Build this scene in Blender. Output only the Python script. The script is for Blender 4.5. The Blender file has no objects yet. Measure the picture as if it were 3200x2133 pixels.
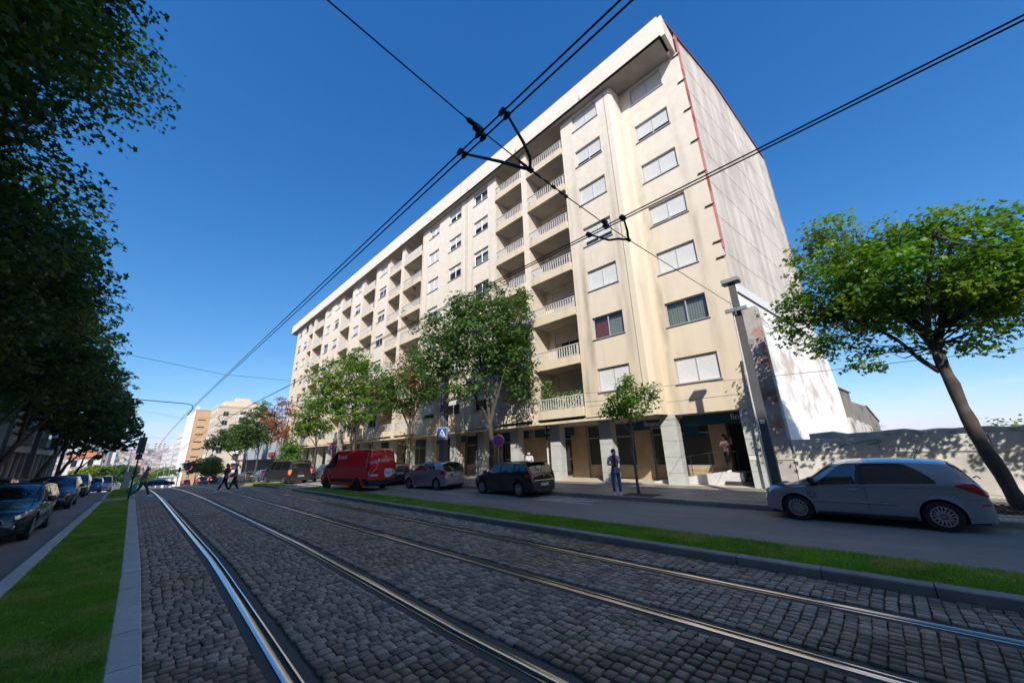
import bpy, bmesh, math, random
import numpy as np
from math import sin, cos, pi, radians, sqrt
from mathutils import Vector, Matrix, noise
random.seed(7); RNG = np.random.default_rng(11)
scn = bpy.context.scene
COL = scn.collection

# ------------------------------------------------------------------ camera, sky, sun, exposure
YAW, PITCH, ROLL, FPX, HCAM = .795368, .297193, -.0321960, 1123.25, 1.75
fw = Vector((sin(YAW)*cos(PITCH), cos(YAW)*cos(PITCH), sin(PITCH)))
r0 = Vector((cos(YAW), -sin(YAW), 0)); u0 = r0.cross(fw)
rt = r0*cos(ROLL)+u0*sin(ROLL); up = rt.cross(fw)
cam_d = bpy.data.cameras.new('camera'); cam = bpy.data.objects.new('camera', cam_d); COL.objects.link(cam)
cam_d.sensor_width = 36; cam_d.lens = FPX/3200*36; cam_d.clip_start = .05; cam_d.clip_end = 9000
cam.matrix_world = Matrix(((rt.x, up.x, -fw.x, 0), (rt.y, up.y, -fw.y, 0), (rt.z, up.z, -fw.z, HCAM), (0, 0, 0, 1)))
scn.camera = cam
SUN_FROM = Vector((-1, -.8, .92)).normalized()
world = bpy.data.worlds.new('World'); scn.world = world; world.use_nodes = True
nt = world.node_tree; nt.nodes.clear()
wo = nt.nodes.new('ShaderNodeOutputWorld'); bg = nt.nodes.new('ShaderNodeBackground'); sky = nt.nodes.new('ShaderNodeTexSky')
sky.sky_type = 'NISHITA'; sky.sun_disc = False
sky.sun_elevation = math.asin(SUN_FROM.z); sky.sun_rotation = math.atan2(SUN_FROM.x, SUN_FROM.y)
sky.altitude = 0; sky.air_density = .7; sky.dust_density = .5; sky.ozone_density = 3
bg.inputs['Strength'].default_value = .15
# the deep polarised blue of this sky: one tone curve per channel over the whole dome
sep = nt.nodes.new('ShaderNodeSeparateColor'); cmb = nt.nodes.new('ShaderNodeCombineColor'); nt.links.new(sky.outputs[0], sep.inputs[0])
for i, (g_, k_) in enumerate(((1.6, .20), (.95, .475), (.64, .90))):
    pw_ = nt.nodes.new('ShaderNodeMath'); pw_.operation = 'POWER'; pw_.inputs[1].default_value = g_; ml = nt.nodes.new('ShaderNodeMath'); ml.operation = 'MULTIPLY'; ml.inputs[1].default_value = k_
    nt.links.new(sep.outputs[i], pw_.inputs[0]); nt.links.new(pw_.outputs[0], ml.inputs[0]); nt.links.new(ml.outputs[0], cmb.inputs[i])
# thin wisps of cloud low over the horizon
gc = nt.nodes.new('ShaderNodeTexCoord'); mpw = nt.nodes.new('ShaderNodeMapping'); mpw.inputs['Scale'].default_value = (3, 3, 42); nt.links.new(gc.outputs['Generated'], mpw.inputs[0])
nw = nt.nodes.new('ShaderNodeTexNoise'); nw.inputs['Scale'].default_value = 1.6; nw.inputs['Detail'].default_value = 7; nw.inputs['Roughness'].default_value = .6; nt.links.new(mpw.outputs[0], nw.inputs['Vector'])
rw = nt.nodes.new('ShaderNodeValToRGB'); rw.color_ramp.elements[0].position = .54; rw.color_ramp.elements[1].position = .72; nt.links.new(nw.outputs[0], rw.inputs[0])
spw = nt.nodes.new('ShaderNodeSeparateXYZ'); nt.links.new(gc.outputs['Generated'], spw.inputs[0])
rz_ = nt.nodes.new('ShaderNodeValToRGB'); nt.links.new(spw.outputs[2], rz_.inputs[0]); e_ = rz_.color_ramp.elements; e_[0].position = 0; e_[0].color = (.2,)*3+(1,); e_[1].position = .2; e_[1].color = (0, 0, 0, 1); q_ = e_.new(.05); q_.color = (.6,)*3+(1,); q_ = e_.new(.1); q_.color = (.25,)*3+(1,)
mw = nt.nodes.new('ShaderNodeMath'); mw.operation = 'MULTIPLY'; nt.links.new(rw.outputs[0], mw.inputs[0]); nt.links.new(rz_.outputs[0], mw.inputs[1])
mxw = nt.nodes.new('ShaderNodeMix'); mxw.data_type = 'RGBA'; nt.links.new(mw.outputs[0], mxw.inputs[0]); nt.links.new(cmb.outputs[0], mxw.inputs[6]); mxw.inputs[7].default_value = (2.3, 2.45, 2.6, 1)
nt.links.new(mxw.outputs[2], bg.inputs[0]); nt.links.new(bg.outputs[0], wo.inputs[0])
sd = bpy.data.lights.new('sun', 'SUN'); sd.energy = 2.3; sd.angle = radians(.53); sd.color = (1, .945, .865)
sun = bpy.data.objects.new('sun', sd); COL.objects.link(sun)
sun.rotation_euler = SUN_FROM.to_track_quat('Z', 'Y').to_euler()
scn.view_settings.view_transform = 'Standard'; scn.view_settings.look = 'None'
scn.view_settings.exposure = 1.36; scn.view_settings.gamma = 1; scn.view_settings.use_curve_mapping = False
scn.cycles.max_bounces = 6; scn.cycles.transparent_max_bounces = 8

def px(p):
    """pixel size (photo px per metre) and position of a world point; only used to rank paving stones by size"""
    v = Vector(p)-Vector((0, 0, HCAM)); d = v.dot(fw)
    if d < .2: return None
    return 1600+FPX*v.dot(rt)/d, 1066.5-FPX*v.dot(up)/d, FPX/d

# ------------------------------------------------------------------ ground profile of the street
def gz(y):
    if y < 22: return 0.0
    if y < 55: return -.0007*(y-22)**2
    if y < 420: return -.7623-.0462*(y-55)
    return -.7623-.0462*365

# ------------------------------------------------------------------ materials
MATS = {}
def nd(t, k, x=0, y=0, **kw):
    n = t.nodes.new('ShaderNode'+k)
    for a, b in kw.items():
        if a in n.inputs: n.inputs[a].default_value = b
        else: setattr(n, a, b)
    return n
def mat(name, col, rough=.7, metal=0, var=.12, vs=3, bump=0, bs=40, spec=.5, stretch=None, coat=0, island=0, emit=None, trans=0, hue2=None, h2s=1.0, speck=0, alpha=1):
    if name in MATS: return MATS[name]
    m = bpy.data.materials.new(name); m.use_nodes = True; t = m.node_tree; L = t.links.new
    b = t.nodes['Principled BSDF']; out = t.nodes['Material Output']
    b.inputs['Roughness'].default_value = rough; b.inputs['Metallic'].default_value = metal
    b.inputs['Specular IOR Level'].default_value = spec
    if coat: b.inputs['Coat Weight'].default_value = coat; b.inputs['Coat Roughness'].default_value = .03
    tc = nd(t, 'TexCoord'); mp = nd(t, 'Mapping'); L(tc.outputs['Object'], mp.inputs[0])
    if stretch: mp.inputs['Scale'].default_value = stretch
    n = nd(t, 'TexNoise', Scale=vs, Detail=6.0, Roughness=.65); L(mp.outputs[0], n.inputs['Vector'])
    cr = nd(t, 'ValToRGB'); L(n.outputs['Fac'], cr.inputs[0])
    c = Vector(col[:3])
    cr.color_ramp.elements[0].position = .3; cr.color_ramp.elements[1].position = .72
    lo = c*(1-var); hi = c*(1+var)
    cr.color_ramp.elements[0].color = (*lo, 1); cr.color_ramp.elements[1].color = (min(hi.x, 1), min(hi.y, 1), min(hi.z, 1), 1)
    last = cr.outputs[0]
    if hue2 is not None:
        n2 = nd(t, 'TexNoise', Scale=h2s, Detail=4.0, Roughness=.6); L(tc.outputs['Object'], n2.inputs['Vector'])
        r2 = nd(t, 'ValToRGB'); r2.color_ramp.elements[0].position = .5; r2.color_ramp.elements[1].position = .62; L(n2.outputs['Fac'], r2.inputs[0])
        mx = nd(t, 'Mix', data_type='RGBA'); L(r2.outputs[0], mx.inputs[0]); L(last, mx.inputs[6]); mx.inputs[7].default_value = (*hue2, 1); last = mx.outputs[2]
    if speck:
        n3 = nd(t, 'TexNoise', Scale=220, Detail=2.0); L(tc.outputs['Object'], n3.inputs['Vector'])
        r3 = nd(t, 'ValToRGB'); r3.color_ramp.elements[0].position = .35; r3.color_ramp.elements[1].position = .65
        r3.color_ramp.elements[0].color = (1-speck,)*3+(1,); r3.color_ramp.elements[1].color = (1+speck,)*3+(1,); L(n3.outputs['Fac'], r3.inputs[0])
        mx = nd(t, 'Mix', data_type='RGBA', blend_type='MULTIPLY'); mx.inputs[0].default_value = 1; L(last, mx.inputs[6]); L(r3.outputs[0], mx.inputs[7]); last = mx.outputs[2]
    if island:
        g = nd(t, 'NewGeometry'); oi = nd(t, 'ObjectInfo')
        ad = nd(t, 'Math', operation='ADD'); L(g.outputs['Random Per Island'], ad.inputs[0]); L(oi.outputs['Random'], ad.inputs[1])
        fr = nd(t, 'Math', operation='FRACT'); L(ad.outputs[0], fr.inputs[0])
        mr = nd(t, 'MapRange'); mr.inputs[3].default_value = 1-island; mr.inputs[4].default_value = 1+island; L(fr.outputs[0], mr.inputs[0])
        mx = nd(t, 'Mix', data_type='RGBA', blend_type='MULTIPLY'); mx.inputs[0].default_value = 1; L(last, mx.inputs[6]); L(mr.outputs[0], mx.inputs[7]); last = mx.outputs[2]
    L(last, b.inputs['Base Color'])
    if bump:
        n4 = nd(t, 'TexNoise', Scale=bs, Detail=6.0, Roughness=.7); L(mp.outputs[0], n4.inputs['Vector'])
        bp = nd(t, 'Bump', Strength=bump, Distance=.02); L(n4.outputs['Fac'], bp.inputs['Height']); L(bp.outputs[0], b.inputs['Normal'])
    if emit:
        b.inputs['Emission Color'].default_value = (*emit[:3], 1); b.inputs['Emission Strength'].default_value = emit[3]
    if trans:
        tr = nd(t, 'BsdfTranslucent'); hs = nd(t, 'HueSaturation', Value=1.5, Saturation=1.1); L(last, hs.inputs['Color']); L(hs.outputs[0], tr.inputs[0])
        ms = nd(t, 'MixShader'); ms.inputs[0].default_value = trans; L(b.outputs[0], ms.inputs[1]); L(tr.outputs[0], ms.inputs[2]); L(ms.outputs[0], out.inputs[0])
    MATS[name] = m
    return m
def glass(name, tint, rough=.02, thru=.0):
    """window glass: dark, reflecting; thru lets some of what is behind show"""
    if name in MATS: return MATS[name]
    m = bpy.data.materials.new(name); m.use_nodes = True; t = m.node_tree; L = t.links.new
    b = t.nodes['Principled BSDF']; out = t.nodes['Material Output']
    b.inputs['Base Color'].default_value = (*tint, 1); b.inputs['Roughness'].default_value = rough; b.inputs['Specular IOR Level'].default_value = .9
    b.inputs['IOR'].default_value = 1.6
    if thru:
        tr = nd(t, 'BsdfTransparent'); tr.inputs[0].default_value = (.75, .85, .82, 1); ms = nd(t, 'MixShader'); ms.inputs[0].default_value = thru
        L(b.outputs[0], ms.inputs[1]); L(tr.outputs[0], ms.inputs[2]); L(ms.outputs[0], out.inputs[0])
    MATS[name] = m
    return m

# ------------------------------------------------------------------ mesh builder
class MB:
    def __init__(s): s.v = []; s.f = []; s.m = []; s.k = 0
    def add(s, vs, fs, mi=None):
        o = len(s.v); s.v.extend([tuple(p) for p in vs]); s.f.extend([tuple(i+o for i in f) for f in fs]); s.m.extend([s.k if mi is None else mi]*len(fs)); return s
    def box(s, a, b, M=None, mi=None):
        x0, x1 = sorted((a[0], b[0])); y0, y1 = sorted((a[1], b[1])); z0, z1 = sorted((a[2], b[2]))
        vs = [(x0, y0, z0), (x1, y0, z0), (x1, y1, z0), (x0, y1, z0), (x0, y0, z1), (x1, y0, z1), (x1, y1, z1), (x0, y1, z1)]
        if M is not None: vs = [M @ Vector(p) for p in vs]
        return s.add(vs, [(0, 3, 2, 1), (4, 5, 6, 7), (0, 1, 5, 4), (1, 2, 6, 5), (2, 3, 7, 6), (3, 0, 4, 7)], mi)
    def bbox(s, a, b, bev=.01, M=None, mi=None):
        """box with chamfered edges"""
        c = [(a[i]+b[i])/2 for i in range(3)]; h = [abs(b[i]-a[i])/2 for i in range(3)]; bev = min(bev, *[q*.45 for q in h])
        bm = bmesh.new(); bmesh.ops.create_cube(bm, size=2)
        for v in bm.verts: v.co = Vector((v.co.x*h[0], v.co.y*h[1], v.co.z*h[2]))
        bmesh.ops.bevel(bm, geom=bm.edges[:], offset=bev, segments=1, affect='EDGES')
        bm.verts.index_update(); vs = [v.co+Vector(c) for v in bm.verts]
        if M is not None: vs = [M @ p for p in vs]
        fs = [[v.index for v in f.verts] for f in bm.faces]; bm.free(); return s.add(vs, fs, mi)
    def poly(s, pts, mi=None): return s.add(pts, [tuple(range(len(pts)))], mi)
    def prism(s, pts, d, mi=None):
        """extrude polygon pts (3D list) by vector d"""
        n = len(pts); d = Vector(d); vs = [Vector(p) for p in pts]+[Vector(p)+d for p in pts]
        fs = [tuple(range(n))[::-1], tuple(range(n, 2*n))]+[(i, (i+1) % n, (i+1) % n+n, i+n) for i in range(n)]
        return s.add(vs, fs, mi)
    def tube(s, path, r, n=8, mi=None, cap=True):
        P = [Vector(p) for p in path]; R = r if isinstance(r, (list, tuple)) else [r]*len(P)
        ref = Vector((0, 0, 1)); vs = []
        t0 = (P[-1]-P[0]).normalized()
        if abs(t0.z) > .9: ref = Vector((1, 0, 0))
        for i, p in enumerate(P):
            t = (P[min(i+1, len(P)-1)]-P[max(i-1, 0)]).normalized()
            a = t.cross(ref).normalized(); b = t.cross(a)
            for k in range(n): th = 2*pi*k/n; vs.append(p+(a*cos(th)+b*sin(th))*R[i])
        fs = [(i*n+k, i*n+(k+1) % n, (i+1)*n+(k+1) % n, (i+1)*n+k) for i in range(len(P)-1) for k in range(n)]
        if cap: fs += [tuple(range(n))[::-1], tuple(range((len(P)-1)*n, len(P)*n))]
        return s.add(vs, fs, mi)
    def lathe(s, prof, n=24, M=None, mi=None):
        """prof list of (r,z) around local z"""
        vs = []; fs = []
        for r, z in prof:
            for k in range(n): th = 2*pi*k/n; vs.append(Vector((r*cos(th), r*sin(th), z)))
        for i in range(len(prof)-1):
            for k in range(n): fs.append((i*n+k, i*n+(k+1) % n, (i+1)*n+(k+1) % n, (i+1)*n+k))
        if M is not None: vs = [M @ p for p in vs]
        return s.add(vs, fs, mi)
    def grid(s, rows, mi=None, flip=False):
        nr = len(rows); nc = len(rows[0]); vs = [p for r in rows for p in r]
        fs = [(i*nc+j, i*nc+j+1, (i+1)*nc+j+1, (i+1)*nc+j) for i in range(nr-1) for j in range(nc-1)]
        if flip: fs = [f[::-1] for f in fs]
        return s.add(vs, fs, mi)
    def build(s, name, mats, parent=None, smooth=False, loc=None, rz=0):
        me = bpy.data.meshes.new(name); me.from_pydata(s.v, [], s.f); me.validate()
        mats = mats if isinstance(mats, (list, tuple)) else [mats]
        for m in mats: me.materials.append(m)
        if len(mats) > 1 and len(s.m) == len(me.polygons): me.polygons.foreach_set('material_index', s.m)
        if smooth:
            me.polygons.foreach_set('use_smooth', [True]*len(me.polygons))
            if smooth != 'all':
                me.set_sharp_from_angle(angle=radians(35 if smooth is True else smooth))
        me.update(); return link(name, me, parent, loc, rz)
def link(name, me, parent=None, loc=None, rz=0):
    o = bpy.data.objects.new(name, me); COL.objects.link(o)
    if parent is not None: o.parent = parent
    if loc is not None: o.location = loc
    if rz: o.rotation_euler = (0, 0, rz)
    return o
def tag(o, label=None, cat=None, group=None, kind=None):
    if label: o['label'] = label
    if cat: o['category'] = cat
    if group: o['group'] = group
    if kind: o['kind'] = kind
    return o
def thing(name, label, cat, loc=(0, 0, 0), rz=0, group=None):
    o = bpy.data.objects.new(name, None); o.empty_display_size = .2; COL.objects.link(o); o.location = loc; o.rotation_euler = (0, 0, rz)
    return tag(o, label, cat, group)
def text_mesh(s, size, depth=.002, align='CENTER', shear=0, spacing=1, offset=0):
    cu = bpy.data.curves.new('txt', 'FONT'); cu.body = s; cu.size = size; cu.extrude = depth; cu.align_x = align; cu.align_y = 'CENTER'; cu.shear = shear; cu.space_character = spacing; cu.offset = offset; cu.resolution_u = 3
    o = bpy.data.objects.new('txt', cu); COL.objects.link(o); bpy.context.view_layer.update()
    me = bpy.data.meshes.new_from_object(o.evaluated_get(bpy.context.evaluated_depsgraph_get())); bpy.data.objects.remove(o); bpy.data.curves.remove(cu)
    return me
def text(name, s, size, mtl, parent, M, **kw):
    me = text_mesh(s, size, **kw); me.name = name; me.transform(M); me.materials.clear(); me.materials.append(mtl)
    return link(name, me, parent)
def axes(o, x, y, z=None):
    x = Vector(x).normalized(); y = Vector(y).normalized(); z = x.cross(y)
    return Matrix(((x.x, y.x, z.x, o[0]), (x.y, y.y, z.y, o[1]), (x.z, y.z, z.z, o[2]), (0, 0, 0, 1)))

def fast_mesh(name, V, loops, sizes, mats, parent=None, smooth=False, midx=None):
    me = bpy.data.meshes.new(name); V = np.asarray(V, np.float32).reshape(-1, 3); loops = np.asarray(loops, np.int32).ravel(); n = len(sizes)
    me.vertices.add(len(V)); me.vertices.foreach_set('co', V.ravel())
    me.loops.add(len(loops)); me.loops.foreach_set('vertex_index', loops)
    st = np.concatenate([[0], np.cumsum(sizes)[:-1]]).astype(np.int32)
    me.polygons.add(n); me.polygons.foreach_set('loop_start', st); me.polygons.foreach_set('loop_total', np.asarray(sizes, np.int32))
    for m in (mats if isinstance(mats, (list, tuple)) else [mats]): me.materials.append(m)
    if midx is not None: me.polygons.foreach_set('material_index', np.asarray(midx, np.int32))
    if smooth: me.polygons.foreach_set('use_smooth', np.ones(n, bool))
    me.update(calc_edges=True); return link(name, me, parent)

# ------------------------------------------------------------------ colours used in many places
M_asph = mat('asphalt', (.215, .19, .165), .85, var=.22, vs=1.2, bump=.35, bs=160, speck=.3, stretch=(1, .35, 1))
M_asph2 = mat('asphalt worn', (.25, .212, .178), .85, var=.24, vs=.9, bump=.35, bs=160, speck=.28, stretch=(1, .3, 1))
M_gran = mat('granite kerb', (.47, .435, .39), .75, var=.1, vs=5, bump=.2, bs=120, speck=.3, island=.08)
M_grand = mat('granite kerb dark', (.25, .22, .19), .8, var=.2, vs=4, bump=.25, bs=100, speck=.3, island=.12)
M_cob = mat('cobble stone', (.34, .245, .175), .7, var=.28, vs=9, bump=.8, bs=55, speck=.5, island=.42, hue2=(.33, .195, .115), h2s=.35)
M_joint = mat('cobble joint earth', (.085, .07, .056), .95, var=.3, vs=6, bump=.6, bs=60, hue2=(.09, .11, .035), h2s=1.1)
M_mast = mat('rail filler', (.075, .068, .062), .8, var=.2, vs=14, bump=.5, bs=70)
M_rail = mat('polished rail steel', (.62, .62, .64), .2, 1, var=.06, vs=30, stretch=(1, .02, 1))
M_groove = mat('rail groove', (.02, .02, .022), .35, .6, var=.2, vs=20)
M_soil = mat('soil', (.07, .05, .035), .95, var=.4, vs=20, bump=.8, bs=50)
M_paint = mat('road paint', (.55, .55, .53), .8, var=.25, vs=3, speck=.25)
M_yel = mat('worn yellow paint', (.3, .27, .12), .85, var=.3, vs=4, speck=.3)
M_black = mat('black rubber', (.012, .012, .013), .6, var=.1)
M_dk = mat('dark metal', (.03, .032, .035), .5, .3, var=.15)

def ribbon(name, xa, xb, y0, y1, dz, m, step=1.5, parent=None, kind='structure', thick=0):
    ys = list(np.arange(y0, y1, step))+[y1]; mb = MB()
    rows = [[(xa, y, gz(y)+dz), (xb, y, gz(y)+dz)] for y in ys]
    mb.grid(rows, flip=True)
    if thick:
        mb.grid([[(xa, y, gz(y)+dz-thick), (xa, y, gz(y)+dz)] for y in ys], flip=True)
        mb.grid([[(xb, y, gz(y)+dz), (xb, y, gz(y)+dz-thick)] for y in ys], flip=True)
        for y in (y0, y1):
            mb.poly([(xa, y, gz(y)+dz-thick), (xb, y, gz(y)+dz-thick), (xb, y, gz(y)+dz), (xa, y, gz(y)+dz)])
    o = mb.build(name, m, parent)
    if kind and not parent: tag(o, kind=kind)
    return o

# ground sheet out to the horizon: the street runs downhill, the far town climbs a hill, to the right the land falls away
def terrain(x, y):
    base = gz(y) if y > -5 else 0
    if y > 420: base = -17.6
    if y > 500:
        t = min(1, max(0, (y-650)/900)); base = -17.6+52*t*t*(3-2*t)*(.85+.15*sin(x*.006+1))
        if y > 1600: base -= (y-1600)*.01
    if x > 33:
        k = min(1, (x-33)/60); low = -26
        if y > 500: k *= max(0, 1-(y-500)/400)
        base = base*(1-k)+low*k
    return base-.05
xs = [-3000, -1500, -700, -400, -250, -160, -100, -60, -30, -12, 0, 12, 24, 33, 40, 50, 65, 93, 160, 250, 400, 700, 1500, 4000, 8500]
ys = [-8500, -3000, -900, -300, -100, -40]+list(range(-20, 110, 5))+list(range(110, 430, 20))+list(range(430, 1800, 55))+[2200, 3000, 5000, 8500]
mb = MB(); mb.grid([[(x, y, terrain(x, y)) for x in xs] for y in ys])
tag(mb.build('ground', mat('ground earth', (.12, .115, .09), .95, var=.3, vs=.03, hue2=(.07, .09, .04), h2s=.012), smooth='all'), kind='structure')

ribbon('left_road', -7.4, -.75, -40, 420, 0, M_asph)
ribbon('right_road', 8.1, 12.45, -40, 420, 0, M_asph2)
ribbon('crossing_road', -1.08, 8.1, 25, 28.7, .003, M_asph)
M_calc = None
def calcada():
    m = bpy.data.materials.new('small stone paving'); m.use_nodes = True; t = m.node_tree; L = t.links.new; b = t.nodes['Principled BSDF']
    tc = nd(t, 'TexCoord'); mp = nd(t, 'Mapping'); L(tc.outputs['Object'], mp.inputs[0])
    br = nd(t, 'TexBrick', Scale=1.0); br.offset = .5; br.squash = 1
    br.inputs['Brick Width'].default_value = .11; br.inputs['Row Height'].default_value = .105; br.inputs['Mortar Size'].default_value = .012; br.inputs['Mortar Smooth'].default_value = .6
    br.inputs['Color1'].default_value = (.50, .445, .38, 1); br.inputs['Color2'].default_value = (.38, .335, .285, 1); br.inputs['Mortar'].default_value = (.18, .155, .13, 1); L(mp.outputs[0], br.inputs[0])
    n = nd(t, 'TexNoise', Scale=.9, Detail=5.0); L(tc.outputs['Object'], n.inputs['Vector']); r = nd(t, 'ValToRGB'); r.color_ramp.elements[0].position = .3; r.color_ramp.elements[0].color = (.7, .68, .66, 1); r.color_ramp.elements[1].position = .7; r.color_ramp.elements[1].color = (1.1, 1.1, 1.1, 1); L(n.outputs[0], r.inputs[0])
    mx = nd(t, 'Mix', data_type='RGBA', blend_type='MULTIPLY'); mx.inputs[0].default_value = 1; L(br.outputs[0], mx.inputs[6]); L(r.outputs[0], mx.inputs[7]); L(mx.outputs[2], b.inputs['Base Color'])
    b.inputs['Roughness'].default_value = .62
    bp = nd(t, 'Bump', Strength=.8, Distance=.012); iv = nd(t, 'Math', operation='SUBTRACT'); iv.inputs[0].default_value = 1; L(br.outputs['Fac'], iv.inputs[1]); L(iv.outputs[0], bp.inputs['Height']); L(bp.outputs[0], b.inputs['Normal'])
    return m
M_calc = calcada()
ribbon('right_pavement', 12.62, 22.5, -40, 69, .13, M_calc)
ribbon('right_pavement_far', 12.62, 16.5, 69, 420, .13, M_calc)
ribbon('left_pavement', -9.6, -7.55, -40, 420, .13, M_calc)
ribbon('sunlit_arcade_floor', 16.9, 22.4, 3.5, 67, .136, mat('sun-pale arcade floor', (.56, .50, .41), .6, var=.1, vs=1.5))  # paler strip added so the sunlit ground under the arcade looks bright
for i, (xa, xb) in enumerate(((13.05, 13.13), (16.42, 16.5))):
    ribbon('dark_paving_line', xa, xb, -30, 67, .1345, mat('dark paving stone', (.06, .055, .05), .8, var=.2, vs=12), 1.5)

# ------------------------------------------------------------------ tram bed with its stones
bed = ribbon('tram_bed', .42, 6.76, -25, 420, -.018, M_joint, 1.0)
RAILX = (1.37, 2.86, 4.37, 5.86)
def far_bed():
    m = bpy.data.materials.new('far cobble paving'); m.use_nodes = True; t = m.node_tree; L = t.links.new; b = t.nodes['Principled BSDF']
    tc = nd(t, 'TexCoord'); n = nd(t, 'TexNoise', Scale=1.0, Detail=5.0); L(tc.outputs['Object'], n.inputs['Vector'])
    v = nd(t, 'TexVoronoi', Scale=9.0); L(tc.outputs['Object'], v.inputs['Vector'])
    r = nd(t, 'ValToRGB'); r.color_ramp.elements[0].color = (.22, .165, .125, 1); r.color_ramp.elements[1].color = (.31, .235, .175, 1); r.color_ramp.elements[0].position = .35; r.color_ramp.elements[1].position = .7; L(n.outputs[0], r.inputs[0])
    bp = nd(t, 'Bump', Strength=.6, Distance=.02); L(v.outputs['Distance'], bp.inputs['Height']); L(bp.outputs[0], b.inputs['Normal']); L(r.outputs[0], b.inputs['Base Color']); b.inputs['Roughness'].default_value = .8
    return m
M_fb = far_bed()
spans = [(.425, RAILX[0]-.13), (RAILX[0]+.19, RAILX[1]-.19), (RAILX[1]+.13, RAILX[2]-.13), (RAILX[2]+.19, RAILX[3]-.19), (RAILX[3]+.13, 6.75)]
for a, b_ in spans: ribbon('far_paving', a, b_, 25, 420, .0, M_fb, 2, parent=bed)
stones = []
y = -6.0
while y < 24.9:
    h = .104+.012*random.random()
    for (a, b_) in spans:
        x = a+random.random()*.03; edge_lo = a
        while x < b_-.05:
            w = random.choice((.098, .108, .118, .13))*(.9+.2*random.random())
            if x+w > b_-.045: w = b_-x
            stones.append((x+w/2, y+h/2, w-.009, h-.009)); x += w
    y += h
def wob(x, y): return .012*sin(x*3.1+y*1.7)+.01*sin(y*5.3-x*2.2)
def rank(s):
    p = px((s[0], s[1], 0))
    if not p or not (-30 < p[0] < 3230 and 900 < p[1] < 2170): return -1
    return p[2]
rk = [(rank(s), i) for i, s in enumerate(stones)]
vis = sorted([r for r in rk if r[0] > 0], reverse=True); first = {i for _, i in vis[:300]}; seen = {i for _, i in vis}
# 14 shared stone shapes for the 300 nearest
def stone_shape(w, h, rng, fine=True):
    q = [(-.5, -.5), (0, -.5), (.5, -.5), (.5, 0), (.5, .5), (0, .5), (-.5, .5), (-.5, 0)]
    ring = [((px_+rng.uniform(-.05, .05))*w, (py_+rng.uniform(-.06, .06))*h) for px_, py_ in q]
    vs = []
    for sc, z in ((1, -.03), (1.0, .0), (.95, .006)):
        for (x_, y_) in ring:
            k = .93 if abs(x_) > .3*w and abs(y_) > .3*h else 1
            vs.append((x_*sc*k, y_*sc*k, z+rng.uniform(-.002, .002)*(z > 0)))
    vs.append((rng.uniform(-.01, .01), rng.uniform(-.01, .01), .0068))
    fs = [(i, (i+1) % 8, (i+1) % 8+8, i+8) for i in range(8)]+[(i+8, (i+1) % 8+8, (i+1) % 8+16, i+16) for i in range(8)]+[(i+16, (i+1) % 8+16, 24) for i in range(8)]
    return vs, fs
shapes = []
for k in range(14):
    vs, fs = stone_shape(1, 1, random); me = bpy.data.meshes.new('cobblestone'); me.from_pydata([(a, b, c) for a, b, c in vs], [], fs); me.materials.append(M_cob)
    me.polygons.foreach_set('use_smooth', [True]*len(me.polygons)); shapes.append(me)
for i in sorted(first):
    x, y, w, h = stones[i]
    o = link('cobblestone', random.choice(shapes), bed, (x, y+wob(x, y), random.uniform(-.003, .004)), 0)
    o.scale = (w, h, 1); o.rotation_euler = (random.uniform(-.03, .03), random.uniform(-.03, .03), random.uniform(-.06, .06))
V = []; Lp = []; Sz = []
for i, (x, y, w, h) in enumerate(stones):
    if i in first or i not in seen: continue
    near = y < 14; dz = random.uniform(-.004, .005); yy = y+wob(x, y); a = random.uniform(-.06, .06); o = len(V)
    if near:
        vs, fs = stone_shape(w, h, random)
        V += [(x+p[0]-a*p[1], yy+p[1]+a*p[0], gz(y)+p[2]+dz) for p in vs]
        for f in fs: Lp += [j+o for j in f]; Sz.append(len(f))
    else:
        for sc, z in ((.5, -.03), (.49, .002), (.43, .007)):
            V += [(x+sx*sc*w, yy+sy*sc*h, gz(y)+z+dz) for sx, sy in ((-1, -1), (1, -1), (1, 1), (-1, 1))]
        for k in (0, 4):
            for j in range(4): Lp += [o+k+j, o+k+(j+1) % 4, o+k+4+(j+1) % 4, o+k+4+j]; Sz.append(4)
        Lp += [o+8, o+9, o+10, o+11]; Sz.append(4)
tag(fast_mesh('cobblestones', V, Lp, Sz, M_cob, bed, smooth=False), kind='stuff')

# grooved rails, two per track
for ti, (a, b_) in enumerate(((0, 1), (2, 3))):
    t = thing('tram_track', ('nearer grooved tram track set in the cobbles beside the granite kerb' if ti == 0 else 'farther grooved tram track set in the cobbles beside the raised grass strip'), 'tram track', (0, 0, 0), group='tram tracks in the cobbled bed')
    for r, s in ((RAILX[a], 1), (RAILX[b_], -1)):
        ysr = list(np.arange(-25, 60, 1.5))+list(np.arange(60, 421, 15))
        def strip(name, x0, x1, za, zb, m, par, prof=None):
            mb = MB(); P = prof or [(x0, za), (x1, zb)]
            mb.grid([[(p[0], y, gz(y)+p[1]) for p in P] for y in ysr], flip=(s > 0)); return mb.build(name, m, par, smooth=20)
        o = strip('rail', 0, 0, 0, 0, M_rail, t, [(r-s*.038, -.012), (r-s*.036, .006), (r-s*.026, .0095), (r+s*.022, .0095), (r+s*.033, .006), (r+s*.037, -.03)])
        strip('groove', r+s*.036, r+s*.082, -.03, -.03, M_groove, o)
        strip('guard_lip', 0, 0, 0, 0, M_rail, o, [(r+s*.08, -.03), (r+s*.082, .004), (r+s*.098, .004), (r+s*.1, -.012)])
        strip('filler_strip', 0, 0, 0, 0, M_mast, o, [(r-s*.125, -.008), (r-s*.038, -.004)])
        strip('filler_strip', 0, 0, 0, 0, M_mast, o, [(r+s*.1, -.004), (r+s*.188, -.008)])

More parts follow.
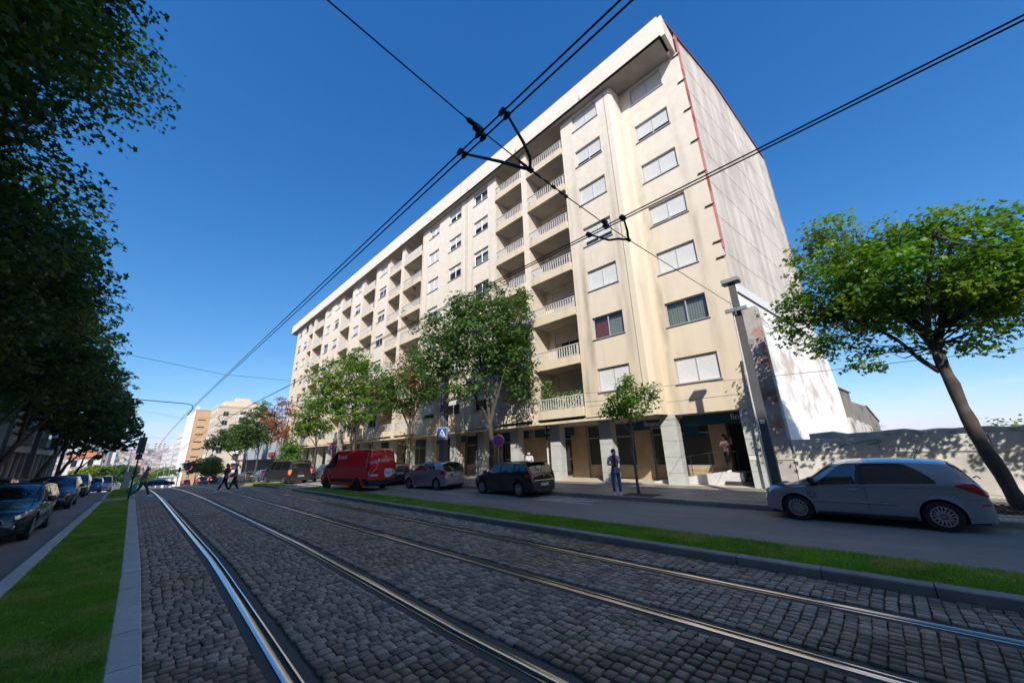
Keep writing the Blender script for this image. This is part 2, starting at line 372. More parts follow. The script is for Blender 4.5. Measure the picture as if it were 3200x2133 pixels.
# moss tufts in the joints
def blades(name, pts, hgt, wid, lean, m, kind='stuff', parent=None, seg=2, dirv=None):
    n = len(pts); pts = np.asarray(pts, float); th = RNG.uniform(0, 2*pi, n); ph = RNG.uniform(0, 2*pi, n)
    h = hgt*RNG.uniform(.55, 1.25, n); w = wid*RNG.uniform(.7, 1.3, n); l = lean*RNG.uniform(.2, 1.2, n)*h
    dx = np.cos(th)*w/2; dy = np.sin(th)*w/2; lx = np.cos(ph)*l; ly = np.sin(ph)*l
    V = np.zeros((n, 5, 3))
    V[:, 0] = pts+np.stack([-dx, -dy, 0*dx-.005], 1); V[:, 1] = pts+np.stack([dx, dy, 0*dx-.005], 1)
    V[:, 2] = pts+np.stack([dx*.8+lx*.3, dy*.8+ly*.3, h*.6], 1); V[:, 3] = pts+np.stack([-dx*.8+lx*.3, -dy*.8+ly*.3, h*.6], 1); V[:, 4] = pts+np.stack([lx, ly, h], 1)
    b = np.arange(n)*5
    lo = np.concatenate([np.stack([b, b+1, b+2, b+3], 1), np.stack([b+3, b+2, b+4], 1)], 1).ravel(); sz = np.tile([4, 3], n)
    return tag(fast_mesh(name, V, lo, sz, m, parent), kind=kind)
M_grass = mat('grass blade', (.185, .33, .035), .6, var=.32, vs=1.4, island=.4, trans=.45, hue2=(.34, .36, .09), h2s=1.1)
M_moss = mat('moss', (.12, .16, .03), .8, var=.3, vs=8, island=.4)
M_turf = mat('turf soil', (.13, .21, .04), .95, var=.35, vs=7, bump=.8, bs=40)
pts = []
for (cx, cy, r, n) in [(4.2, 1.6, .35, 260), (3.7, 2.5, .3, 120), (4.45, .9, .3, 200), (2.2, 2.6, .3, 120), (.9, 3.6, .3, 160), (.7, 2.9, .2, 120), (3.3, 4.6, .5, 120), (2.0, 8.2, .5, 160), (.62, 7.5, .25, 160), (3.9, 4.7, .4, 120), (2.1, 14, .6, 200), (1.95, 20, .6, 200), (3.4, 3.3, .3, 200), (6.2, .9, .3, 80), (1.05, 3.0, .16, 200), (.55, 5, .1, 200), (.55, 3.6, .1, 140), (2.35, 1.9, .2, 100)]:
    st_near = [s for s in stones if abs(s[0]-cx) < r and abs(s[1]-cy) < r]
    for _ in range(n):
        if not st_near: break
        s = random.choice(st_near); side = random.random() < .5
        x = s[0]+(random.choice((-1, 1))*s[2]*.56 if side else random.uniform(-.5, .5)*s[2]); y = s[1]+(random.uniform(-.5, .5)*s[3] if side else random.choice((-1, 1))*s[3]*.58)
        for k in range(3): pts.append((x+random.gauss(0, .006), y+random.gauss(0, .006)+wob(x, y), gz(y)-.004))
tag(blades('moss_tufts', pts, .012, .006, .9, M_moss), label='small green moss tufts growing in the joints between the cobbles', cat='moss')

# ------------------------------------------------------------------ kerbs of separate stones
def kerb(name, x0, x1, ztop, y0, y1, ln, m, zb=-.05, indiv=True):
    root = None; y = y0; parts = []
    root = bpy.data.objects.new(name, None); COL.objects.link(root); tag(root, kind='structure'); rest = MB()
    while y < y1-.05:
        l = min(ln*(1+random.uniform(-.06, .06)), y1-y)
        zz = [gz(y), gz(y+l)]; mb = MB(); g = .006; e = .008; dz = random.uniform(-.004, .004)
        prof = [(x0, zb), (x0, ztop-.015+dz), (x0+.015, ztop+dz), (x1-.012, ztop+dz), (x1, ztop-.012+dz), (x1, zb)]
        A = [(p[0], y+g, zz[0]+p[1]) for p in prof]; B = [(p[0], y+l-g, zz[1]+p[1]) for p in prof]; n = len(prof)
        tgt = mb if (indiv and y < 45) else rest
        tgt.add(A+B, [tuple(range(n))[::-1], tuple(range(n, 2*n))]+[(i, (i+1) % n, (i+1) % n+n, i+n) for i in range(n)])
        if tgt is mb: mb.build('kerb_stone', m, root)
        y += l
    if rest.v: tag(rest.build('kerb_stones', m, root), kind='stuff')
    return root
kerb('tram_kerb', .19, .42, .12, -8, 27.0, 1.0, M_gran)
kerb('tram_kerb_far', .19, .42, .12, 28.7, 110, 1.0, M_gran)
kerb('left_road_kerb', -1.1, -.9, .12, -8, 27.0, 1.0, M_gran)
kerb('left_road_kerb_far', -.88, -.7, .12, 28.7, 110, 1.0, M_gran)
kerb('track_kerb', 6.76, 6.98, .12, -14, 24.8, 1.0, M_grand)
kerb('track_kerb_far', 6.76, 6.98, .12, 28.2, 110, 1.0, M_grand)
kerb('grass_edging', 8.02, 8.1, .07, -14, 25.4, 1.0, M_gran)
kerb('pavement_kerb', 12.45, 12.62, .135, -30, 110, 1.0, M_grand)
kerb('left_pavement_kerb', -7.55, -7.4, .13, -8, 110, 1.0, M_gran, indiv=False)
def endkerb(x0, x1, y, w=.18, z=.12):
    mb = MB(); mb.bbox((x0, y, gz(y)-.05), (x1, y+w, gz(y)+z), .012); tag(mb.build('strip_end_kerb', M_gran), kind='structure')
endkerb(-.9, .19, 26.82); endkerb(-.7, .19, 28.7); endkerb(6.98, 8.02, 24.6); endkerb(6.98, 8.0, 28.2)

# grass strips
def strip_pts(x0, x1, y0, y1, n, z, power=1.0):
    x = RNG.uniform(x0, x1, n); y = y0+(y1-y0)*RNG.uniform(0, 1, n)**power
    zz = np.array([gz(q) for q in y])+z
    return np.stack([x, y, zz], 1)
ribbon('left_turf', -.92, .2, -8, 26.9, .1, M_turf, 1.5)
ribbon('left_turf_far', -.72, .2, 28.7, 110, .1, M_turf, 1.5)
ribbon('right_turf', 6.96, 8.03, -14, 24.7, .1, M_turf, 1.5)
ribbon('right_turf_far', 6.96, 7.9, 28.3, 110, .1, M_turf, 1.5)
P1 = np.concatenate([strip_pts(-1.0, .28, 2.5, 26.9, 9000, .09), strip_pts(-.9, .2, 2.5, 9, 85000, .1), strip_pts(-.9, .2, 9, 26.9, 70000, .1, 1.4)])
tag(blades('left_grass', P1, .036, .0042, 1.0, M_grass), label='mown green grass of the strip between the left road and the granite kerb', cat='grass')
P2 = np.concatenate([strip_pts(6.97, 8.04, -5, 10, 90000, .1), strip_pts(6.97, 8.04, 10, 24.7, 38000, .1)])
tag(blades('right_grass', P2, .05, .006, .8, M_grass), label='mown green grass of the long strip between the tracks and the right road', cat='grass')
P3 = np.concatenate([strip_pts(-.72, .2, 28.8, 60, 22000, .1), strip_pts(6.97, 7.9, 28.4, 75, 26000, .1)])
tag(blades('far_grass', P3, .06, .014, .8, M_grass), label='grass of the strips beyond the crossing', cat='grass')
# fallen leaves and litter on the grass and cobbles
M_dry = mat('dry leaf', (.5, .42, .28), .7, var=.25, vs=10, island=.3)
mb = MB()
for k in range(70):
    x, y, z = (random.uniform(-.85, .15), random.uniform(3, 24), .14) if k % 2 else (random.uniform(7.02, 7.95), random.uniform(-2, 22), .15)
    s = random.uniform(.015, .035); a = random.uniform(0, 6.28); q = [(s, 0, .004), (.3*s, .5*s, .012), (-s, 0, .006), (.2*s, -.5*s, .01)]
    mb.poly([(x+p[0]*cos(a)-p[1]*sin(a), y+p[0]*sin(a)+p[1]*cos(a), z+p[2]+gz(y)) for p in q])
tag(mb.build('fallen_leaves', M_dry), label='small dry leaves scattered on the two grass strips', cat='leaves', kind='stuff')
for (x, y, z, lab) in [(.3, 2.72, .122, 'pale feather-like litter lying on the granite kerb'), (.62, 4.0, .012, 'small white litter lying on the cobbles beside the granite kerb')]:
    mb = MB(); mb.poly([(-.05, -.01, .005), (.0, -.02, .02), (.06, .0, .006), (.02, .016, .016), (-.04, .015, .01)]); mb.poly([(.0, -.02, .018), (.03, -.035, .03), (.05, -.01, .012)])
    tag(mb.build('litter', mat('paper', (.6, .6, .57), .7, var=.1), loc=(x, y, z), rz=random.random()), label=lab, cat='litter')

# painted markings
def mark(name, quad, m, dz=.005):
    mb = MB(); mb.poly([(x, y, gz(y)+dz) for x, y in quad]); tag(mb.build(name, m), kind='structure')
for i in range(6):
    x = -6.9+i*.95; mark('zebra_stripe', [(x, 25.6), (x+.5, 25.6), (x+.5, 29), (x, 29)], M_paint)
for i in range(5):
    x = 8.45+i*.85; mark('zebra_stripe', [(x, 26.4), (x+.5, 26.4), (x+.5, 30.4), (x, 30.4)], M_paint)
for k in range(3):
    o = k*.62; mark('hatch_stripe', [(11.02, 9.85-o), (11.05, 9.6-o), (11.98, 8.7-o), (11.95, 8.95-o)], M_paint)
mark('hatch_line', [(10.98, 9.9), (11.06, 9.9), (11.06, 7.3), (10.98, 7.3)], M_paint)
mark('kerb_line', [(12.2, -12), (12.3, -12), (12.3, 6.2), (12.2, 6.2)], M_yel)
mark('worn_mark', [(9.95, 13.2), (10.03, 13.2), (10.15, 12.6), (10.05, 12.6)], M_paint)
mark('worn_arrow', [(8.55, 12.5), (8.9, 11.3), (9.3, 10.9), (8.75, 12.3)], mat('faint road paint', (.19, .19, .19), .85, var=.25, vs=5, speck=.3))
mark('lane_line', [(-4.4, 31), (-4.28, 31), (-4.28, 110), (-4.4, 110)], M_paint)
ribbon('parking_line', 10.55, 10.65, 13, 24.5, .005, M_paint, 2)

# the near end of the left track, kerb and strip bends gently outwards; the left strip narrows towards the crossing
def bend(x, y):
    c = lambda v: max(0., min(1., v))
    if x > .1:
        amp = .06+.09*c((x-.5)/.8); return -amp*c((9.5-y)/6)**1.2*c((4.3-x)/1.4)
    if x < -.5: return .24*c((y-9)/17)*c((-x-.5)/.35) if y < 28 else .06*c((-x-.5)/.35)
    return -.03*c((9.5-y)/6) if x > -.1 else 0
for o in list(COL.objects):
    if o.type != 'MESH': continue
    n = o.name.split('.')[0]
    if n == 'cobblestone': o.location.x += bend(o.location.x, o.location.y); continue
    if n in ('rail', 'groove', 'guard_lip', 'filler_strip', 'kerb_stone', 'kerb_stones', 'cobblestones', 'left_turf', 'left_turf_far', 'left_grass', 'moss_tufts', 'far_grass'):
        me = o.data; V_ = np.zeros(len(me.vertices)*3, np.float32); me.vertices.foreach_get('co', V_); V_ = V_.reshape(-1, 3)
        if V_[:, 0].min() > 4.3 or V_[:, 0].max() < -3: continue
        V_[:, 0] += np.array([bend(float(a_), float(b_)) for a_, b_ in V_[:, :2]], np.float32); me.vertices.foreach_set('co', V_.ravel()); me.update()

# ------------------------------------------------------------------ the cream apartment block
def wall_mat(name, col, dirt=.5, low=True, tile=False):
    m = bpy.data.materials.new(name); m.use_nodes = True; t = m.node_tree; L = t.links.new; b = t.nodes['Principled BSDF']; b.inputs['Roughness'].default_value = .85
    tc = nd(t, 'TexCoord'); sp = nd(t, 'SeparateXYZ'); L(tc.outputs['Object'], sp.inputs[0])
    mp = nd(t, 'Mapping'); mp.inputs['Scale'].default_value = (1.3, 1.3, .09); L(tc.outputs['Object'], mp.inputs[0])
    n1 = nd(t, 'TexNoise', Scale=1.1, Detail=7.0, Roughness=.62); L(mp.outputs[0], n1.inputs['Vector'])
    r1 = nd(t, 'ValToRGB'); r1.color_ramp.elements[0].position = .5; r1.color_ramp.elements[1].position = .78; L(n1.outputs[0], r1.inputs[0])
    n2 = nd(t, 'TexNoise', Scale=.35, Detail=5.0); L(tc.outputs['Object'], n2.inputs['Vector'])
    r2 = nd(t, 'ValToRGB'); r2.color_ramp.elements[0].position = .38; r2.color_ramp.elements[1].position = .62; L(n2.outputs[0], r2.inputs[0])
    hz = nd(t, 'MapRange'); hz.inputs[1].default_value = 18; hz.inputs[2].default_value = 5; hz.inputs[3].default_value = .25; hz.inputs[4].default_value = 1; L(sp.outputs[2], hz.inputs[0])
    mu = nd(t, 'Math', operation='MULTIPLY'); L(r1.outputs[0], mu.inputs[0]); L(r2.outputs[0], mu.inputs[1])
    m2 = nd(t, 'Math', operation='MULTIPLY'); L(mu.outputs[0], m2.inputs[0]); L(hz.outputs[0], m2.inputs[1])
    m3 = nd(t, 'Math', operation='MULTIPLY'); m3.inputs[1].default_value = dirt; L(m2.outputs[0], m3.inputs[0])
    c = Vector(col); n3 = nd(t, 'TexNoise', Scale=2.5, Detail=6.0); L(tc.outputs['Object'], n3.inputs['Vector'])
    r3 = nd(t, 'ValToRGB'); r3.color_ramp.elements[0].color = (*(c*.93), 1); r3.color_ramp.elements[1].color = (*(c*1.05), 1); r3.color_ramp.elements[0].position = .35; r3.color_ramp.elements[1].position = .65; L(n3.outputs[0], r3.inputs[0])
    hm = nd(t, 'MapRange'); hm.inputs[1].default_value = 22; hm.inputs[2].default_value = 3; L(sp.outputs[2], hm.inputs[0])
    mxh = nd(t, 'Mix', data_type='RGBA'); L(hm.outputs[0], mxh.inputs[0]); L(r3.outputs[0], mxh.inputs[6]); mxh.inputs[7].default_value = (c.x*.9, c.y*.83, c.z*.7, 1)
    # rain streaks that run down beside the window corners of the nearer bays
    mp5 = nd(t, 'Mapping'); mp5.inputs['Scale'].default_value = (1, 1, .22); L(tc.outputs['Object'], mp5.inputs[0]); n5 = nd(t, 'TexNoise', Scale=1.5, Detail=5.0); L(mp5.outputs[0], n5.inputs['Vector'])
    wy_ = nd(t, 'Math', operation='MULTIPLY_ADD'); L(n5.outputs[0], wy_.inputs[0]); wy_.inputs[1].default_value = .5; L(sp.outputs[1], wy_.inputs[2]); last = None
    for yv, wd_, st_ in ((4.05, .3, .7), (6.32, .34, 1), (7.6, .3, .9), (9.85, .36, 1), (10.4, .2, .5), (17.75, .22, .5), (19.75, .24, .6), (21.1, .2, .5), (23.15, .2, .5), (26.35, .2, .4), (36.5, .2, .4)):
        a_ = nd(t, 'Math', operation='SUBTRACT'); L(wy_.outputs[0], a_.inputs[0]); a_.inputs[1].default_value = yv-3.4+.25; b2_ = nd(t, 'Math', operation='ABSOLUTE'); L(a_.outputs[0], b2_.inputs[0])
        c_ = nd(t, 'MapRange', interpolation_type='SMOOTHSTEP'); c_.inputs[1].default_value = wd_; c_.inputs[2].default_value = 0; c_.inputs[4].default_value = st_; L(b2_.outputs[0], c_.inputs[0])
        if last is None: last = c_.outputs[0]
        else: d_ = nd(t, 'Math', operation='MAXIMUM'); L(last, d_.inputs[0]); L(c_.outputs[0], d_.inputs[1]); last = d_.outputs[0]
    hz2 = nd(t, 'ValToRGB'); hr = nd(t, 'MapRange'); hr.inputs[1].default_value = 0; hr.inputs[2].default_value = 24; L(sp.outputs[2], hr.inputs[0]); L(hr.outputs[0], hz2.inputs[0]); E_ = hz2.color_ramp.elements; E_[0].position = .13; E_[0].color = (.5,)*3+(1,); E_[1].position = .95; E_[1].color = (.06,)*3+(1,); q2 = E_.new(.3); q2.color = (1,)*3+(1,); q2 = E_.new(.6); q2.color = (.8,)*3+(1,); q2 = E_.new(.75); q2.color = (.3,)*3+(1,)
    n6 = nd(t, 'TexNoise', Scale=1.2, Detail=8.0, Roughness=.7); L(mp5.outputs[0], n6.inputs['Vector']); r6 = nd(t, 'ValToRGB'); r6.color_ramp.elements[0].position = .32; r6.color_ramp.elements[1].position = .62; L(n6.outputs[0], r6.inputs[0])
    m6 = nd(t, 'Math', operation='MULTIPLY'); L(last, m6.inputs[0]); L(hz2.outputs[0], m6.inputs[1]); m7 = nd(t, 'Math', operation='MULTIPLY'); L(m6.outputs[0], m7.inputs[0]); L(r6.outputs[0], m7.inputs[1]); m8 = nd(t, 'Math', operation='MULTIPLY'); m8.inputs[1].default_value = .82*dirt; L(m7.outputs[0], m8.inputs[0])
    m9 = nd(t, 'Math', operation='MAXIMUM'); L(m3.outputs[0], m9.inputs[0]); L(m8.outputs[0], m9.inputs[1]); m3 = m9
    mx = nd(t, 'Mix', data_type='RGBA'); L(m3.outputs[0], mx.inputs[0]); L(mxh.outputs[2], mx.inputs[6]); mx.inputs[7].default_value = (c.x*.34, c.y*.31, c.z*.25, 1)
    L(mx.outputs[2], b.inputs['Base Color'])
    n4 = nd(t, 'TexNoise', Scale=35, Detail=3.0); L(tc.outputs['Object'], n4.inputs['Vector']); bp = nd(t, 'Bump', Strength=.35, Distance=.01); L(n4.outputs[0], bp.inputs['Height']); L(bp.outputs[0], b.inputs['Normal'])
    return m
M_wall = wall_mat('cream render', (.69, .63, .545), .95)
M_wall_up = wall_mat('cream render of cornice', (.70, .645, .56), .25)
M_stone = mat('pillar stone', (.46, .47, .44), .35, var=.1, vs=3, bump=.08, bs=20, hue2=(.38, .39, .365), h2s=.8)
M_sandst = mat('arcade limestone', (.42, .31, .20), .6, var=.14, vs=1.5, bump=.15, bs=30, hue2=(.34, .25, .16), h2s=.8)
M_darkst = mat('dark pillar stone', (.04, .038, .034), .3, var=.2, vs=5)
M_alu = mat('aluminium frame', (.50, .50, .50), .4, .5, var=.05)
M_pane = glass('window glass', (.03, .035, .045), .03, .62)
M_paned = glass('dark window glass', (.02, .022, .025), .05)
M_shop = glass('shop window glass', (.045, .048, .04), .12)
def shutter_mat(name, col):
    m = mat(name, col, .6, var=.06); return m
M_shut = mat('roller shutter white', (.62, .63, .62), .55, var=.05, vs=2)
M_shut2 = mat('roller shutter beige', (.5, .45, .38), .6, var=.06, vs=2)
M_curt = mat('curtain', (.45, .44, .43), .9, var=.15, vs=8, stretch=(1, 6, .2))
M_curtr = mat('red curtain', (.42, .06, .05), .9, var=.3, vs=8, stretch=(1, 6, .2))
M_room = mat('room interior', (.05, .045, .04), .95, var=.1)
M_rail_w = mat('white railing paint', (.55, .54, .51), .6, var=.12, vs=6)
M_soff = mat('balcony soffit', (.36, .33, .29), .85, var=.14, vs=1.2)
M_rooft = mat('roof edge tile', (.24, .07, .055), .7, var=.25, vs=6)
B = thing('apartment_block', 'long cream eight storey apartment block with balconies, deep cornice and a ground floor arcade', 'building', (16, 3.4, 0))
OFF = Matrix.Translation((-16, -3.4, 0))
def bb(mb, name, m, par=None, smooth=False):
    """parts are modelled in world coordinates and parented to the block's base"""
    mb.v = [(p[0]-16, p[1]-3.4, p[2]) for p in mb.v]
    return mb.build(name, m, par or B, smooth)
FL = 2.78; XF = 16.0; XA = 17.0; ZB = 3.15; NF = 7
def wall_holes(mb, X, y0, y1, z0, z1, holes, depth=.2, back=None):
    ys = sorted({y0, y1, *[h[0] for h in holes], *[h[1] for h in holes]}); zs = sorted({z0, z1, *[h[2] for h in holes], *[h[3] for h in holes]})
    for i in range(len(ys)-1):
        for j in range(len(zs)-1):
            cy = (ys[i]+ys[i+1])/2; cz = (zs[j]+zs[j+1])/2
            if any(h[0] < cy < h[1] and h[2] < cz < h[3] for h in holes): continue
            mb.poly([(X, ys[i], zs[j]), (X, ys[i], zs[j+1]), (X, ys[i+1], zs[j+1]), (X, ys[i+1], zs[j])])
    for a, b, c, d in holes:
        mb.poly([(X, a, c), (X+depth, a, c), (X+depth, a, d), (X, a, d)]); mb.poly([(X, b, c), (X, b, d), (X+depth, b, d), (X+depth, b, c)])
        mb.poly([(X, a, d), (X+depth, a, d), (X+depth, b, d), (X, b, d)]); mb.poly([(X, a, c), (X, b, c), (X+depth, b, c), (X+depth, a, c)])
# one window = frame with two panes, two roller shutters, sill and (some) curtains
wcache = {}
def window(X, ya, yb, z0, z1, shut, curtain=None, open_=False, shm=None):
    w = yb-ya; h = z1-z0; key = (round(w, 2), round(h, 2))
    if key not in wcache:
        mb = MB(); t = .05
        for (a, b_, c, d) in [(-w/2, w/2, 0, t), (-w/2, w/2, h-t, h), (-w/2, -w/2+t, t, h-t), (w/2-t, w/2, t, h-t)]: mb.bbox((0, a, c), (.06, b_, d), .008)
        mb.bbox((-.008, -.03, t), (.05, .03, h-t), .008)
        f = mb.build('window', M_alu); me_f = f.data; bpy.data.objects.remove(f)
        mb = MB(); mb.box((-.06, -w/2-.06, -.045), (.02, w/2+.06, -.003)); o = mb.build('sill', M_alu); me_s = o.data; bpy.data.objects.remove(o)
        mb = MB(); mb.poly([(.03, 0, 0), (.03, 0, h-2*t), (.03, w/2-t, h-2*t), (.03, w/2-t, 0)]); o = mb.build('pane', M_pane); me_p = o.data; bpy.data.objects.remove(o)
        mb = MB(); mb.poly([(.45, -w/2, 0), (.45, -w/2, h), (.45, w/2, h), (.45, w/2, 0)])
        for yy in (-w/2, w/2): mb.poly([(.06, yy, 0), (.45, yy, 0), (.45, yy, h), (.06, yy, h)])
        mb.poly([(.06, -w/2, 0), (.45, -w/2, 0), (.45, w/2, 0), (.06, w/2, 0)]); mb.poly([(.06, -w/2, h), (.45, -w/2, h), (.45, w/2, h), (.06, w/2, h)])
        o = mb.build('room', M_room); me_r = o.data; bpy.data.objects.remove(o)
        wcache[key] = dict(f=me_f, s=me_s, p=me_p, r=me_r)
    c = wcache[key]; cx, cy = X+.12-16, (ya+yb)/2-3.4
    root = link('window', c['f'], B, (cx, cy, z0)); link('sill', c['s'], root, (-.12, 0, 0)); link('room', c['r'], root)
    for k, s in enumerate((-1, 1)):
        link('pane', c['p'], root, (0, (-w/2+.05 if s < 0 else 0), .05))
        fr = shut if not isinstance(shut, (tuple, list)) else shut[k]
        if fr > 0:
            fr = round(fr*8)/8; kk = ('sh', key, fr, shm)
            if kk not in wcache:
                mb = MB(); H = (h-.1)*fr; n = max(2, int(H/.055)); hw = w/2-.055
                for i in range(n):
                    za = h-.05-H+i*H/n; zb_ = za+H/n
                    mb.grid([[(.012, 0, za), (.006, 0, za+.3*H/n), (.006, 0, za+.75*H/n), (.014, 0, zb_)], [(.012, hw, za), (.006, hw, za+.3*H/n), (.006, hw, za+.75*H/n), (.014, hw, zb_)]])
                o = mb.build('shutter', shm or M_shut); wcache[kk] = o.data; bpy.data.objects.remove(o)
            link('shutter', wcache[kk], root, (0, (-w/2+.055 if s < 0 else 0.0), 0))
        if curtain and fr < .95:
            cm = curtain[k] if isinstance(curtain, (tuple, list)) else curtain
            kk = ('cu', key, cm, k)
            if kk not in wcache:
                mb = MB(); hw = w/2-.06; n = 36
                mb.grid([[(.16+.02*sin(i*1.35), i/n*hw, .03) for i in range(n+1)], [(.16+.02*sin(i*1.35), i/n*hw, h-.05) for i in range(n+1)]], flip=True)
                o = mb.build('curtain', cm, smooth='all'); wcache[kk] = o.data; bpy.data.objects.remove(o)
            link('curtain', wcache[kk], root, (0, (-w/2+.06 if s < 0 else .01), 0))
    return root
sills = [4.47+FL*k for k in range(NF)]
ZT = 22.52
def shut_pick(col, k): return random.choice((.25, .375, .5, .5, .75, 1, 0, .25, .625))
explicit = {('A', 0): (1, 1), ('A', 1): (0, 0), ('A', 2): (1, 1), ('A', 3): (.9, .9), ('A', 4): (1, 1), ('A', 5): (.75, .75), ('A', 6): (1, 1),
    ('B', 0): (.9, 1), ('B', 1): (0, 0), ('B', 2): (1, 1), ('B', 3): (.75, .75), ('B', 4): (1, 1), ('B', 5): (.75, .75), ('B', 6): (.9, .9), ('D', 6): (.3, .2), ('D', 5): (.5, .5), ('D', 4): (.3, .3), ('E', 6): (.5, .5), ('E', 5): (.5, .5), ('F', 6): (.7, .7), ('F', 5): (.9, .9), ('F', 4): (.9, .9), ('I', 6): (1, 1), ('K', 6): (1, 1), ('D', 0): (.35, .35)}
cols = {'A': (XA, 4.26, 6.12), 'B': (XF, 7.85, 9.62), 'D': (XF, 17.9, 19.6), 'E': (XF, 21.27, 23.0), 'F': (XF, 24.55, 26.2), 'I': (XF, 34.6, 36.36), 'K': (XF, 41.27, 42.9), 'M': (XF, 48.04, 49.7), 'N': (XF, 51.25, 52.9), 'Q': (XF, 61.2, 62.9), 'R': (XF, 64.55, 66.1)}
def holes_of(names): return [(cols[n][1], cols[n][2], s, s+1.2) for n in names for s in sills]
def wallpart(name, X, y0, y1, names, z0=ZB, z1=ZT, label=None):
    mb = MB(); wall_holes(mb, X, y0, y1, z0, z1, holes_of(names))
    o = bb(mb, name, M_wall); return o
wallpart('wall', XA, 3.4, 6.75, 'A', z0=3.12, z1=ZT)
mb = MB(); mb.grid([[(XA, 6.75, z), (16.5, 6.78, z), (16.12, 6.84, z), (XF, 7.0, z)] for z in (ZB, ZT)], flip=False); bb(mb, 'wall', M_wall, smooth=50)
wallpart('wall', XF, 7.0, 10.55, 'B'); wallpart('wall', XF, 16.92, 27.38, 'DEF'); wallpart('wall', XF, 33.75, 37.35, 'I')
wallpart('wall', XF, 40.35, 44.1, 'K'); wallpart('wall', XF, 46.96, 53.95, 'MN'); wallpart('wall', XF, 60.2, 67.1, 'QR')
for n, (X, a, b_) in cols.items():
    for k, s in enumerate(sills):
        sh = explicit.get((n, k)) or shut_pick(n, k)
        cur = None
        if (n, k) == ('A', 1): cur = M_curt
        elif (n, k) == ('B', 1): cur = (M_curt, M_curtr)
        elif random.random() < .45: cur = M_curt
        window(X, a, b_, s, s+1.2, sh, cur)
# storey joint grooves and slight pilasters
mb = MB()
for (X, a, b_, z) in [(XA, 3.4, 6.75, 3.72), (XF, 7.0, 10.5, 3.85)]: mb.box((X-.006, a, z-.012), (X+.01, b_, z+.012))
for yy in (20.45, 20.62, 7.3, 27.2, 33.95, 37.2, 40.5, 43.9, 47.1, 53.8, 60.4): mb.box((XF-.012, yy-.02, ZB), (XF+.01, yy+.02, ZT))
bb(mb, 'groove', mat('render joint', (.30, .27, .22), .9, var=.1))
# piers between paired balconies, side walls, back walls, ceilings
bays = [('C1', 10.55, 13.68), ('C2', 14.2, 16.92), ('G', 27.38, 30.66), ('H', 31.3, 33.75), ('J', 37.35, 40.35), ('L', 44.1, 46.96), ('O', 53.95, 57.66), ('P', 58.49, 60.2)]
XB = 17.25
for a, b_ in [(13.68, 14.2), (30.66, 31.3), (57.66, 58.49)]: mb = MB(); mb.box((XF-.06, a, ZB), (XB, b_, ZT)); bb(mb, 'balcony_pier', M_wall)
for n, a, b_ in bays:
    if n not in ('C2', 'H', 'P'): mb = MB(); mb.box((XF+.002, a-.001, ZB), (XB, a-.1, ZT)); bb(mb, 'balcony_side_wall', M_wall)
    if n not in ('C1', 'G', 'O'): mb = MB(); mb.box((XF+.002, b_+.001, ZB), (XB, b_+.1, ZT)); bb(mb, 'balcony_side_wall', M_wall)
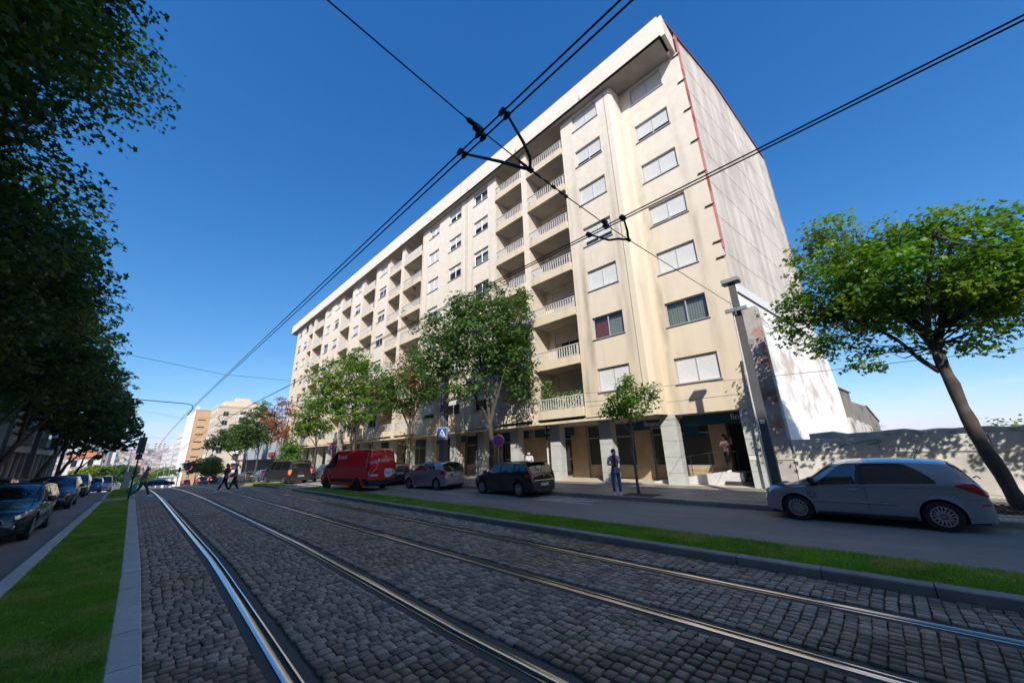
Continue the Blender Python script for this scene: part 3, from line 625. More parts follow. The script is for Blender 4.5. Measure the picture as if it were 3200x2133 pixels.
# balcony doors and their shutters in the back walls
for n, a, b_ in bays:
    hl = [(a+.55, b_-.55, 3.9+FL*k, 3.9+FL*k+2.05) for k in range(NF)]
    mb = MB(); wall_holes(mb, XB, a, b_, ZB, ZT+.6, hl, .12); bb(mb, 'balcony_back_wall', M_wall)
bal = {}
def balcony_meshes(w, solid):
    key = (round(w, 2), solid)
    if key in bal: return bal[key]
    d = {}
    mb = MB(); mb.bbox((-.14, 0, 0), (1.24, w, .13), .01); mb.bbox((-.16, 0, 0), (-.02, w, .49), .012)   # slab, upstand (local: x=0 at facade plane, z=0 slab underside)
    o = mb.build('balcony', M_wall); d['slab'] = o.data; bpy.data.objects.remove(o)
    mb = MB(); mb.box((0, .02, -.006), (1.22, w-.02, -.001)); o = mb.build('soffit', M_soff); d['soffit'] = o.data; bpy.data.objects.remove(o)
    mb = MB(); mb.bbox((-.13, .0, 1.08), (-.05, w, 1.13), .01); mb.box((-.11, .02, .53), (-.07, w-.02, .56))
    for yy in (.03, w-.06): mb.box((-.11, yy, .49), (-.07, yy+.035, 1.08))
    o = mb.build('railing', M_rail_w); d['rail'] = o.data; bpy.data.objects.remove(o)
    n = int(w/.165)
    if solid:
        mb = MB(); mb.box((-.12, .05, .56), (-.105, w-.05, 1.07)); o = mb.build('railing_panel', M_rail_w); d['panel'] = o.data; bpy.data.objects.remove(o)
    mb = MB(); mb.box((-.02, -.026, 0), (.02, .026, .53)); o = mb.build('baluster', M_rail_w); d['bal'] = o.data; bpy.data.objects.remove(o)
    mb = MB()
    for i in range(n): yy = .12+i*(w-.24)/(n-1); mb.box((-.11, yy-.026, .555), (-.07, yy+.026, 1.085))
    o = mb.build('balusters', M_rail_w); d['bals'] = o.data; bpy.data.objects.remove(o)
    dy0, dy1 = .55, w-.55; mb = MB()
    for (p, q, r, s_) in [(dy0, dy1, 0, .05), (dy0, dy1, 2.0, 2.05), (dy0, dy0+.05, .05, 2), (dy1-.05, dy1, .05, 2), (w/2-.025, w/2+.025, .05, 2)]: mb.box((1.3, p, .51+r), (1.34, q, .51+s_))
    o = mb.build('door_frame', M_alu); d['dframe'] = o.data; bpy.data.objects.remove(o)
    mb = MB(); mb.poly([(1.33, dy0, .51), (1.33, dy0, 2.56), (1.33, dy1, 2.56), (1.33, dy1, .51)]); o = mb.build('door_pane', M_paned); d['dpane'] = o.data; bpy.data.objects.remove(o)
    for fr in (.35, .7, 1):
        H = 2.0*fr; n_ = int(H/.06); mb = MB()
        for i in range(n_):
            za = 2.54-H+i*H/n_; mb.grid([[(1.29, dy0+.05, za), (1.278, dy0+.05, za+.6*H/n_), (1.29, dy0+.05, za+H/n_)], [(1.29, dy1-.05, za), (1.278, dy1-.05, za+.6*H/n_), (1.29, dy1-.05, za+H/n_)]])
        o = mb.build('shutter', M_shut2); d['sh', fr] = o.data; bpy.data.objects.remove(o)
    bal[key] = d; d['n'] = n
    return d
for n, a, b_ in bays:
    for k in range(NF):
        solid = n in ('J', 'L', 'O', 'P', 'H', 'G') and ((k in (6, 5, 4) and n in ('L', 'O', 'P', 'J')) or (k == 6 and n == 'G'))
        w = b_-a; d = balcony_meshes(w, solid); z = 3.39+FL*k
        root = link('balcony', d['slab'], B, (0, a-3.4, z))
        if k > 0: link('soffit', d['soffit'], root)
        link('railing', d['rail'], root); link('door_frame', d['dframe'], root); link('door_pane', d['dpane'], root)
        if solid: link('railing_panel', d['panel'], root)
        if n in ('C1', 'C2'):
            for i in range(d['n']): link('baluster', d['bal'], root, (-.09, .12+i*(w-.24)/(d['n']-1), .555))
        else: tag(link('balusters', d['bals'], root), kind='stuff')
        fr = {('C1', 0): 1, ('C1', 1): .35, ('C1', 2): .7}.get((n, k), random.choice((.35, .7, 1, 1, 0)))
        if fr: link('shutter', d['sh', fr], root)
# top soffit, fascia and its roof edge
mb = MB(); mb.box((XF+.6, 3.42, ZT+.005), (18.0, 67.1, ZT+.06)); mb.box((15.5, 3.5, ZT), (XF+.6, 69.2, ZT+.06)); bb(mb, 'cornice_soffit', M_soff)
mb = MB(); mb.box((15.5, 3.5, ZT), (15.62, 69.2, 24.0)); mb.box((15.62, 3.5, ZT), (17.0, 3.62, 24.0)); mb.box((15.62, 69.08, ZT), (28, 69.2, 24.0))
bb(mb, 'cornice', M_wall_up)
mb = MB()
for yy in (20.73, 45.5): mb = MB(); mb.box((15.492, yy-.015, ZT), (15.5, yy+.015, 24.0)); bb(mb, 'cornice_joint', mat('render joint', (.3, .27, .22)))
mb = MB(); mb.bbox((15.47, 3.46, 24.0), (15.8, 69.3, 24.035), .01); bb(mb, 'roof_edge', M_rooft)
mb = MB()
for yy in [8.6+5.55*i for i in range(11)]:
    mb.tube([(15.47, yy, ZT+.05), (15.4, yy-.05, ZT+.12), (15.42, yy+.06, ZT+.22), (15.38, yy-.04, ZT+.3)], .012, 5); mb.tube([(15.49, yy, ZT+.02), (15.36, yy, ZT+.02), (15.36, yy+.1, ZT+.1)], .012, 5)
bb(mb, 'cable_hook', M_dk)
# pitched roof and the mass of the block
th = radians(6); wd = Vector((cos(th), -sin(th), 0))
def sw(u, z, out=0.0):
    """point on the end wall: u metres along it from the street corner, z up, out metres towards the viewer's side"""
    return (16+wd.x*u-sin(th)*out, 3.4+wd.y*u-cos(th)*out, z)
U1 = 15.45; ZR = 24.9; UR = 6.9
mb = MB(); e = sw(UR, ZR); e2 = sw(U1, 23.75)
mb.poly([(15.6, 3.45, 24.0), (e[0], e[1], ZR), (e[0], 69, ZR), (15.6, 69, 24.0)]); mb.poly([(e[0], e[1], ZR), (e2[0], e2[1], 23.75), (e2[0], 69, 23.75), (e[0], 69, ZR)])
bb(mb, 'roof', M_rooft)
mb = MB(); mb.box((XB+.14, 6.8, .1), (31, 67.1, ZT)); mb.box((XA+.45, 3.45, 3.15), (31, 6.8, ZT)); mb.box((17.0, 67.0, .1), (31.0, 67.1, ZT))
# keep the mass clear of the arcade below the first floor
mb = MB(); mb.box((XB+.5, 6.8, 3.3), (31, 67.1, ZT)); mb.box((XA+.5, 3.5, 3.3), (31, 6.8, ZT)); mb.box((22.4, 3.5, -.5), (31, 67.1, 3.3)); mb.poly([(16, 67.1, ZB), (31, 67.1, ZB), (31, 67.1, ZT), (16, 67.1, ZT)])
bb(mb, 'structure_core', M_wall)
# slab over the arcade
mb = MB(); mb.box((XF, 7.0, ZB), (22.4, 67.1, 3.3)); mb.box((XA+.002, 3.45, 3.12), (22.4, 7.0, 3.3))
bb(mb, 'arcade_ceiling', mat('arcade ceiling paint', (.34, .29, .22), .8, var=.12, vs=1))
mb = MB(); mb.box((XF-.004, 7.0, ZB-.02), (XF+.14, 67.1, ZB+.1)); bb(mb, 'slab_edge', M_wall)
# end wall: corrugated sheets hung in overlapping rows
M_corr = mat('fibre cement sheet', (.48, .45, .41), .9, var=.24, vs=1.1, bump=.25, bs=30, stretch=(1.6, 1.6, .12), island=.05, hue2=(.40, .37, .335), h2s=.35)
P = [sw(.9, 8.2, -.06), sw(U1, 8.2, -.06), sw(U1, 23.7, -.06), sw(UR, ZR-.05, -.06), sw(.0, 24.0, -.06), sw(.0, 8.2, -.06)]
mb = MB(); mb.poly([sw(1.02, .1, -.06), sw(U1, .1, -.06), sw(U1, 23.7, -.06), sw(UR, ZR-.05, -.06), sw(1.02, 23.9, -.06)]); bb(mb, 'end_wall', M_wall)
rowz = [24.9, 24.2, 22.25, 20.3, 18.35, 16.35, 14.35, 12.35, 10.3, 8.45]
def ztop(u): return 24.0+(ZR-24.0)*u/UR if u < UR else ZR+(23.75-ZR)*(u-UR)/(U1-UR)
U0 = 1.22; cw = (U1-U0)/13
for r in range(len(rowz)-1):
    zt, zb_ = rowz[r], rowz[r+1]
    for c in range(13):
        ua = U0+c*cw; mb = MB(); n = 24; top = []; bot = []; jig = random.uniform(-.01, .01)
        lowu = .9 if zb_ < 12 else 0
        for i in range(n+1):
            u = ua+cw*i/n; o = .016+.034*sin(2*pi*(u/.177)); zc = min(zt+.02, ztop(u)-.03)
            top.append(sw(u, zc, o+.0)); bot.append(sw(u, min(zb_-.05+jig+.025*sin(2*pi*u/.177), zc), o+.022))
        if zb_ > ztop(ua) and zb_ > ztop(ua+cw): continue
        mb.grid([bot, top]); bb(mb, 'cladding_sheet', M_corr, smooth='all')
# red barge along the roof line and the back edge
mb = MB()
for (u0_, z0_, u1_, z1_) in [(0, 24.0, UR, ZR), (UR, ZR, U1+.2, 23.72)]:
    n = 40
    for i in range(n):
        ua = u0_+(u1_-u0_)*i/n; ub = u0_+(u1_-u0_)*(i+1)/n-.02; za = z0_+(z1_-z0_)*i/n; zb_ = z0_+(z1_-z0_)*(i+1)/n
        mb.prism([sw(ua, za-.04, .12), sw(ub, zb_-.04, .12), sw(ub, zb_+.05, .12), sw(ua, za+.03, .12)], (0, .3, 0))
bb(mb, 'barge_tiles', M_rooft)
mb = MB(); mb.prism([sw(U1, 5.2, .1), sw(U1+.22, 5.2, .1), sw(U1+.12, 23.7, .1), sw(U1-.02, 23.7, .1)], (0, .25, 0)); bb(mb, 'back_edge_flashing', mat('flashing', (.33, .3, .28), .8, var=.3, vs=2, hue2=(.4, .16, .13), h2s=1.2))
mb = MB(); mb.box((XA+.001, 3.19, 3.12), (XA+.3, 3.41, ZT)); bb(mb, 'wall_return', M_wall)
mb = MB(); mb.box((15.62, 3.3, ZT+.06), (17.2, 3.5, 24.0)); bb(mb, 'wall_return', M_wall_up)
# peeling pink corner flashing with rusted brackets
M_pink = mat('peeling pink paint', (.50, .20, .165), .7, var=.12, vs=3, hue2=(.30, .06, .03), h2s=.9)
mb = MB(); zz = [10.3, 12, 14, 16, 18, 20, 22, 23.95]
mb.grid([[(XA+.0, 3.185, z), sw(1.36, z, .13)] for z in zz])
bb(mb, 'corner_flashing', M_pink)
mb = MB(); mb.box((XA+.0, 3.22, 3.1), (XA+.22, 3.3, 8.6)); bb(mb, 'corner_strip', mat('pale metal strip', (.5, .49, .45), .5, .2, var=.15))
M_rust = mat('rusted iron', (.07, .045, .035), .8, var=.4, vs=12)
for z in (22.3, 20.42, 18.45, 16.4, 14.45, 12.55, 10.6, 9.8, 8.5):
    mb = MB(); X = XA-.42
    mb.box((XA-.05, 3.22, z), (XA+.25, 3.30, z+.07)); mb.box((XA-.06, 3.1, z), (XA-.005, 3.5, z+.05)); bb(mb, 'bracket', M_rust)

# ground floor: pillars, shop fronts, signs
M_teal = mat('teal sign board', (.004, .06, .10), .5, var=.06)
M_white = mat('white lettering', (.8, .8, .8), .5, var=.03)
PIL = [6.48+3.3*k for k in range(19)]
for k, yy in enumerate(PIL):
    mb = MB(); zs_ = [.13, .62, 1.3, 1.98, 2.66, ZB+.0]
    if k == 18: break
    root = None; z_end = ZB if yy > 6.9 else 3.12
    root = bb((lambda m_: (m_.box((17.03, yy+.03, .13), (17.47, yy+.69, z_end)), m_)[1])(MB()), 'pillar', M_stone)
    lv = zs_ if k < 7 else [.13, z_end]
    for i in range(len(lv)-1):
        mb = MB(); top = min(lv[i+1], z_end)-.004; mb.bbox((17.0, yy, lv[i]+.004), (17.5, yy+.72, top), .006)
        mb.v = [(p[0]-16, p[1]-3.4, p[2]) for p in mb.v]; mb.build('stone_slab', M_stone, root)
# white stone slabs of the end pier beside the entrance
root = bb((lambda m_: (m_.box((17.03, 3.43, .13), (17.6, 3.87, 3.1)), m_)[1])(MB()), 'pillar', M_stone)
for i in range(5):
    mb = MB(); mb.bbox((17.0, 3.42, .13+i*.6+.004), (17.62, 3.9, .13+(i+1)*.598-.004), .006); mb.v = [(p[0]-16, p[1]-3.4, p[2]) for p in mb.v]; mb.build('stone_slab', M_stone, root)
XS = 19.4
# shop front wall: piers of sandstone, windows with low sill walls, dark void doors
y = 3.9
segs = []
seq = [('void', 1.2), ('pier', .75), ('win', 2.9), ('pier', .95), ('win', 3.1), ('pier', 1.15), ('door', 1.75), ('pier', 2.6), ('slim', .7), ('pier', .4), ('door1', 1.0), ('slim', .5), ('pier', .9), ('win', 2.9), ('pier', .9), ('win', 2.5), ('pier', .9), ('door1', 1.1), ('pier', .7), ('win', 2.6), ('pier', .8)]
while y < 66:
    for kind, w in seq:
        if y+w > 66: w = 66-y
        if w > .2: segs.append((kind, y, y+w))
        y += w
        if y >= 66: break
for i, (kind, a, b_) in enumerate(segs):
    if kind == 'pier':
        n = 5; root = bb((lambda m_: (m_.box((XS-.12, a, .13), (XS+.3, b_, ZB)), m_)[1])(MB()), 'arcade_pier', M_sandst)
        if a < 30:
            for j in range(5):
                cols_ = 2 if b_-a > 1.6 else 1
                for q in range(cols_):
                    mb = MB(); ww = (b_-a)/cols_; mb.bbox((XS-.15, a+q*ww+.003, .13+j*.6+.004), (XS-.11, a+(q+1)*ww-.003, .13+(j+1)*.6-.004), .004); mb.v = [(p[0]-16, p[1]-3.4, p[2]) for p in mb.v]; mb.build('stone_slab', M_sandst, root)
    elif kind in ('win', 'slim'):
        bb((lambda m_: (m_.box((XS, a, .13), (XS+.25, b_, .8)), m_)[1])(MB()), 'shop_sill_wall', M_sandst)
        mb = MB(); t = .05
        for q in ([(a, b_, .8, .86), (a, b_, 2.35, 2.4), (a, b_, ZB-.06, ZB), (a, a+t, .86, ZB), (b_-t, b_, .86, ZB)]+([((a+b_)/2-.03, (a+b_)/2+.03, .86, ZB)] if kind == 'win' else [])): mb.box((XS+.02, q[0], q[2]), (XS+.09, q[1], q[3]))
        fr = bb(mb, 'shop_window', M_alu); mb = MB(); mb.poly([(XS+.06, a, .86), (XS+.06, a, ZB), (XS+.06, b_, ZB), (XS+.06, b_, .86)]); mb.v = [(p[0]-16, p[1]-3.4, p[2]) for p in mb.v]; mb.build('pane', M_shop, fr)
    else:
        mb = MB()
        for q in [(a, b_, 2.4, 2.46), (a, a+.07, .3, ZB), (b_-.07, b_, .3, ZB), (a, b_, 1.15, 1.25)]+([((a+b_)/2-.05, (a+b_)/2+.05, .3, 2.4)] if kind == 'door' else []): mb.box((XS+.25, q[0], q[2]), (XS+.32, q[1], q[3]))
        if kind != 'void':
            fr = bb(mb, 'shop_door', M_alu); mb = MB(); mb.poly([(XS+.29, a, .3), (XS+.29, a, ZB), (XS+.29, b_, ZB), (XS+.29, b_, .3)]); mb.v = [(p[0]-16, p[1]-3.4, p[2]) for p in mb.v]; mb.build('pane', M_paned, fr)
        mb = MB()
        for s_ in range(3): mb.box((XS-.5+.27*s_ if kind != 'void' else 17.7+.3*s_, a, .13), (XS+.5, b_, .13+.1*(s_+1) if kind != 'void' else .13+.16*(s_+1)))
        bb(mb, 'entrance_steps', M_sandst if kind != 'void' else M_darkst)
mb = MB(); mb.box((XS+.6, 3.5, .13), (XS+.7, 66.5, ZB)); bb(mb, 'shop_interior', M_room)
# teal fascia boards with lettering over the shop fronts
def board(a, b_, X, z0, z1, txt, size, sub=None, off=0, logo=False):
    mb = MB(); mb.bbox((X-.06, a, z0), (X, b_, z1), .008); o = bb(mb, 'sign_board', M_teal)
    Mx = axes((X-.062-16, (a+b_)/2+off-3.4, (z0+z1)/2+.03), (0, -1, 0), (0, 0, 1))
    if txt: text('lettering', txt, size, M_white, o, Mx)
    if sub: text('small_lettering', sub, size*.34, M_white, o, axes((X-.062-16, (a+b_)/2+off-3.4, z0+.06), (0, -1, 0), (0, 0, 1)))
    return o
board(3.95, 6.45, 17.9, 2.62, 3.1, 'finanças', .36, 'PORTO', -1.3)
board(7.25, 9.6, 18.6, 2.62, 3.1, 'finanças', .36, 'FINANÇAS', -.3)
mb = MB(); mb.box((18.9, 6.2, 2.15), (19.0, 6.9, 3.1)); bb(mb, 'sign_board', M_teal)
for (a, b_, tx) in [(13.4, 16.6, 'finanças+)'), (17.2, 19.6, ''), (20.3, 22.6, ''), (24.2, 26.3, 'finanças'), (27.2, 29.4, ''), (30.6, 32.2, ''), (34, 35.5, 'finanças'), (37.5, 39, '')]: board(a, b_, 18.9, 2.6, 3.1, tx, .34)
# drainpipes on the pillars
for yy, z0, z1 in [(13.95, .13, 3.15), (20.4, .13, 3.1), (33.9, .13, 3.1), (40.5, .13, 3.1)]:
    mb = MB(); mb.tube([(16.9, yy, z0), (16.9, yy, z1)], .05, 10); bb(mb, 'drainpipe', M_dk, smooth=True)
    mb = MB(); mb.tube([(16.9, yy, z0), (16.9, yy, 1.9)], .056, 10); bb(mb, 'drainpipe_guard', mat('pale pipe', (.5, .5, .48), .5), smooth=True)
mb = MB(); mb.tube([(16.6, 3.3, .13), (16.6, 3.3, 1.5), (16.8, 3.28, 5.2)], .045, 10); bb(mb, 'drainpipe', mat('pale pipe', (.5, .5, .48), .5), smooth=True)
# notices
M_pap = mat('paper notice', (.65, .65, .6), .8, var=.05)
for (X, yy, z, w, h) in [(XS+.05, 5.35, 1.95, .3, .35), (XS+.05, 5.0, 1.75, .25, .35), (XS-.16, 11.05, 1.9, .3, .2), (XS+.05, 15.0, 1.9, .35, .25), (16.98, 3.6, 1.15, .28, .16)]:
    mb = MB(); mb.box((X-.01, yy, z), (X-.003, yy+w, z+h)); bb(mb, 'notice', M_pap)
# ramp up to the entrance
M_ramp = mat('white ramp render', (.55, .54, .52), .8, var=.12, vs=2)
R = thing('access_ramp', 'white rendered wheelchair ramp with metal handrails behind the first stone pillar', 'ramp', (17.8, 5.6, .13))
mb = MB(); mb.prism([(0, -1.2, 0), (0, 2.6, 0), (0, 2.6, .06), (0, -.3, .5), (0, -1.2, .5)], (1.3, 0, 0)); mb.build('ramp_body', M_ramp, R)
mb = MB()
for (yy, z) in [(2.4, .08), (1.6, .2), (.8, .33), (0, .45), (-1.1, .5)]: mb.tube([(.05, yy, z), (.05, yy, z+.85)], .016, 6)
mb.tube([(.05, 2.4, .93), (.05, 0, 1.3), (.05, -1.1, 1.35)], .02, 6); mb.build('handrail', M_dk, R, smooth=True)
# planting and things on the nearest lower balcony
Mleaf_b = mat('balcony leaf', (.09, .15, .03), .6, var=.3, vs=5, island=.4, trans=.25)
def leafcloud(n, fn, size, m, name, parent=None, kind='stuff'):
    P = np.array([fn() for _ in range(n)]); V = np.zeros((n, 4, 3)); a = RNG.normal(size=(n, 3)); a /= np.linalg.norm(a, axis=1)[:, None]; r = RNG.normal(size=(n, 3)); b_ = np.cross(a, r); b_ /= np.linalg.norm(b_, axis=1)[:, None]
    s = size*RNG.uniform(.6, 1.3, n)[:, None]; V[:, 0] = P; V[:, 1] = P+a*s*.5+b_*s*.35; V[:, 2] = P+a*s; V[:, 3] = P+a*s*.5-b_*s*.35
    return tag(fast_mesh(name, V, np.arange(n*4), np.full(n, 4), m, parent), kind=kind)
t = thing('balcony_plants', 'leafy potted plants trained along the lowest white railing of the nearest balcony column', 'plants', (0, 0, 0))
mb = MB()
for k in range(5): mb.bbox((16.0, 10.75+k*.58, 3.54), (16.25, 11.2+k*.58, 3.85), .02)
mb.build('planter_box', mat('terracotta pot', (.3, .12, .07), .8, var=.15), t)
leafcloud(1500, lambda: (random.gauss(16.03, .06), random.uniform(10.7, 13.5), random.uniform(3.85, 4.75)), .11, Mleaf_b, 'foliage', t)
leafcloud(700, lambda: (random.gauss(16.2, .12), random.gauss(13.2, .16), random.uniform(4.4, 5.6)), .11, Mleaf_b, 'foliage', t)
for (X, yy, z, n, lab) in [(16.2, 29.0, 17.6, 260, 'green potted plant rising over a railing high in the second balcony group'), (16.2, 30.2, 14.9, 260, 'spiky green potted plant over a railing in the second balcony group'), (16.25, 15.6, 21.1, 120, 'small green plant behind the topmost railing of the first balcony pair')]:
    t = thing('potted_plant', lab, 'plant', (X, yy, z-.6)); mb = MB(); mb.lathe([(.0, 0), (.13, 0), (.17, .3), (.14, .3)], 12); mb.build('pot', mat('terracotta pot', (.3, .12, .07)), t)
    leafcloud(n, lambda: (random.gauss(0, .22), random.gauss(0, .3), random.uniform(.3, .95)), .13, Mleaf_b, 'foliage', t)
mb = MB(); mb.tube([(0, 0, 0), (0, 0, .08)], .3, 24)
M_dish = mat('satellite dish', (.45, .47, .5), .5, var=.05)
for (X, yy, z) in [(15.7, 65.5, 3.6), (15.8, 37.6, 6.1)]:
    t = thing('satellite_dish', 'pale round satellite dish fixed to the facade %s' % ('near its far end' if yy > 50 else 'behind the utility pole box'), 'satellite dish', (X, yy, z))
    mb = MB(); mb.lathe([(0, .0), (.2, .02), (.34, .07), (.42, .13), (.43, .14)], 24, axes((0, 0, 0), (0, 1, .3), (.3, -.3, 1))); mb.build('dish', M_dish, t, smooth='all')
    mb = MB(); mb.tube([(.0, 0, 0), (.25, 0, -.15)], .02, 6); mb.tube([(0, 0, -.3), (-.35, -.2, -.1)], .01, 5); mb.build('arm', M_dk, t)

# ------------------------------------------------------------------ party wall, garden wall and the lower roofs beyond
M_wh = mat('flaking white render', (.84, .83, .81), .85, var=.05, vs=1.3, bump=.3, bs=14, hue2=(.56, .49, .41), h2s=.5)
M_peel = mat('peeling render over brick', (.40, .37, .34), .9, var=.15, vs=2, bump=.6, bs=16, hue2=(.36, .13, .08), h2s=1.0)
t = thing('party_wall', 'tall white rendered party wall with flaking paint below the corrugated end wall', 'wall', (17, 3, 0))
mb = MB()
def pw(u, z, o): q = sw(u, z, o); return (q[0]-17, q[1]-3, q[2])
mb.prism([pw(1.0, 0, .28), pw(U1+1.2, 0, .28), pw(U1+1.2, 5.0, .28), pw(U1-.1, 8.1, .28), pw(1.0, 8.0, .28)], (sin(th)*.28, cos(th)*.28, 0)); mb.build('white_wall', M_wh, t)
mb = MB(); mb.prism([pw(1.0, 8.0, .3), pw(U1-.05, 8.1, .3), pw(U1-.05, 8.75, .18), pw(1.0, 8.65, .18)], (sin(th)*.2, cos(th)*.2, 0)); mb.build('mortar_ledge', mat('pale mortar', (.60, .60, .59), .9, var=.08, vs=2), t)
mb = MB(); mb.prism([pw(1.0, 7.96, .33), pw(U1-.05, 8.05, .33), pw(U1-.05, 8.1, .33), pw(1.0, 8.01, .33)], (sin(th)*.1, cos(th)*.1, 0)); mb.build('ledge_lip', M_rust, t)
t = thing('wall_pier', 'narrow peeling pink and grey wall pier standing behind the dark concrete pole', 'wall pier', (16.9, 2.9, .1))
mb = MB(); mb.bbox((0, -.42, 0), (.55, .12, 7.1), .02); mb.build('pier', M_peel, t); mb = MB(); mb.bbox((-.03, -.45, 1.05), (.3, .12, 1.2), .01); mb.build('band', M_gran, t)
# lower extensions behind
M_oldc = mat('streaked old cement', (.24, .215, .18), .9, var=.25, vs=1.4, bump=.4, bs=12, stretch=(1.5, 1.5, .15), hue2=(.14, .125, .105), h2s=.5)
t = thing('low_annex', 'low streaked cement annex stepping down behind the white party wall', 'building', (32, 1.6, 0))
def an(u, z, o=.0): q = sw(u, z, o); return (q[0]-32, q[1]-1.6, q[2])
mb = MB(); mb.prism([an(U1+.2, -1, .1), an(21.4, -1, .1), an(21.3, 5.2, .1), an(U1+.2, 5.3, .1)], (0, 5, 0)); mb.build('wall', M_oldc, t)
mb = MB(); mb.prism([an(21.4, -1, .1), an(31.8, -1, .1), an(31.8, 3.35, .1), an(27.2, 4.5, .1), an(21.4, 4.55, .1)], (0, 5, 0)); mb.build('wall', M_oldc, t)
mb = MB(); mb.prism([an(U1+.15, 5.3, .2), an(21.5, 5.2, .2), an(21.5, 5.27, .2), an(U1+.15, 5.37, .2)], (0, 5, 0)); mb.prism([an(27.2, 4.5, .2), an(31.9, 3.33, .2), an(31.9, 3.42, .2), an(27.2, 4.6, .2)], (0, 5, 0)); mb.build('roof_sheet', mat('roof sheet', (.3, .27, .24), .8, var=.2), t)
t = thing('old_boundary_wall', 'rough grey and white old rubble wall running behind the garden wall', 'wall', (18, 2, 0))
mb = MB(); zt = lambda u: 2.95-.12*sin(u*3)-(.25 if u > 3.2 else 0)
for i in range(28):
    u = U1+1.3+i*.55; mb.prism([an(u, -1, .35+.02*sin(i*5)), an(u+.57, -1, .35), an(u+.57, 3.2-.03*i+.08*sin(i*1.7)-(.5 if i > 14 else 0), .35), an(u, 3.2-.03*i+.08*sin(i*2.3)-(.5 if i > 14 else 0), .35)], (0, .3, 0))
mb.v = [(p[0]+14, p[1]-.4, p[2]) for p in mb.v]; mb.build('wall', mat('stained white render', (.58, .55, .5), .9, var=.12, vs=1.5, bump=.6, bs=10, hue2=(.25, .22, .19), h2s=.8, stretch=(1.5, 1.5, .3)), t)
M_gw = mat('grey painted garden wall', (.62, .60, .56), .85, var=.1, vs=2, bump=.25, bs=18, hue2=(.54, .52, .47), h2s=.9)
M_gw2 = mat('weathered wall render', (.62, .60, .53), .9, var=.14, vs=2.2, bump=.6, bs=9, hue2=(.46, .44, .39), h2s=.8)
t = thing('garden_wall', 'low grey rendered garden wall with a smooth upper band, running behind the silver hatchback', 'wall', (16.9, 2.4, .1))
y = 0
for k in range(9):
    l = 2.25; mb = MB(); mb.bbox((-.05, y-l+.012, 1.27), (.25, y, 1.75), .01); mb.build('coping_panel', M_gw, t); y -= l
mb = MB(); mb.box((0, -20, 0), (.25, .05, 1.24)); mb.box((-.02, -20, 1.24), (.25, .05, 1.268)); mb.build('wall', M_gw2, t)
mb = MB(); mb.box((-.015, -20, .1), (0, .05, .3)); mb.build('plinth', M_gw2, t)
mb = MB(); yy = .6
G1 = mat('graffiti line', (.03, .03, .03), .8)
for pth in [[(-.9, 1.45), (-1.15, 1.6), (-1.5, 1.5), (-1.9, 1.62), (-2.3, 1.66)], [(-1.2, 1.4), (-1.45, 1.55), (-1.3, 1.42), (-1.1, 1.5)], [(-.55, 1.4), (-.6, 1.52), (-.7, 1.38), (-.75, 1.5)], [(-2.0, 1.5), (-2.35, 1.62), (-2.2, 1.52), (-1.95, 1.56)]]:
    mb.tube([(-.052, p[0], p[1]) for p in pth], .006, 4)
mb.build('graffiti', G1, t)
t = thing('rubble_wall_top', 'pale rough rubble wall top standing just behind and above the garden wall', 'wall', (17.3, .5, 0))
mb = MB(); n = 60; rows = []
prev = None
for i in range(n+1):
    y = 1.4-i*.35; z = 2.04+.03*sin(i*1.3)+.025*sin(i*3.7)
    rows.append([(.0+.03*sin(i*2.1), y, .1), (.03*sin(i*1.1), y, 1.8), (.04+.02*sin(i*2.9), y, z-.02), (.16, y, z+.02*sin(i)), (.4, y, z-.03), (.42, y, .1)])
mb.grid(rows, flip=True); mb.build('wall', mat('rubble masonry', (.66, .61, .53), .95, var=.22, vs=5, bump=1.0, bs=9, hue2=(.5, .42, .34), h2s=2), t)

# ------------------------------------------------------------------ trees
M_bark = mat('bark', (.15, .125, .10), .9, var=.3, vs=9, bump=1.0, bs=22, stretch=(1, 1, .3), hue2=(.17, .15, .12), h2s=2.5)
M_barkd = mat('dark bark', (.06, .05, .042), .9, var=.3, vs=9, bump=1.0, bs=22, stretch=(1, 1, .3), hue2=(.09, .08, .065), h2s=2.5)
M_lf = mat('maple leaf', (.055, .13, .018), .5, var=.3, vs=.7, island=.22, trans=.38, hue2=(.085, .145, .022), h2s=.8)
M_lf_sun = mat('sunlit maple leaf', (.095, .20, .017), .45, var=.28, vs=.7, island=.22, trans=.45, hue2=(.19, .27, .02), h2s=.45)  # bright copy of the leaf, sunlight worked into its colour
M_lfd = mat('shaded maple leaf', (.032, .076, .015), .5, var=.35, vs=.9, island=.45, trans=.45, hue2=(.07, .12, .018), h2s=.5)  # darker leaf copy, the shade over the left row mixed into its colour
M_lf_red = mat('autumn leaf', (.30, .075, .03), .55, var=.3, vs=1.5, island=.4, trans=.35, hue2=(.30, .16, .03), h2s=1.5)
M_lf_yel = mat('lime leaf', (.20, .26, .02), .5, var=.25, vs=1.5, island=.3, trans=.35)
M_lf_brt = mat('fresh green leaf', (.09, .20, .025), .5, var=.25, vs=1.5, island=.3, trans=.35)
M_lf_olv = mat('olive leaf', (.13, .15, .07), .6, var=.25, vs=1.5, island=.35, trans=.2)
STAR = []
for i, (a, r) in enumerate([(0, 1.0), (28, .48), (58, .86), (88, .40), (125, .62), (180, .22), (235, .62), (272, .40), (302, .86), (332, .48)]): STAR.append((cos(radians(a))*r, sin(radians(a))*r))
STAR = np.array(STAR); KITE = np.array([(1, 0), (.1, .55), (-.75, 0), (.1, -.55)])
TRI6 = np.array([(1, 0), (.3, .3), (.2, .85), (-.3, .25), (-.3, -.25), (.2, -.85), (.3, -.3)])
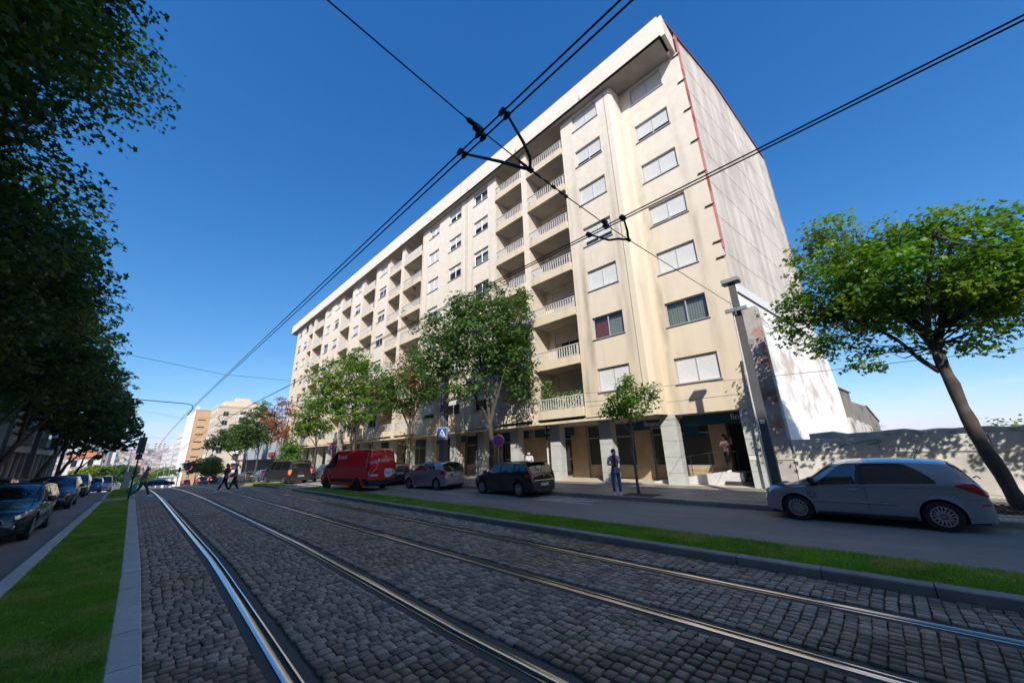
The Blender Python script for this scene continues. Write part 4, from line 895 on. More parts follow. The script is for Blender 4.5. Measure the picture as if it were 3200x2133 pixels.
def leaves(name, C, N, size, shape, mats, parent, midx=None):
    """C centres, N normals"""
    n = len(C); N = N/np.linalg.norm(N, axis=1)[:, None]; r = RNG.normal(size=(n, 3)); a = np.cross(N, r); a /= np.linalg.norm(a, axis=1)[:, None]; b_ = np.cross(N, a)
    s = (size*RNG.uniform(.6, 1.25, n))[:, None, None]; k = len(shape)
    curl = (shape[:, 0]**2+shape[:, 1]**2)*-.22
    V = C[:, None, :]+s*(shape[None, :, 0:1]*a[:, None, :]+shape[None, :, 1:2]*b_[:, None, :]+curl[None, :, None]*N[:, None, :])
    o = fast_mesh(name, V, np.arange(n*k), np.full(n, k), mats, parent, midx=midx); return tag(o, kind='stuff')
def crown(blobs, n, spread=.28, per=9, hollow=.55):
    """leaf positions: twigs grouped in the shell and body of several uneven lobes"""
    tot = sum(b[3] if len(b) > 3 else b[1][0]*b[1][1]*b[1][2] for b in blobs); C = []; N = []
    for b in blobs:
        c, r = np.array(b[0], float), np.array(b[1], float); wgt = (b[3] if len(b) > 3 else r[0]*r[1]*r[2])/tot; m = max(3, int(n*wgt/per))
        d = RNG.normal(size=(m, 3)); d /= np.linalg.norm(d, axis=1)[:, None]
        rad = hollow+(1.02-hollow)*RNG.uniform(0, 1, m)**.6
        lump = 1+.16*np.sin(d[:, 0]*7+c[0])*np.sin(d[:, 1]*6+c[1])+.12*np.sin(d[:, 2]*9+c[2])
        T = c+d*r*(rad*lump)[:, None]
        # leaves droop in sprays from each twig, twigs lie in flat layers
        for q in range(per):
            off = np.clip(RNG.normal(size=(m, 3)), -1.45, 1.45)*spread*np.array([1, 1, .45]); off[:, 2] -= .25*np.hypot(off[:, 0], off[:, 1])
            C.append(T+off); N.append(d*.45+np.array([0, 0, .75])+RNG.normal(size=(m, 3))*.42)
    return np.concatenate(C), np.concatenate(N)
def limb_tubes(mb, limbs, seg=8):
    for P, r0, r1 in limbs:
        P = [Vector(p) for p in P]; Q = []
        for i in range(len(P)-1):
            p0 = P[max(i-1, 0)]; p1 = P[i]; p2 = P[i+1]; p3 = P[min(i+2, len(P)-1)]
            for t_ in range(5):
                u = t_/5; Q.append(.5*((2*p1)+(-p0+p2)*u+(2*p0-5*p1+4*p2-p3)*u*u+(-p0+3*p1-3*p2+p3)*u**3))
        Q.append(P[-1]); n = len(Q); Q = [q+Vector((noise.noise(q*1.7), noise.noise(q*1.7+Vector((9, 0, 0))), 0))*.05*min(1, i/3) for i, q in enumerate(Q)]
        mb.tube(Q, [(r0+(r1-r0)*(i/(n-1))**.8)*(1+.1*sin(i*2.1)) for i in range(n)], seg, cap=False)
def tree(name, label, base, trunk, limbs, blobs, n, lsize, shape, leafm, bark, group=None, spread=.28, per=9, twigs=True, hollow=.5, red=0):
    """coordinates of trunk, limbs and lobes are relative to the base"""
    t = thing(name, label, 'tree', base, 0, group); mb = MB()
    tp, ta, tb = trunk; mb.tube([(tp[0][0], tp[0][1], -.05), tuple(tp[0]), ], [ta*1.35, ta*1.08], 10, cap=False)
    limb_tubes(mb, [trunk], 10); mb.build('trunk', bark, t, smooth='all')
    for L_ in limbs: mb = MB(); limb_tubes(mb, [L_], 7); mb.build('limb', bark, t, smooth='all')
    if twigs:
        mb = MB(); tops = [Vector(L_[0][-1]) for L_ in limbs]+[Vector(trunk[0][-1])]
        for b in blobs:
            c = Vector(b[0]); st = min(tops, key=lambda q: (q-c).length)
            for _ in range(max(5, int(max(b[1])*11))):
                d = Vector([random.gauss(0, 1) for _ in range(3)]).normalized(); e = c+Vector((d.x*b[1][0], d.y*b[1][1], d.z*b[1][2]))*.85
                m_ = st.lerp(e, .5)+Vector([random.uniform(-.2, .2) for _ in range(3)])
                mb.tube([st.lerp(c, random.uniform(0, .5)), m_, e], [.024, .014, .005], 4, cap=False)
        tag(mb.build('twigs', bark, t), kind='stuff')
    C, N = crown(blobs, n, spread, per, hollow)
    midx = None; mats = [leafm]
    if red: mats = [leafm, M_lf_red]; nz = np.array([noise.noise(Vector(c)*.55+Vector((3.1, 0, red))) for c in C]); midx = (nz > .26).astype(int)
    leaves('foliage', C, N, lsize, shape, mats, t, midx); return t

# right foreground tree
tree('street_tree', 'large spreading maple with sunlit yellow green crown and dark leaning trunk behind the silver hatchback', (14.2, -1.85, .13),
     ([(0, 0, 0), (.03, .2, 1.4), (.05, .33, 2.9), (.05, .36, 3.9)], .15, .11),
     [([(.05, .42, 3.25), (.1, .75, 3.75), (.14, 1.0, 4.3), (-.1, 1.9, 5.2)], .07, .03), ([(.05, .36, 3.85), (.1, .5, 4.4), (0, .9, 5.2), (-.3, 1.5, 6.3)], .11, .03), ([(.05, .34, 3.85), (.2, .1, 4.4), (.3, -.2, 5.4), (.1, -.5, 7)], .1, .03), ([(.2, .1, 4.4), (.6, -1.2, 5.2), (.8, -2.4, 6.0)], .07, .025), ([(.05, .4, 4.2), (-.9, .2, 5.2), (-1.8, -.1, 6.3)], .07, .025), ([(0, .3, 4.2), (1.2, .6, 5.3), (2, 1, 6.2)], .07, .025)],
     [((0.2, 1.6, 8.05), (0.86, 0.75, 0.58)), ((0.1, 2.2, 7.25), (0.92, 0.80, 0.62)), ((0.2, 2.9, 5.92), (0.92, 0.80, 0.62)), ((0.3, 3.2, 5.22), (0.69, 0.60, 0.47)), ((0.1, 2.2, 5.62), (1.03, 0.90, 0.70)), ((-0.3, 1.5, 6.42), (1.15, 1.00, 0.78)), ((0.3, 0.9, 7.25), (0.92, 0.80, 0.62)), ((0.1, 0.3, 6.95), (0.98, 0.85, 0.66)), ((0, -0.5, 7.05), (0.92, 0.80, 0.62)), ((0.2, -1.1, 6.52), (1.03, 0.90, 0.70)), ((0.3, -1.7, 5.82), (1.15, 1.00, 0.78)), ((0.2, -0.8, 5.22), (1.15, 1.00, 0.78)), ((0.4, 0.2, 5.42), (1.15, 1.00, 0.78)), ((0.2, 1.2, 5.12), (1.09, 0.95, 0.74)), ((0.1, 2.3, 4.52), (0.86, 0.75, 0.58)), ((0.3, 1.6, 3.92), (0.63, 0.55, 0.43)), ((0.2, 0.7, 4.22), (0.69, 0.60, 0.47)), ((0.3, -0.4, 4.22), (0.80, 0.70, 0.55)), ((0.2, -1.5, 4.52), (1.03, 0.90, 0.70)), ((0.5, -2.7, 5.22), (1.38, 1.20, 0.94)), ((0.3, -2.6, 4.02), (1.03, 0.90, 0.70)), ((-0.9, 0.8, 5.82), (1.26, 1.10, 0.86)), ((-1, -0.8, 5.52), (1.26, 1.10, 0.86)), ((1.2, 1, 5.82), (1.38, 1.20, 0.94)), ((1.3, -0.8, 5.52), (1.38, 1.20, 0.94)), ((0.3, -3.8, 4.62), (1.38, 1.20, 0.94))],
     32000, .09, STAR, M_lf_sun, M_barkd, 'street trees on the right pavement', spread=.17, per=16, hollow=.25)
mb = MB(); mb.bbox((13.5, -2.9, .1), (15.0, -.8, .15), .01); tag(mb.build('tree_pit', M_soil), kind='structure')
mb = MB()
for k in range(500):
    x, y = random.uniform(13.55, 14.95), random.uniform(-2.85, -.85); s = random.uniform(.015, .04); mb.bbox((x-s, y-s*.7, .15), (x+s, y+s*.7, .15+s), s*.3)
tag(mb.build('bark_chips', mat('bark chip', (.10, .07, .05), .9, var=.4, vs=20, island=.4)), label='brown stones and bark chips round the foot of the large maple', cat='bark chips', kind='stuff')

# sapling
tree('young_street_tree', 'thin young street tree with a small sparse crown beside the standing woman', (12.95, 6.6, .13),
     ([(0, 0, 0), (-.02, .03, 1.2), (.02, .0, 2.4), (.02, 0, 2.7)], .055, .035),
     [([(0, 0, 2.1), (.0, .3, 2.5), (0, .75, 3.0)], .02, .01), ([(0, 0, 2.2), (.0, -.35, 2.7), (.1, -.8, 3.2)], .02, .01), ([(.02, 0, 2.6), (0, .1, 3.1), (-.05, .2, 3.9)], .022, .008), ([(.02, 0, 2.6), (.1, -.2, 3.2), (0, -.3, 4.1)], .02, .008), ([(0, 0, 2.3), (.3, .2, 2.8), (.6, .3, 3.3)], .018, .008)],
     [((0, .35, 3.3), (.5, .45, .5)), ((0, -.1, 3.7), (.5, .4, .55)), ((.1, -.75, 3.45), (.45, .35, .4)), ((0, .85, 3.05), (.4, .35, .3)), ((.3, .1, 3.1), (.5, .5, .4)), ((0, .0, 4.2), (.25, .25, .25)), ((.1, -1.05, 3.75), (.25, .2, .25))],
     2300, .085, STAR, M_lf_sun, M_bark, 'street trees on the right pavement', spread=.15, per=6, twigs=True)
mb = MB(); mb.bbox((12.68, 6.0, .10), (13.5, 7.2, .14), .01); tag(mb.build('tree_pit', M_soil), kind='structure')

G_R = 'street trees on the right pavement'
def mid_tree(label, base, H0, blobs, n, leafm, bark=M_barkd, red=0, ls=.1, shape=TRI6, r=.15, fork=None, name='street_tree', spread=.22, hollow=.35):
    tp = [(0, 0, 0), (.03, -.05, H0*.5), (0, 0, H0)]
    tops = [b[0] for b in sorted(blobs, key=lambda b: -b[1][0]*b[1][1])[:6]]
    limbs = [([(0, 0, H0*.95), (c[0]*.35, c[1]*.35, H0+(c[2]-H0)*.4), (c[0]*.85, c[1]*.85, c[2])], r*.5, .03) for c in tops]
    return tree(name, label, base, (tp, r, r*.7), limbs, blobs, n, ls, shape, leafm, bark, G_R, spread=spread, per=15, hollow=hollow, red=red)
mid_tree('big dark green maple whose broad crown covers the balconies, between the two parked hatchbacks', (13.5, 15.1, .13), 3.2,
    [((-.35, .35, 8.2), (2.3, 2.3, 2.3)), ((-2.0, 1.7, 7.2), (1.7, 1.7, 1.6)), ((.8, -1.0, 9.3), (1.5, 1.5, 1.6)), ((-.8, .8, 10), (1.4, 1.4, 1.3)), ((.8, -.9, 6.6), (1.3, 1.5, 1.5)), ((-2.2, 2.2, 8.9), (1.3, 1.3, 1.1)), ((.2, -.2, 11), (1.0, 1.0, .9)), ((-1.3, .5, 5.3), (1.4, 1.4, .8)), ((1.2, -1.6, 10.6), (.7, .7, .8)), ((1.3, -1.5, 4.9), (.8, .8, .9))],
    20000, M_lf, r=.17, ls=.115, shape=STAR)
mid_tree('maple with patches of red leaves and a leafy trunk, behind the red van', (13.4, 23.6, .13), 3.6,
    [((0, 0, 6.6), (1.9, 2.0, 1.9)), ((-1.5, .8, 6.2), (1.3, 1.3, 1.3)), ((1.2, -.8, 6.8), (1.3, 1.3, 1.5)), ((.2, 0, 8.5), (1.3, 1.3, 1.0)), ((-.8, .5, 5.0), (1.3, 1.2, .7)), ((0, 0, 2.3), (.55, .55, 1.1))],
    11000, M_lf, red=1.0, r=.15)
mid_tree('broad green maple rising behind the cab of the red van', (13.3, 32.7, .13), 3.4,
    [((-.8, .6, 8.0), (2.6, 2.6, 2.5)), ((-2.6, 1.2, 6.6), (1.7, 1.7, 1.5)), ((1.2, -.8, 7.6), (1.8, 1.8, 2.2)), ((-.4, .3, 10.3), (1.5, 1.5, 1.3)), ((-.4, 0, 5.2), (2.0, 2.0, .9)), ((-2.9, 1.5, 8.6), (1.2, 1.2, 1.1))],
    14000, M_lf_sun, r=.17, ls=.13)
mid_tree('slender pale green tree with a thin trunk, beside the dark parked saloon', (12.9, 41.1, .1), 2.9,
    [((-.6, .2, 5.6), (1.7, 1.6, 1.5)), ((-1.5, .4, 4.6), (1.2, 1.1, 1.1)), ((.3, -.3, 4.6), (1.0, 1.0, 1.1)), ((-.3, 0, 7.2), (1.0, 1.0, .8))], 4200, M_lf_sun, r=.1, ls=.14, hollow=.3)
mid_tree('small bright green bushy tree behind the dark van', (13.2, 51, -.4), .8, [((0, 0, 2.6), (1.3, 1.3, 1.4)), ((.5, -.4, 1.7), (1.0, 1.0, .9)), ((0, 0, 4.0), (.7, .7, .6))], 3600, M_lf_brt, r=.08, ls=.15)
mid_tree('sparse tree turning orange against the sky at the far end of the apartment block', (12.9, 53.5, -.5), 3.0, [((-.4, 0, 5.6), (1.4, 1.4, 1.4)), ((-1.6, .2, 7.4), (1.3, 1.3, 1.5)), ((.3, 0, 8.4), (1.0, 1.0, 1.3)), ((-.9, .3, 9.4), (.9, .9, .9))], 2300, M_lf_red, r=.09, ls=.15, hollow=.2)
mid_tree('tall green tree with forked trunk just beyond the second grass strip', (12.3, 63, -1.1), 3.6, [((-.8, 0, 7.6), (2.3, 2.3, 2.4)), ((-2.2, .5, 6.3), (1.6, 1.6, 1.5)), ((.6, -.3, 6.4), (1.6, 1.6, 1.7)), ((-.4, 0, 10), (1.3, 1.3, 1.2))], 8000, M_lf, r=.15, ls=.16)
mid_tree('round green tree farther down the right pavement with its crown over the stopped cars', (11.9, 75, -1.7), 3.4, [((-1.4, 0, 7.0), (2.6, 2.6, 2.0)), ((-3.2, .5, 6.2), (1.5, 1.5, 1.3)), ((.4, 0, 7.6), (1.7, 1.7, 1.8))], 6500, M_lfd, r=.15, ls=.18)
mid_tree('medium green tree standing between the forked tree and the round tree', (12.2, 69, -1.4), 3.2, [((-.6, 0, 6.2), (2.0, 2.0, 1.7)), ((-1.8, .3, 5.4), (1.2, 1.2, 1.0))], 3500, M_lf, r=.12, ls=.17)
mid_tree('round lime yellow bush tree in the distance near the red traffic lights', (10.4, 84, -2.2), .8, [((-.6, 0, 3.2), (1.9, 1.9, 1.7)), ((.5, 0, 2.4), (1.3, 1.3, 1.1))], 3000, M_lf_yel, r=.1, ls=.2, name='bush_tree')
mid_tree('grey green olive tree in the distance in front of the orange tower', (10.6, 112, -3.4), 1.8, [((-.3, 0, 4.2), (2.6, 2.2, 1.6)), ((1.3, 0, 4.0), (1.8, 1.6, 1.3))], 2600, M_lf_olv, r=.15, ls=.26, name='olive_tree')
mid_tree('second olive tree in the distance beside the lime yellow bush', (12.5, 112, -3.4), 1.5, [((.4, 0, 4.4), (1.9, 1.8, 2.6))], 2000, M_lf_olv, r=.15, ls=.26, name='olive_tree')
# dark trees along the left pavement
G_L = 'dark street trees along the left pavement'
def left_tree(label, base, blobs, n, shape, ls, H0=3.6, lean=(.9, .3), per=18, spread=.24):
    tp = [(0, 0, 0), (lean[0]*.4, lean[1]*.3, H0*.5), (lean[0], lean[1], H0)]; cs = [b[0] for b in blobs]
    limbs = [([(lean[0], lean[1], H0*.93), (lean[0]+(c[0]-lean[0])*.4, lean[1]+(c[1]-lean[1])*.4, H0+(c[2]-H0)*.4), (c[0]*.9, c[1]*.9, c[2])], .11, .03) for c in cs[:6]]
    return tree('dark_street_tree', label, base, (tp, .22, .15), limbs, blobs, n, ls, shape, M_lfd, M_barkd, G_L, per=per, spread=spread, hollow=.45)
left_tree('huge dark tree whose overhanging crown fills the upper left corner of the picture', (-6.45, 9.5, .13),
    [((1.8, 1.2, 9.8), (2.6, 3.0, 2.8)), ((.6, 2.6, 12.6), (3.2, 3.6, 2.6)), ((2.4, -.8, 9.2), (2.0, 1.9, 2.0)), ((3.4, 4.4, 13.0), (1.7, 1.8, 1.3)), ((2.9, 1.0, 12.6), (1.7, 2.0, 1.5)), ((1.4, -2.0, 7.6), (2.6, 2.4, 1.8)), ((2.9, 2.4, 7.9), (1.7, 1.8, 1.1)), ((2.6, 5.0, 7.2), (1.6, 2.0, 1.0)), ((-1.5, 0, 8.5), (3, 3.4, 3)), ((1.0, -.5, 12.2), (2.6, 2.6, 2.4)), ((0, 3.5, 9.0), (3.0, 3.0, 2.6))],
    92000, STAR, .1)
left_tree('second dark tree from the near corner, its lower branches hanging over the left road', (-6.5, 19.8, .1),
    [((.8, 0, 8.6), (3.6, 3.7, 3.4)), ((2.9, -1.5, 8.2), (1.6, 2.2, 1.6)), ((2.8, 1.4, 7.6), (1.5, 2.0, 1.3)), ((0, 0, 11), (2.4, 2.6, 1.2)), ((1.8, -3.5, 6.4), (2, 2, 1.2))], 30000, TRI6, .125)
left_tree('third dark tree along the left pavement, its lowest branch ends lit pale by the sun', (-6.6, 33, .1), [((.6, 0, 9.2), (3.9, 4.3, 3.8)), ((2.8, 1.0, 7.4), (1.9, 2.6, 1.6)), ((.4, 0, 12.8), (2.8, 3, 2)), ((-.6, 5.5, 5.2), (1.4, 1.8, 1.3))], 22000, TRI6, .14)
left_tree('fourth dark tree along the left pavement with a strongly leaning trunk', (-6.7, 42, -.2), [((.8, 0, 9.4), (3.9, 4.6, 3.8)), ((3.0, 1.0, 8.0), (2.0, 2.8, 1.8)), ((.4, 0, 13), (2.6, 3, 2))], 13000, TRI6, .19)
left_tree('fifth dark tree along the left pavement, standing before the concrete pole', (-6.3, 56, -.8), [((1.0, 0, 9.6), (4.0, 4.6, 3.8)), ((3.2, 1.0, 7.6), (2.2, 3.0, 2.0)), ((.8, 0, 13), (2.6, 3, 2))], 10000, TRI6, .22)
left_tree('sixth dark tree along the left pavement in front of the grey balconied building', (-6.2, 68, -1.4), [((1.2, 0, 10), (4.2, 4.6, 4.0)), ((3.6, 1.0, 8.2), (2.2, 3.0, 2.4)), ((1.2, 0, 13.6), (2.8, 3, 1.8))], 9000, KITE, .26)
left_tree('farthest dark tree of the left row, its crown edge reaching over the street', (-6.1, 82, -2.0), [((1.4, 0, 9.6), (4.4, 4.6, 4.2)), ((4.2, 1.0, 8.0), (2.2, 3.0, 2.6)), ((1.6, 0, 13.0), (2.8, 3, 2.2))], 8000, KITE, .3)
for (x, y, r, lab, m, h) in [(-3.2, 150, 3.6, 'pale green roadside tree beyond the orange roofed house', M_lf, 6.5), (-1.2, 165, 3.4, 'dark green roadside tree beyond the edge-on sign', M_lfd, 7), (9.2, 205, 5.0, 'bright green tree line in the distance left of the orange tower', M_lf_sun, 7.5), (6.5, 240, 5, 'green tree in the far dip of the street', M_lf, 7), (-5.6, 118, 2.8, 'yellowish green tree seen between the left trunks', M_lf_yel, 5.2)]:
    t = thing('distant_tree', lab, 'tree', (x, y, gz(y)), 0, 'distant street trees'); mb = MB(); limb_tubes(mb, [([(0, 0, -.1), (.1, 0, h*.3), (0, 0, h*.6)], .25, .15)]); mb.build('trunk', M_barkd, t)
    C, N = crown([((0, 0, h*.72), (r, r, h*.33)), ((-r*.5, 0, h*.6), (r*.6, r*.6, h*.25)), ((r*.4, 0, h*.85), (r*.6, r*.6, h*.2))], 3200, .35, 6); leaves('foliage', C, N, .32, KITE, [m], t)
# bushes that show over the garden wall on the right
for (x, y, z, r, lab, n) in [(30, -4.6, -1.7, (2.0, 1.3, 3.2), 'yellow green bush showing above the rubble wall at the right edge', 5000), (40, .9, -1.2, (3, 1.6, 3.3), 'low brownish bush line peeping over the wall in the distance', 2600), (44, 4.2, -1.2, (2, .5, 3.7), 'tiny far dark bush behind the old boundary wall', 900)]:
    t = thing('bush', lab, 'bush', (x, y, z)); mb = MB(); limb_tubes(mb, [([(0, 0, -6), (0, 0, .5), (.1, 0, r[2]*.6)], .12, .05)]); mb.build('stem', M_bark, t)
    C, N = crown([((0, 0, 1), r)], n, .25, 8, .6); leaves('foliage', C, N, .13, KITE, [M_lf_sun if n == 5000 else M_lf_olv], t)

# ------------------------------------------------------------------ other buildings
def block(name, label, x0, x1, y0, y1, zg, zt, m, faces=('-y', '-x'), fl=3.0, wy=2.6, ww=1.3, wh=1.35, z_start=3.6, roof=None, frm=None, cat='building', group=None, glassm=None, win=True, parapet=.5):
    t = thing(name, label, cat, (x0, y0, zg), 0, group); X = x1-x0; Y = y1-y0; H = zt-zg
    mb = MB(); mb.box((0, 0, -1), (X, Y, H)); mb.build('wall', m, t)
    mb = MB(); mb.box((-.12, -.12, H), (X+.12, Y+.12, H+parapet)); mb.build('parapet', roof or m, t)
    g = glassm or M_paned; fm = MB(); gm = MB(); me_w = {}
    if not win: return t
    def put(face, c, z):
        key = face
        if key not in me_w:
            mb = MB(); tt = .09
            def q(u, w_, z0_, z1_, d0, d1):
                if face == '-y': mb.box((u, -d1, z0_), (w_, -d0, z1_))
                elif face == '-x': mb.box((-d1, u, z0_), (-d0, w_, z1_))
                elif face == '+x': mb.box((d0, u, z0_), (d1, w_, z1_))
            mb.k = 1; q(-ww/2, ww/2, 0, wh, -.02, .02); mb.k = 0
            q(-ww/2-tt, ww/2+tt, -tt, 0, 0, .09); q(-ww/2-tt, ww/2+tt, wh, wh+tt, 0, .06); q(-ww/2-tt, -ww/2, 0, wh, 0, .06); q(ww/2, ww/2+tt, 0, wh, 0, .06); q(-.03, .03, 0, wh, 0, .05)
            o = mb.build('window', [frm or M_alu, g]); me_w[key] = o.data; bpy.data.objects.remove(o)
        loc = {'-y': (c, 0, z), '-x': (0, c, z), '+x': (X, c, z)}[face]
        link('window', me_w[key], t, loc)
    for f in faces:
        Lx = X if f == '-y' else Y; n = int((Lx-1)/wy)
        if n < 1: continue
        z = z_start
        while z+wh+.6 < H:
            for i in range(n): put(f, (i+.5)*Lx/n, z)
            z += fl
    return t
M_bg = mat('blue grey cladding', (.36, .40, .45), .7, var=.12, vs=.7)
M_org = mat('orange tower render', (.60, .38, .20), .85, var=.05, vs=.4)
M_crm = mat('far cream render', (.64, .55, .41), .85, var=.06, vs=.3)
M_whr = mat('far white render', (.70, .69, .66), .85, var=.06, vs=.3)
M_gr2 = mat('left block concrete', (.27, .28, .29), .85, var=.15, vs=.6)
t = block('grey_shop_building', 'low blue grey building with dark shop front beyond the apartment block', 16.3, 26, 68.2, 96, -1.4, 7.2, M_bg, ('-x',), fl=3.2, wy=4.2, ww=1.3, z_start=5.0)
mb = MB(); mb.box((-1.6, .5, 3.0), (0, 27, 3.25)); mb.box((-.08, .5, .1), (-.02, 27, 3.0)); mb.build('awning', M_dk, t)
mb = MB(); mb.bbox((-.15, 3, 3.6), (-.05, 7, 4.3), .02); mb.build('red_sign', mat('red sign panel', (.4, .03, .03), .5), t)
t = block('cream_apartment_building', 'cream stepped apartment building beyond the trees, left of the main block', 16.3, 30, 150, 165, -5.2, 18.6, M_crm, ('-y', '-x'), fl=2.9, wy=3.4)
mb = MB(); mb.box((2, 3, 23.8), (12, 12, 26.2)); mb.box((5, 5, 26.2), (9, 9, 27.6)); mb.build('penthouse', M_crm, t)
mb = MB(); mb.box((6.0, -.05, 3), (7.6, -.02, 22.6)); mb.build('stair_recess_shade', M_room, t); mb = MB()  # flat dark strip on the wall, painted as the shade of a recess
for k in range(7): mb.box((5.9, -.5, 3.3+k*2.9), (7.7, -.06, 4.2+k*2.9))
mb.build('balcony_row', M_whr, t)
t = block('orange_tower', 'tall narrow orange rendered tower with thin window slits in the distance', 15.9, 21.3, 215, 236, -8.1, 23.8, M_org, ('-x',), fl=3.1, wy=3.0)
for k in range(8): mb = MB(); mb.box((1.2, -.06, 5.5+k*3.15), (3.9, .02, 5.95+k*3.15)); mb.build('window_slit', M_paned, t)
mb = MB(); mb.box((-.1, -.1, 0), (.0, 21, 32.3)); mb.box((-1.4, 1, 0), (-.1, 20, 30.6)); mb.build('white_bay', M_whr, t); mb = MB(); mb.box((0, 2, 32.4), (1.2, 4, 34)); mb.build('chimney', M_whr, t)
block('white_block', 'white stepped residential block left of the orange tower', 16.4, 30, 262, 300, -10.4, 17.0, M_whr, ('-y', '-x'), fl=3, wy=3.5)
block('white_block', 'lower white residential block farther down the right side', 16.2, 28, 318, 352, -12.6, 12.5, M_whr, ('-y', '-x'), fl=3, wy=3.5)
block('white_block', 'farthest pale block on the right side of the street', 16.0, 28, 372, 415, -15.5, 8.5, M_whr, ('-y', '-x'), fl=3, wy=3.5)
# left side
LG = 'tall grey buildings along the left pavement'
def left_block(label, y0, y1, zt, detail=False):
    t = thing('left_apartment_building', label, 'building', (-9.2, y0, gz(y0)), 0, LG); H = zt-gz(y0)
    mb = MB(); mb.box((-14, 0, -1), (0, y1-y0, H)); mb.box((-.002, 0, H-.5), (.55, y1-y0, H+.3)); mb.build('wall', M_gr2, t)
    if not detail: return t
    mb = MB(); mb.box((-.2, .3, .1), (.03, y1-y0-.3, 4.4)); mb.build('ground_floor_shade', M_room, t)  # solid dark panel behind the columns, standing for shade inside the colonnade
    n = int((y1-y0)/3.2); me = None
    for i in range(n+1):
        mb = MB(); mb.bbox((-.1, i*3.2, 0), (.25, i*3.2+.3, 4.5), .01); mb.build('column', M_gran, t)
    mb = MB(); mb.bbox((-.1, 0, 4.4), (.6, y1-y0, 4.95), .01); mb.build('lintel', M_gran, t)
    for k in range(int((H-6)/2.9)):
        z = 5.3+k*2.9
        for i in range(n):
            if (i+k*0) % 3 == 1:
                mb = MB(); mb.bbox((-.05, i*3.2+.2, z-.1), (1.1, i*3.2+3.0, z+.95), .01); mb.build('balcony', M_gr2, t)
                mb = MB(); mb.box((-.02, i*3.2+.5, z+.1), (.02, i*3.2+2.7, z+2.1)); mb.build('balcony_door', M_paned, t)
            else:
                mb = MB(); mb.k = 1; mb.box((-.02, i*3.2+.7, z+.5), (.02, i*3.2+2.3, z+1.9)); mb.k = 0
                for q in (.62, 1.46, 2.3): mb.box((0, i*3.2+q, z+.4), (.1, i*3.2+q+.08, z+1.95))
                mb.box((0, i*3.2+.6, z+.36), (.12, i*3.2+2.4, z+.44)); mb.build('window', [M_whr, M_paned], t)
    return t
left_block('grey concrete apartment building with white framed windows and dark colonnade behind the left trees', 62, 100, 24.0, True)
left_block('tall concrete building outside the left of the picture that shades the tracks, nearest the camera', -55, 3.0, 22.5)
left_block('tall concrete building on the left outside the picture, second from the camera', 3.2, 10.8, 17.5)
left_block('lower concrete building on the left outside the picture, next to the tall shading one', 11.6, 21.9, 14.5)
left_block('low concrete building on the left outside the picture beyond the side street', 23.7, 60, 13.5)
t = thing('white_house', 'white house with an orange tiled hipped roof at the end of the left row', 'house', (-15.5, 190, -7.2))
mb = MB(); mb.box((0, 0, -1), (7.8, 12, 11.6)); mb.build('wall', M_whr, t)
mb = MB(); a, b_ = (-.6, -.6), (8.4, 12.6); z = 11.6; mb.poly([(a[0], a[1], z), (b_[0], a[1], z), (3.9, 4, z+2.6)]); mb.poly([(b_[0], a[1], z), (b_[0], b_[1], z), (3.9, 8, z+2.6), (3.9, 4, z+2.6)]); mb.poly([(b_[0], b_[1], z), (a[0], b_[1], z), (3.9, 8, z+2.6)]); mb.poly([(a[0], b_[1], z), (a[0], a[1], z), (3.9, 4, z+2.6), (3.9, 8, z+2.6)])
mb.build('roof', mat('orange roof tile', (.52, .17, .06), .8, var=.12, vs=2), t)
for i in range(2):
    for k in range(3):
        mb = MB(); mb.k = 1; mb.box((1.3+i*3.6, -.05, 2+k*3.3), (2.5+i*3.6, .02, 4.1+k*3.3)); mb.k = 0; mb.box((1.1+i*3.6, -.25, 1.8+k*3.3), (2.7+i*3.6, .02, 2+k*3.3)); mb.box((1.1+i*3.6, -.15, 4.1+k*3.3), (2.7+i*3.6, .02, 4.3+k*3.3)); mb.build('window', [M_gran, M_paned], t)
mb = MB(); mb.bbox((4.2, -1.2, 5.0), (7.2, 0, 5.2), .02); mb.box((4.2, -1.2, 5.2), (4.25, 0, 6)); mb.box((4.2, -1.2, 5.95), (7.2, -1.15, 6)); mb.box((7.15, -1.2, 5.2), (7.2, 0, 6)); mb.build('balcony', M_gran, t)
block('grey_block', 'grey glazed block behind the orange roofed house', -18, -8.6, 262, 300, -10.4, 12.5, M_gr2, ('-y', '+x'), fl=3.2, wy=2.4, ww=1.6)
block('grey_block', 'pale block farther along the left side of the street', -18, -8.0, 330, 380, -13.2, 9.0, M_whr, ('-y', '+x'), fl=3.2, wy=3.4, ww=1.6)
# the far town on its hill: too many and too small to count, plus tower blocks on the crest
mb = MB(); cols_t = [mat('town white', (.62, .61, .6), .9), mat('town cream', (.52, .45, .36), .9), mat('town tile', (.42, .19, .12), .9), mat('town green', (.10, .13, .07), .9), mat('town grey', (.36, .38, .42), .9)]
for i in range(1500):
    y = random.uniform(520, 1580); x = random.uniform(-.22*y, .30*y); z = terrain(x, y); w = random.uniform(5, 14); d = random.uniform(6, 12); h_ = random.uniform(4, 11)
    k = random.choices((0, 1, 4), (5, 3, 1))[0]; mb.k = k; mb.box((x, y, z-3), (x+w, y+d, z+h_)); mb.k = 2 if random.random() < .75 else 4
    mb.add([(x-.4, y-.4, z+h_), (x+w+.4, y-.4, z+h_), (x+w+.4, y+d+.4, z+h_), (x-.4, y+d+.4, z+h_), (x+w*.5, y+d*.3, z+h_+2.2), (x+w*.5, y+d*.7, z+h_+2.2)], [(0, 1, 4), (1, 2, 5, 4), (2, 3, 5), (3, 0, 4, 5)])
    if random.random() < .3:
        mb.k = 3; r = random.uniform(4, 9); xx = x+random.uniform(-15, 15); mb.lathe([(0, 0), (r, 1), (r*.9, 4), (r*.4, 7), (0, 8)], 7, Matrix.Translation((xx, y-14, z)))
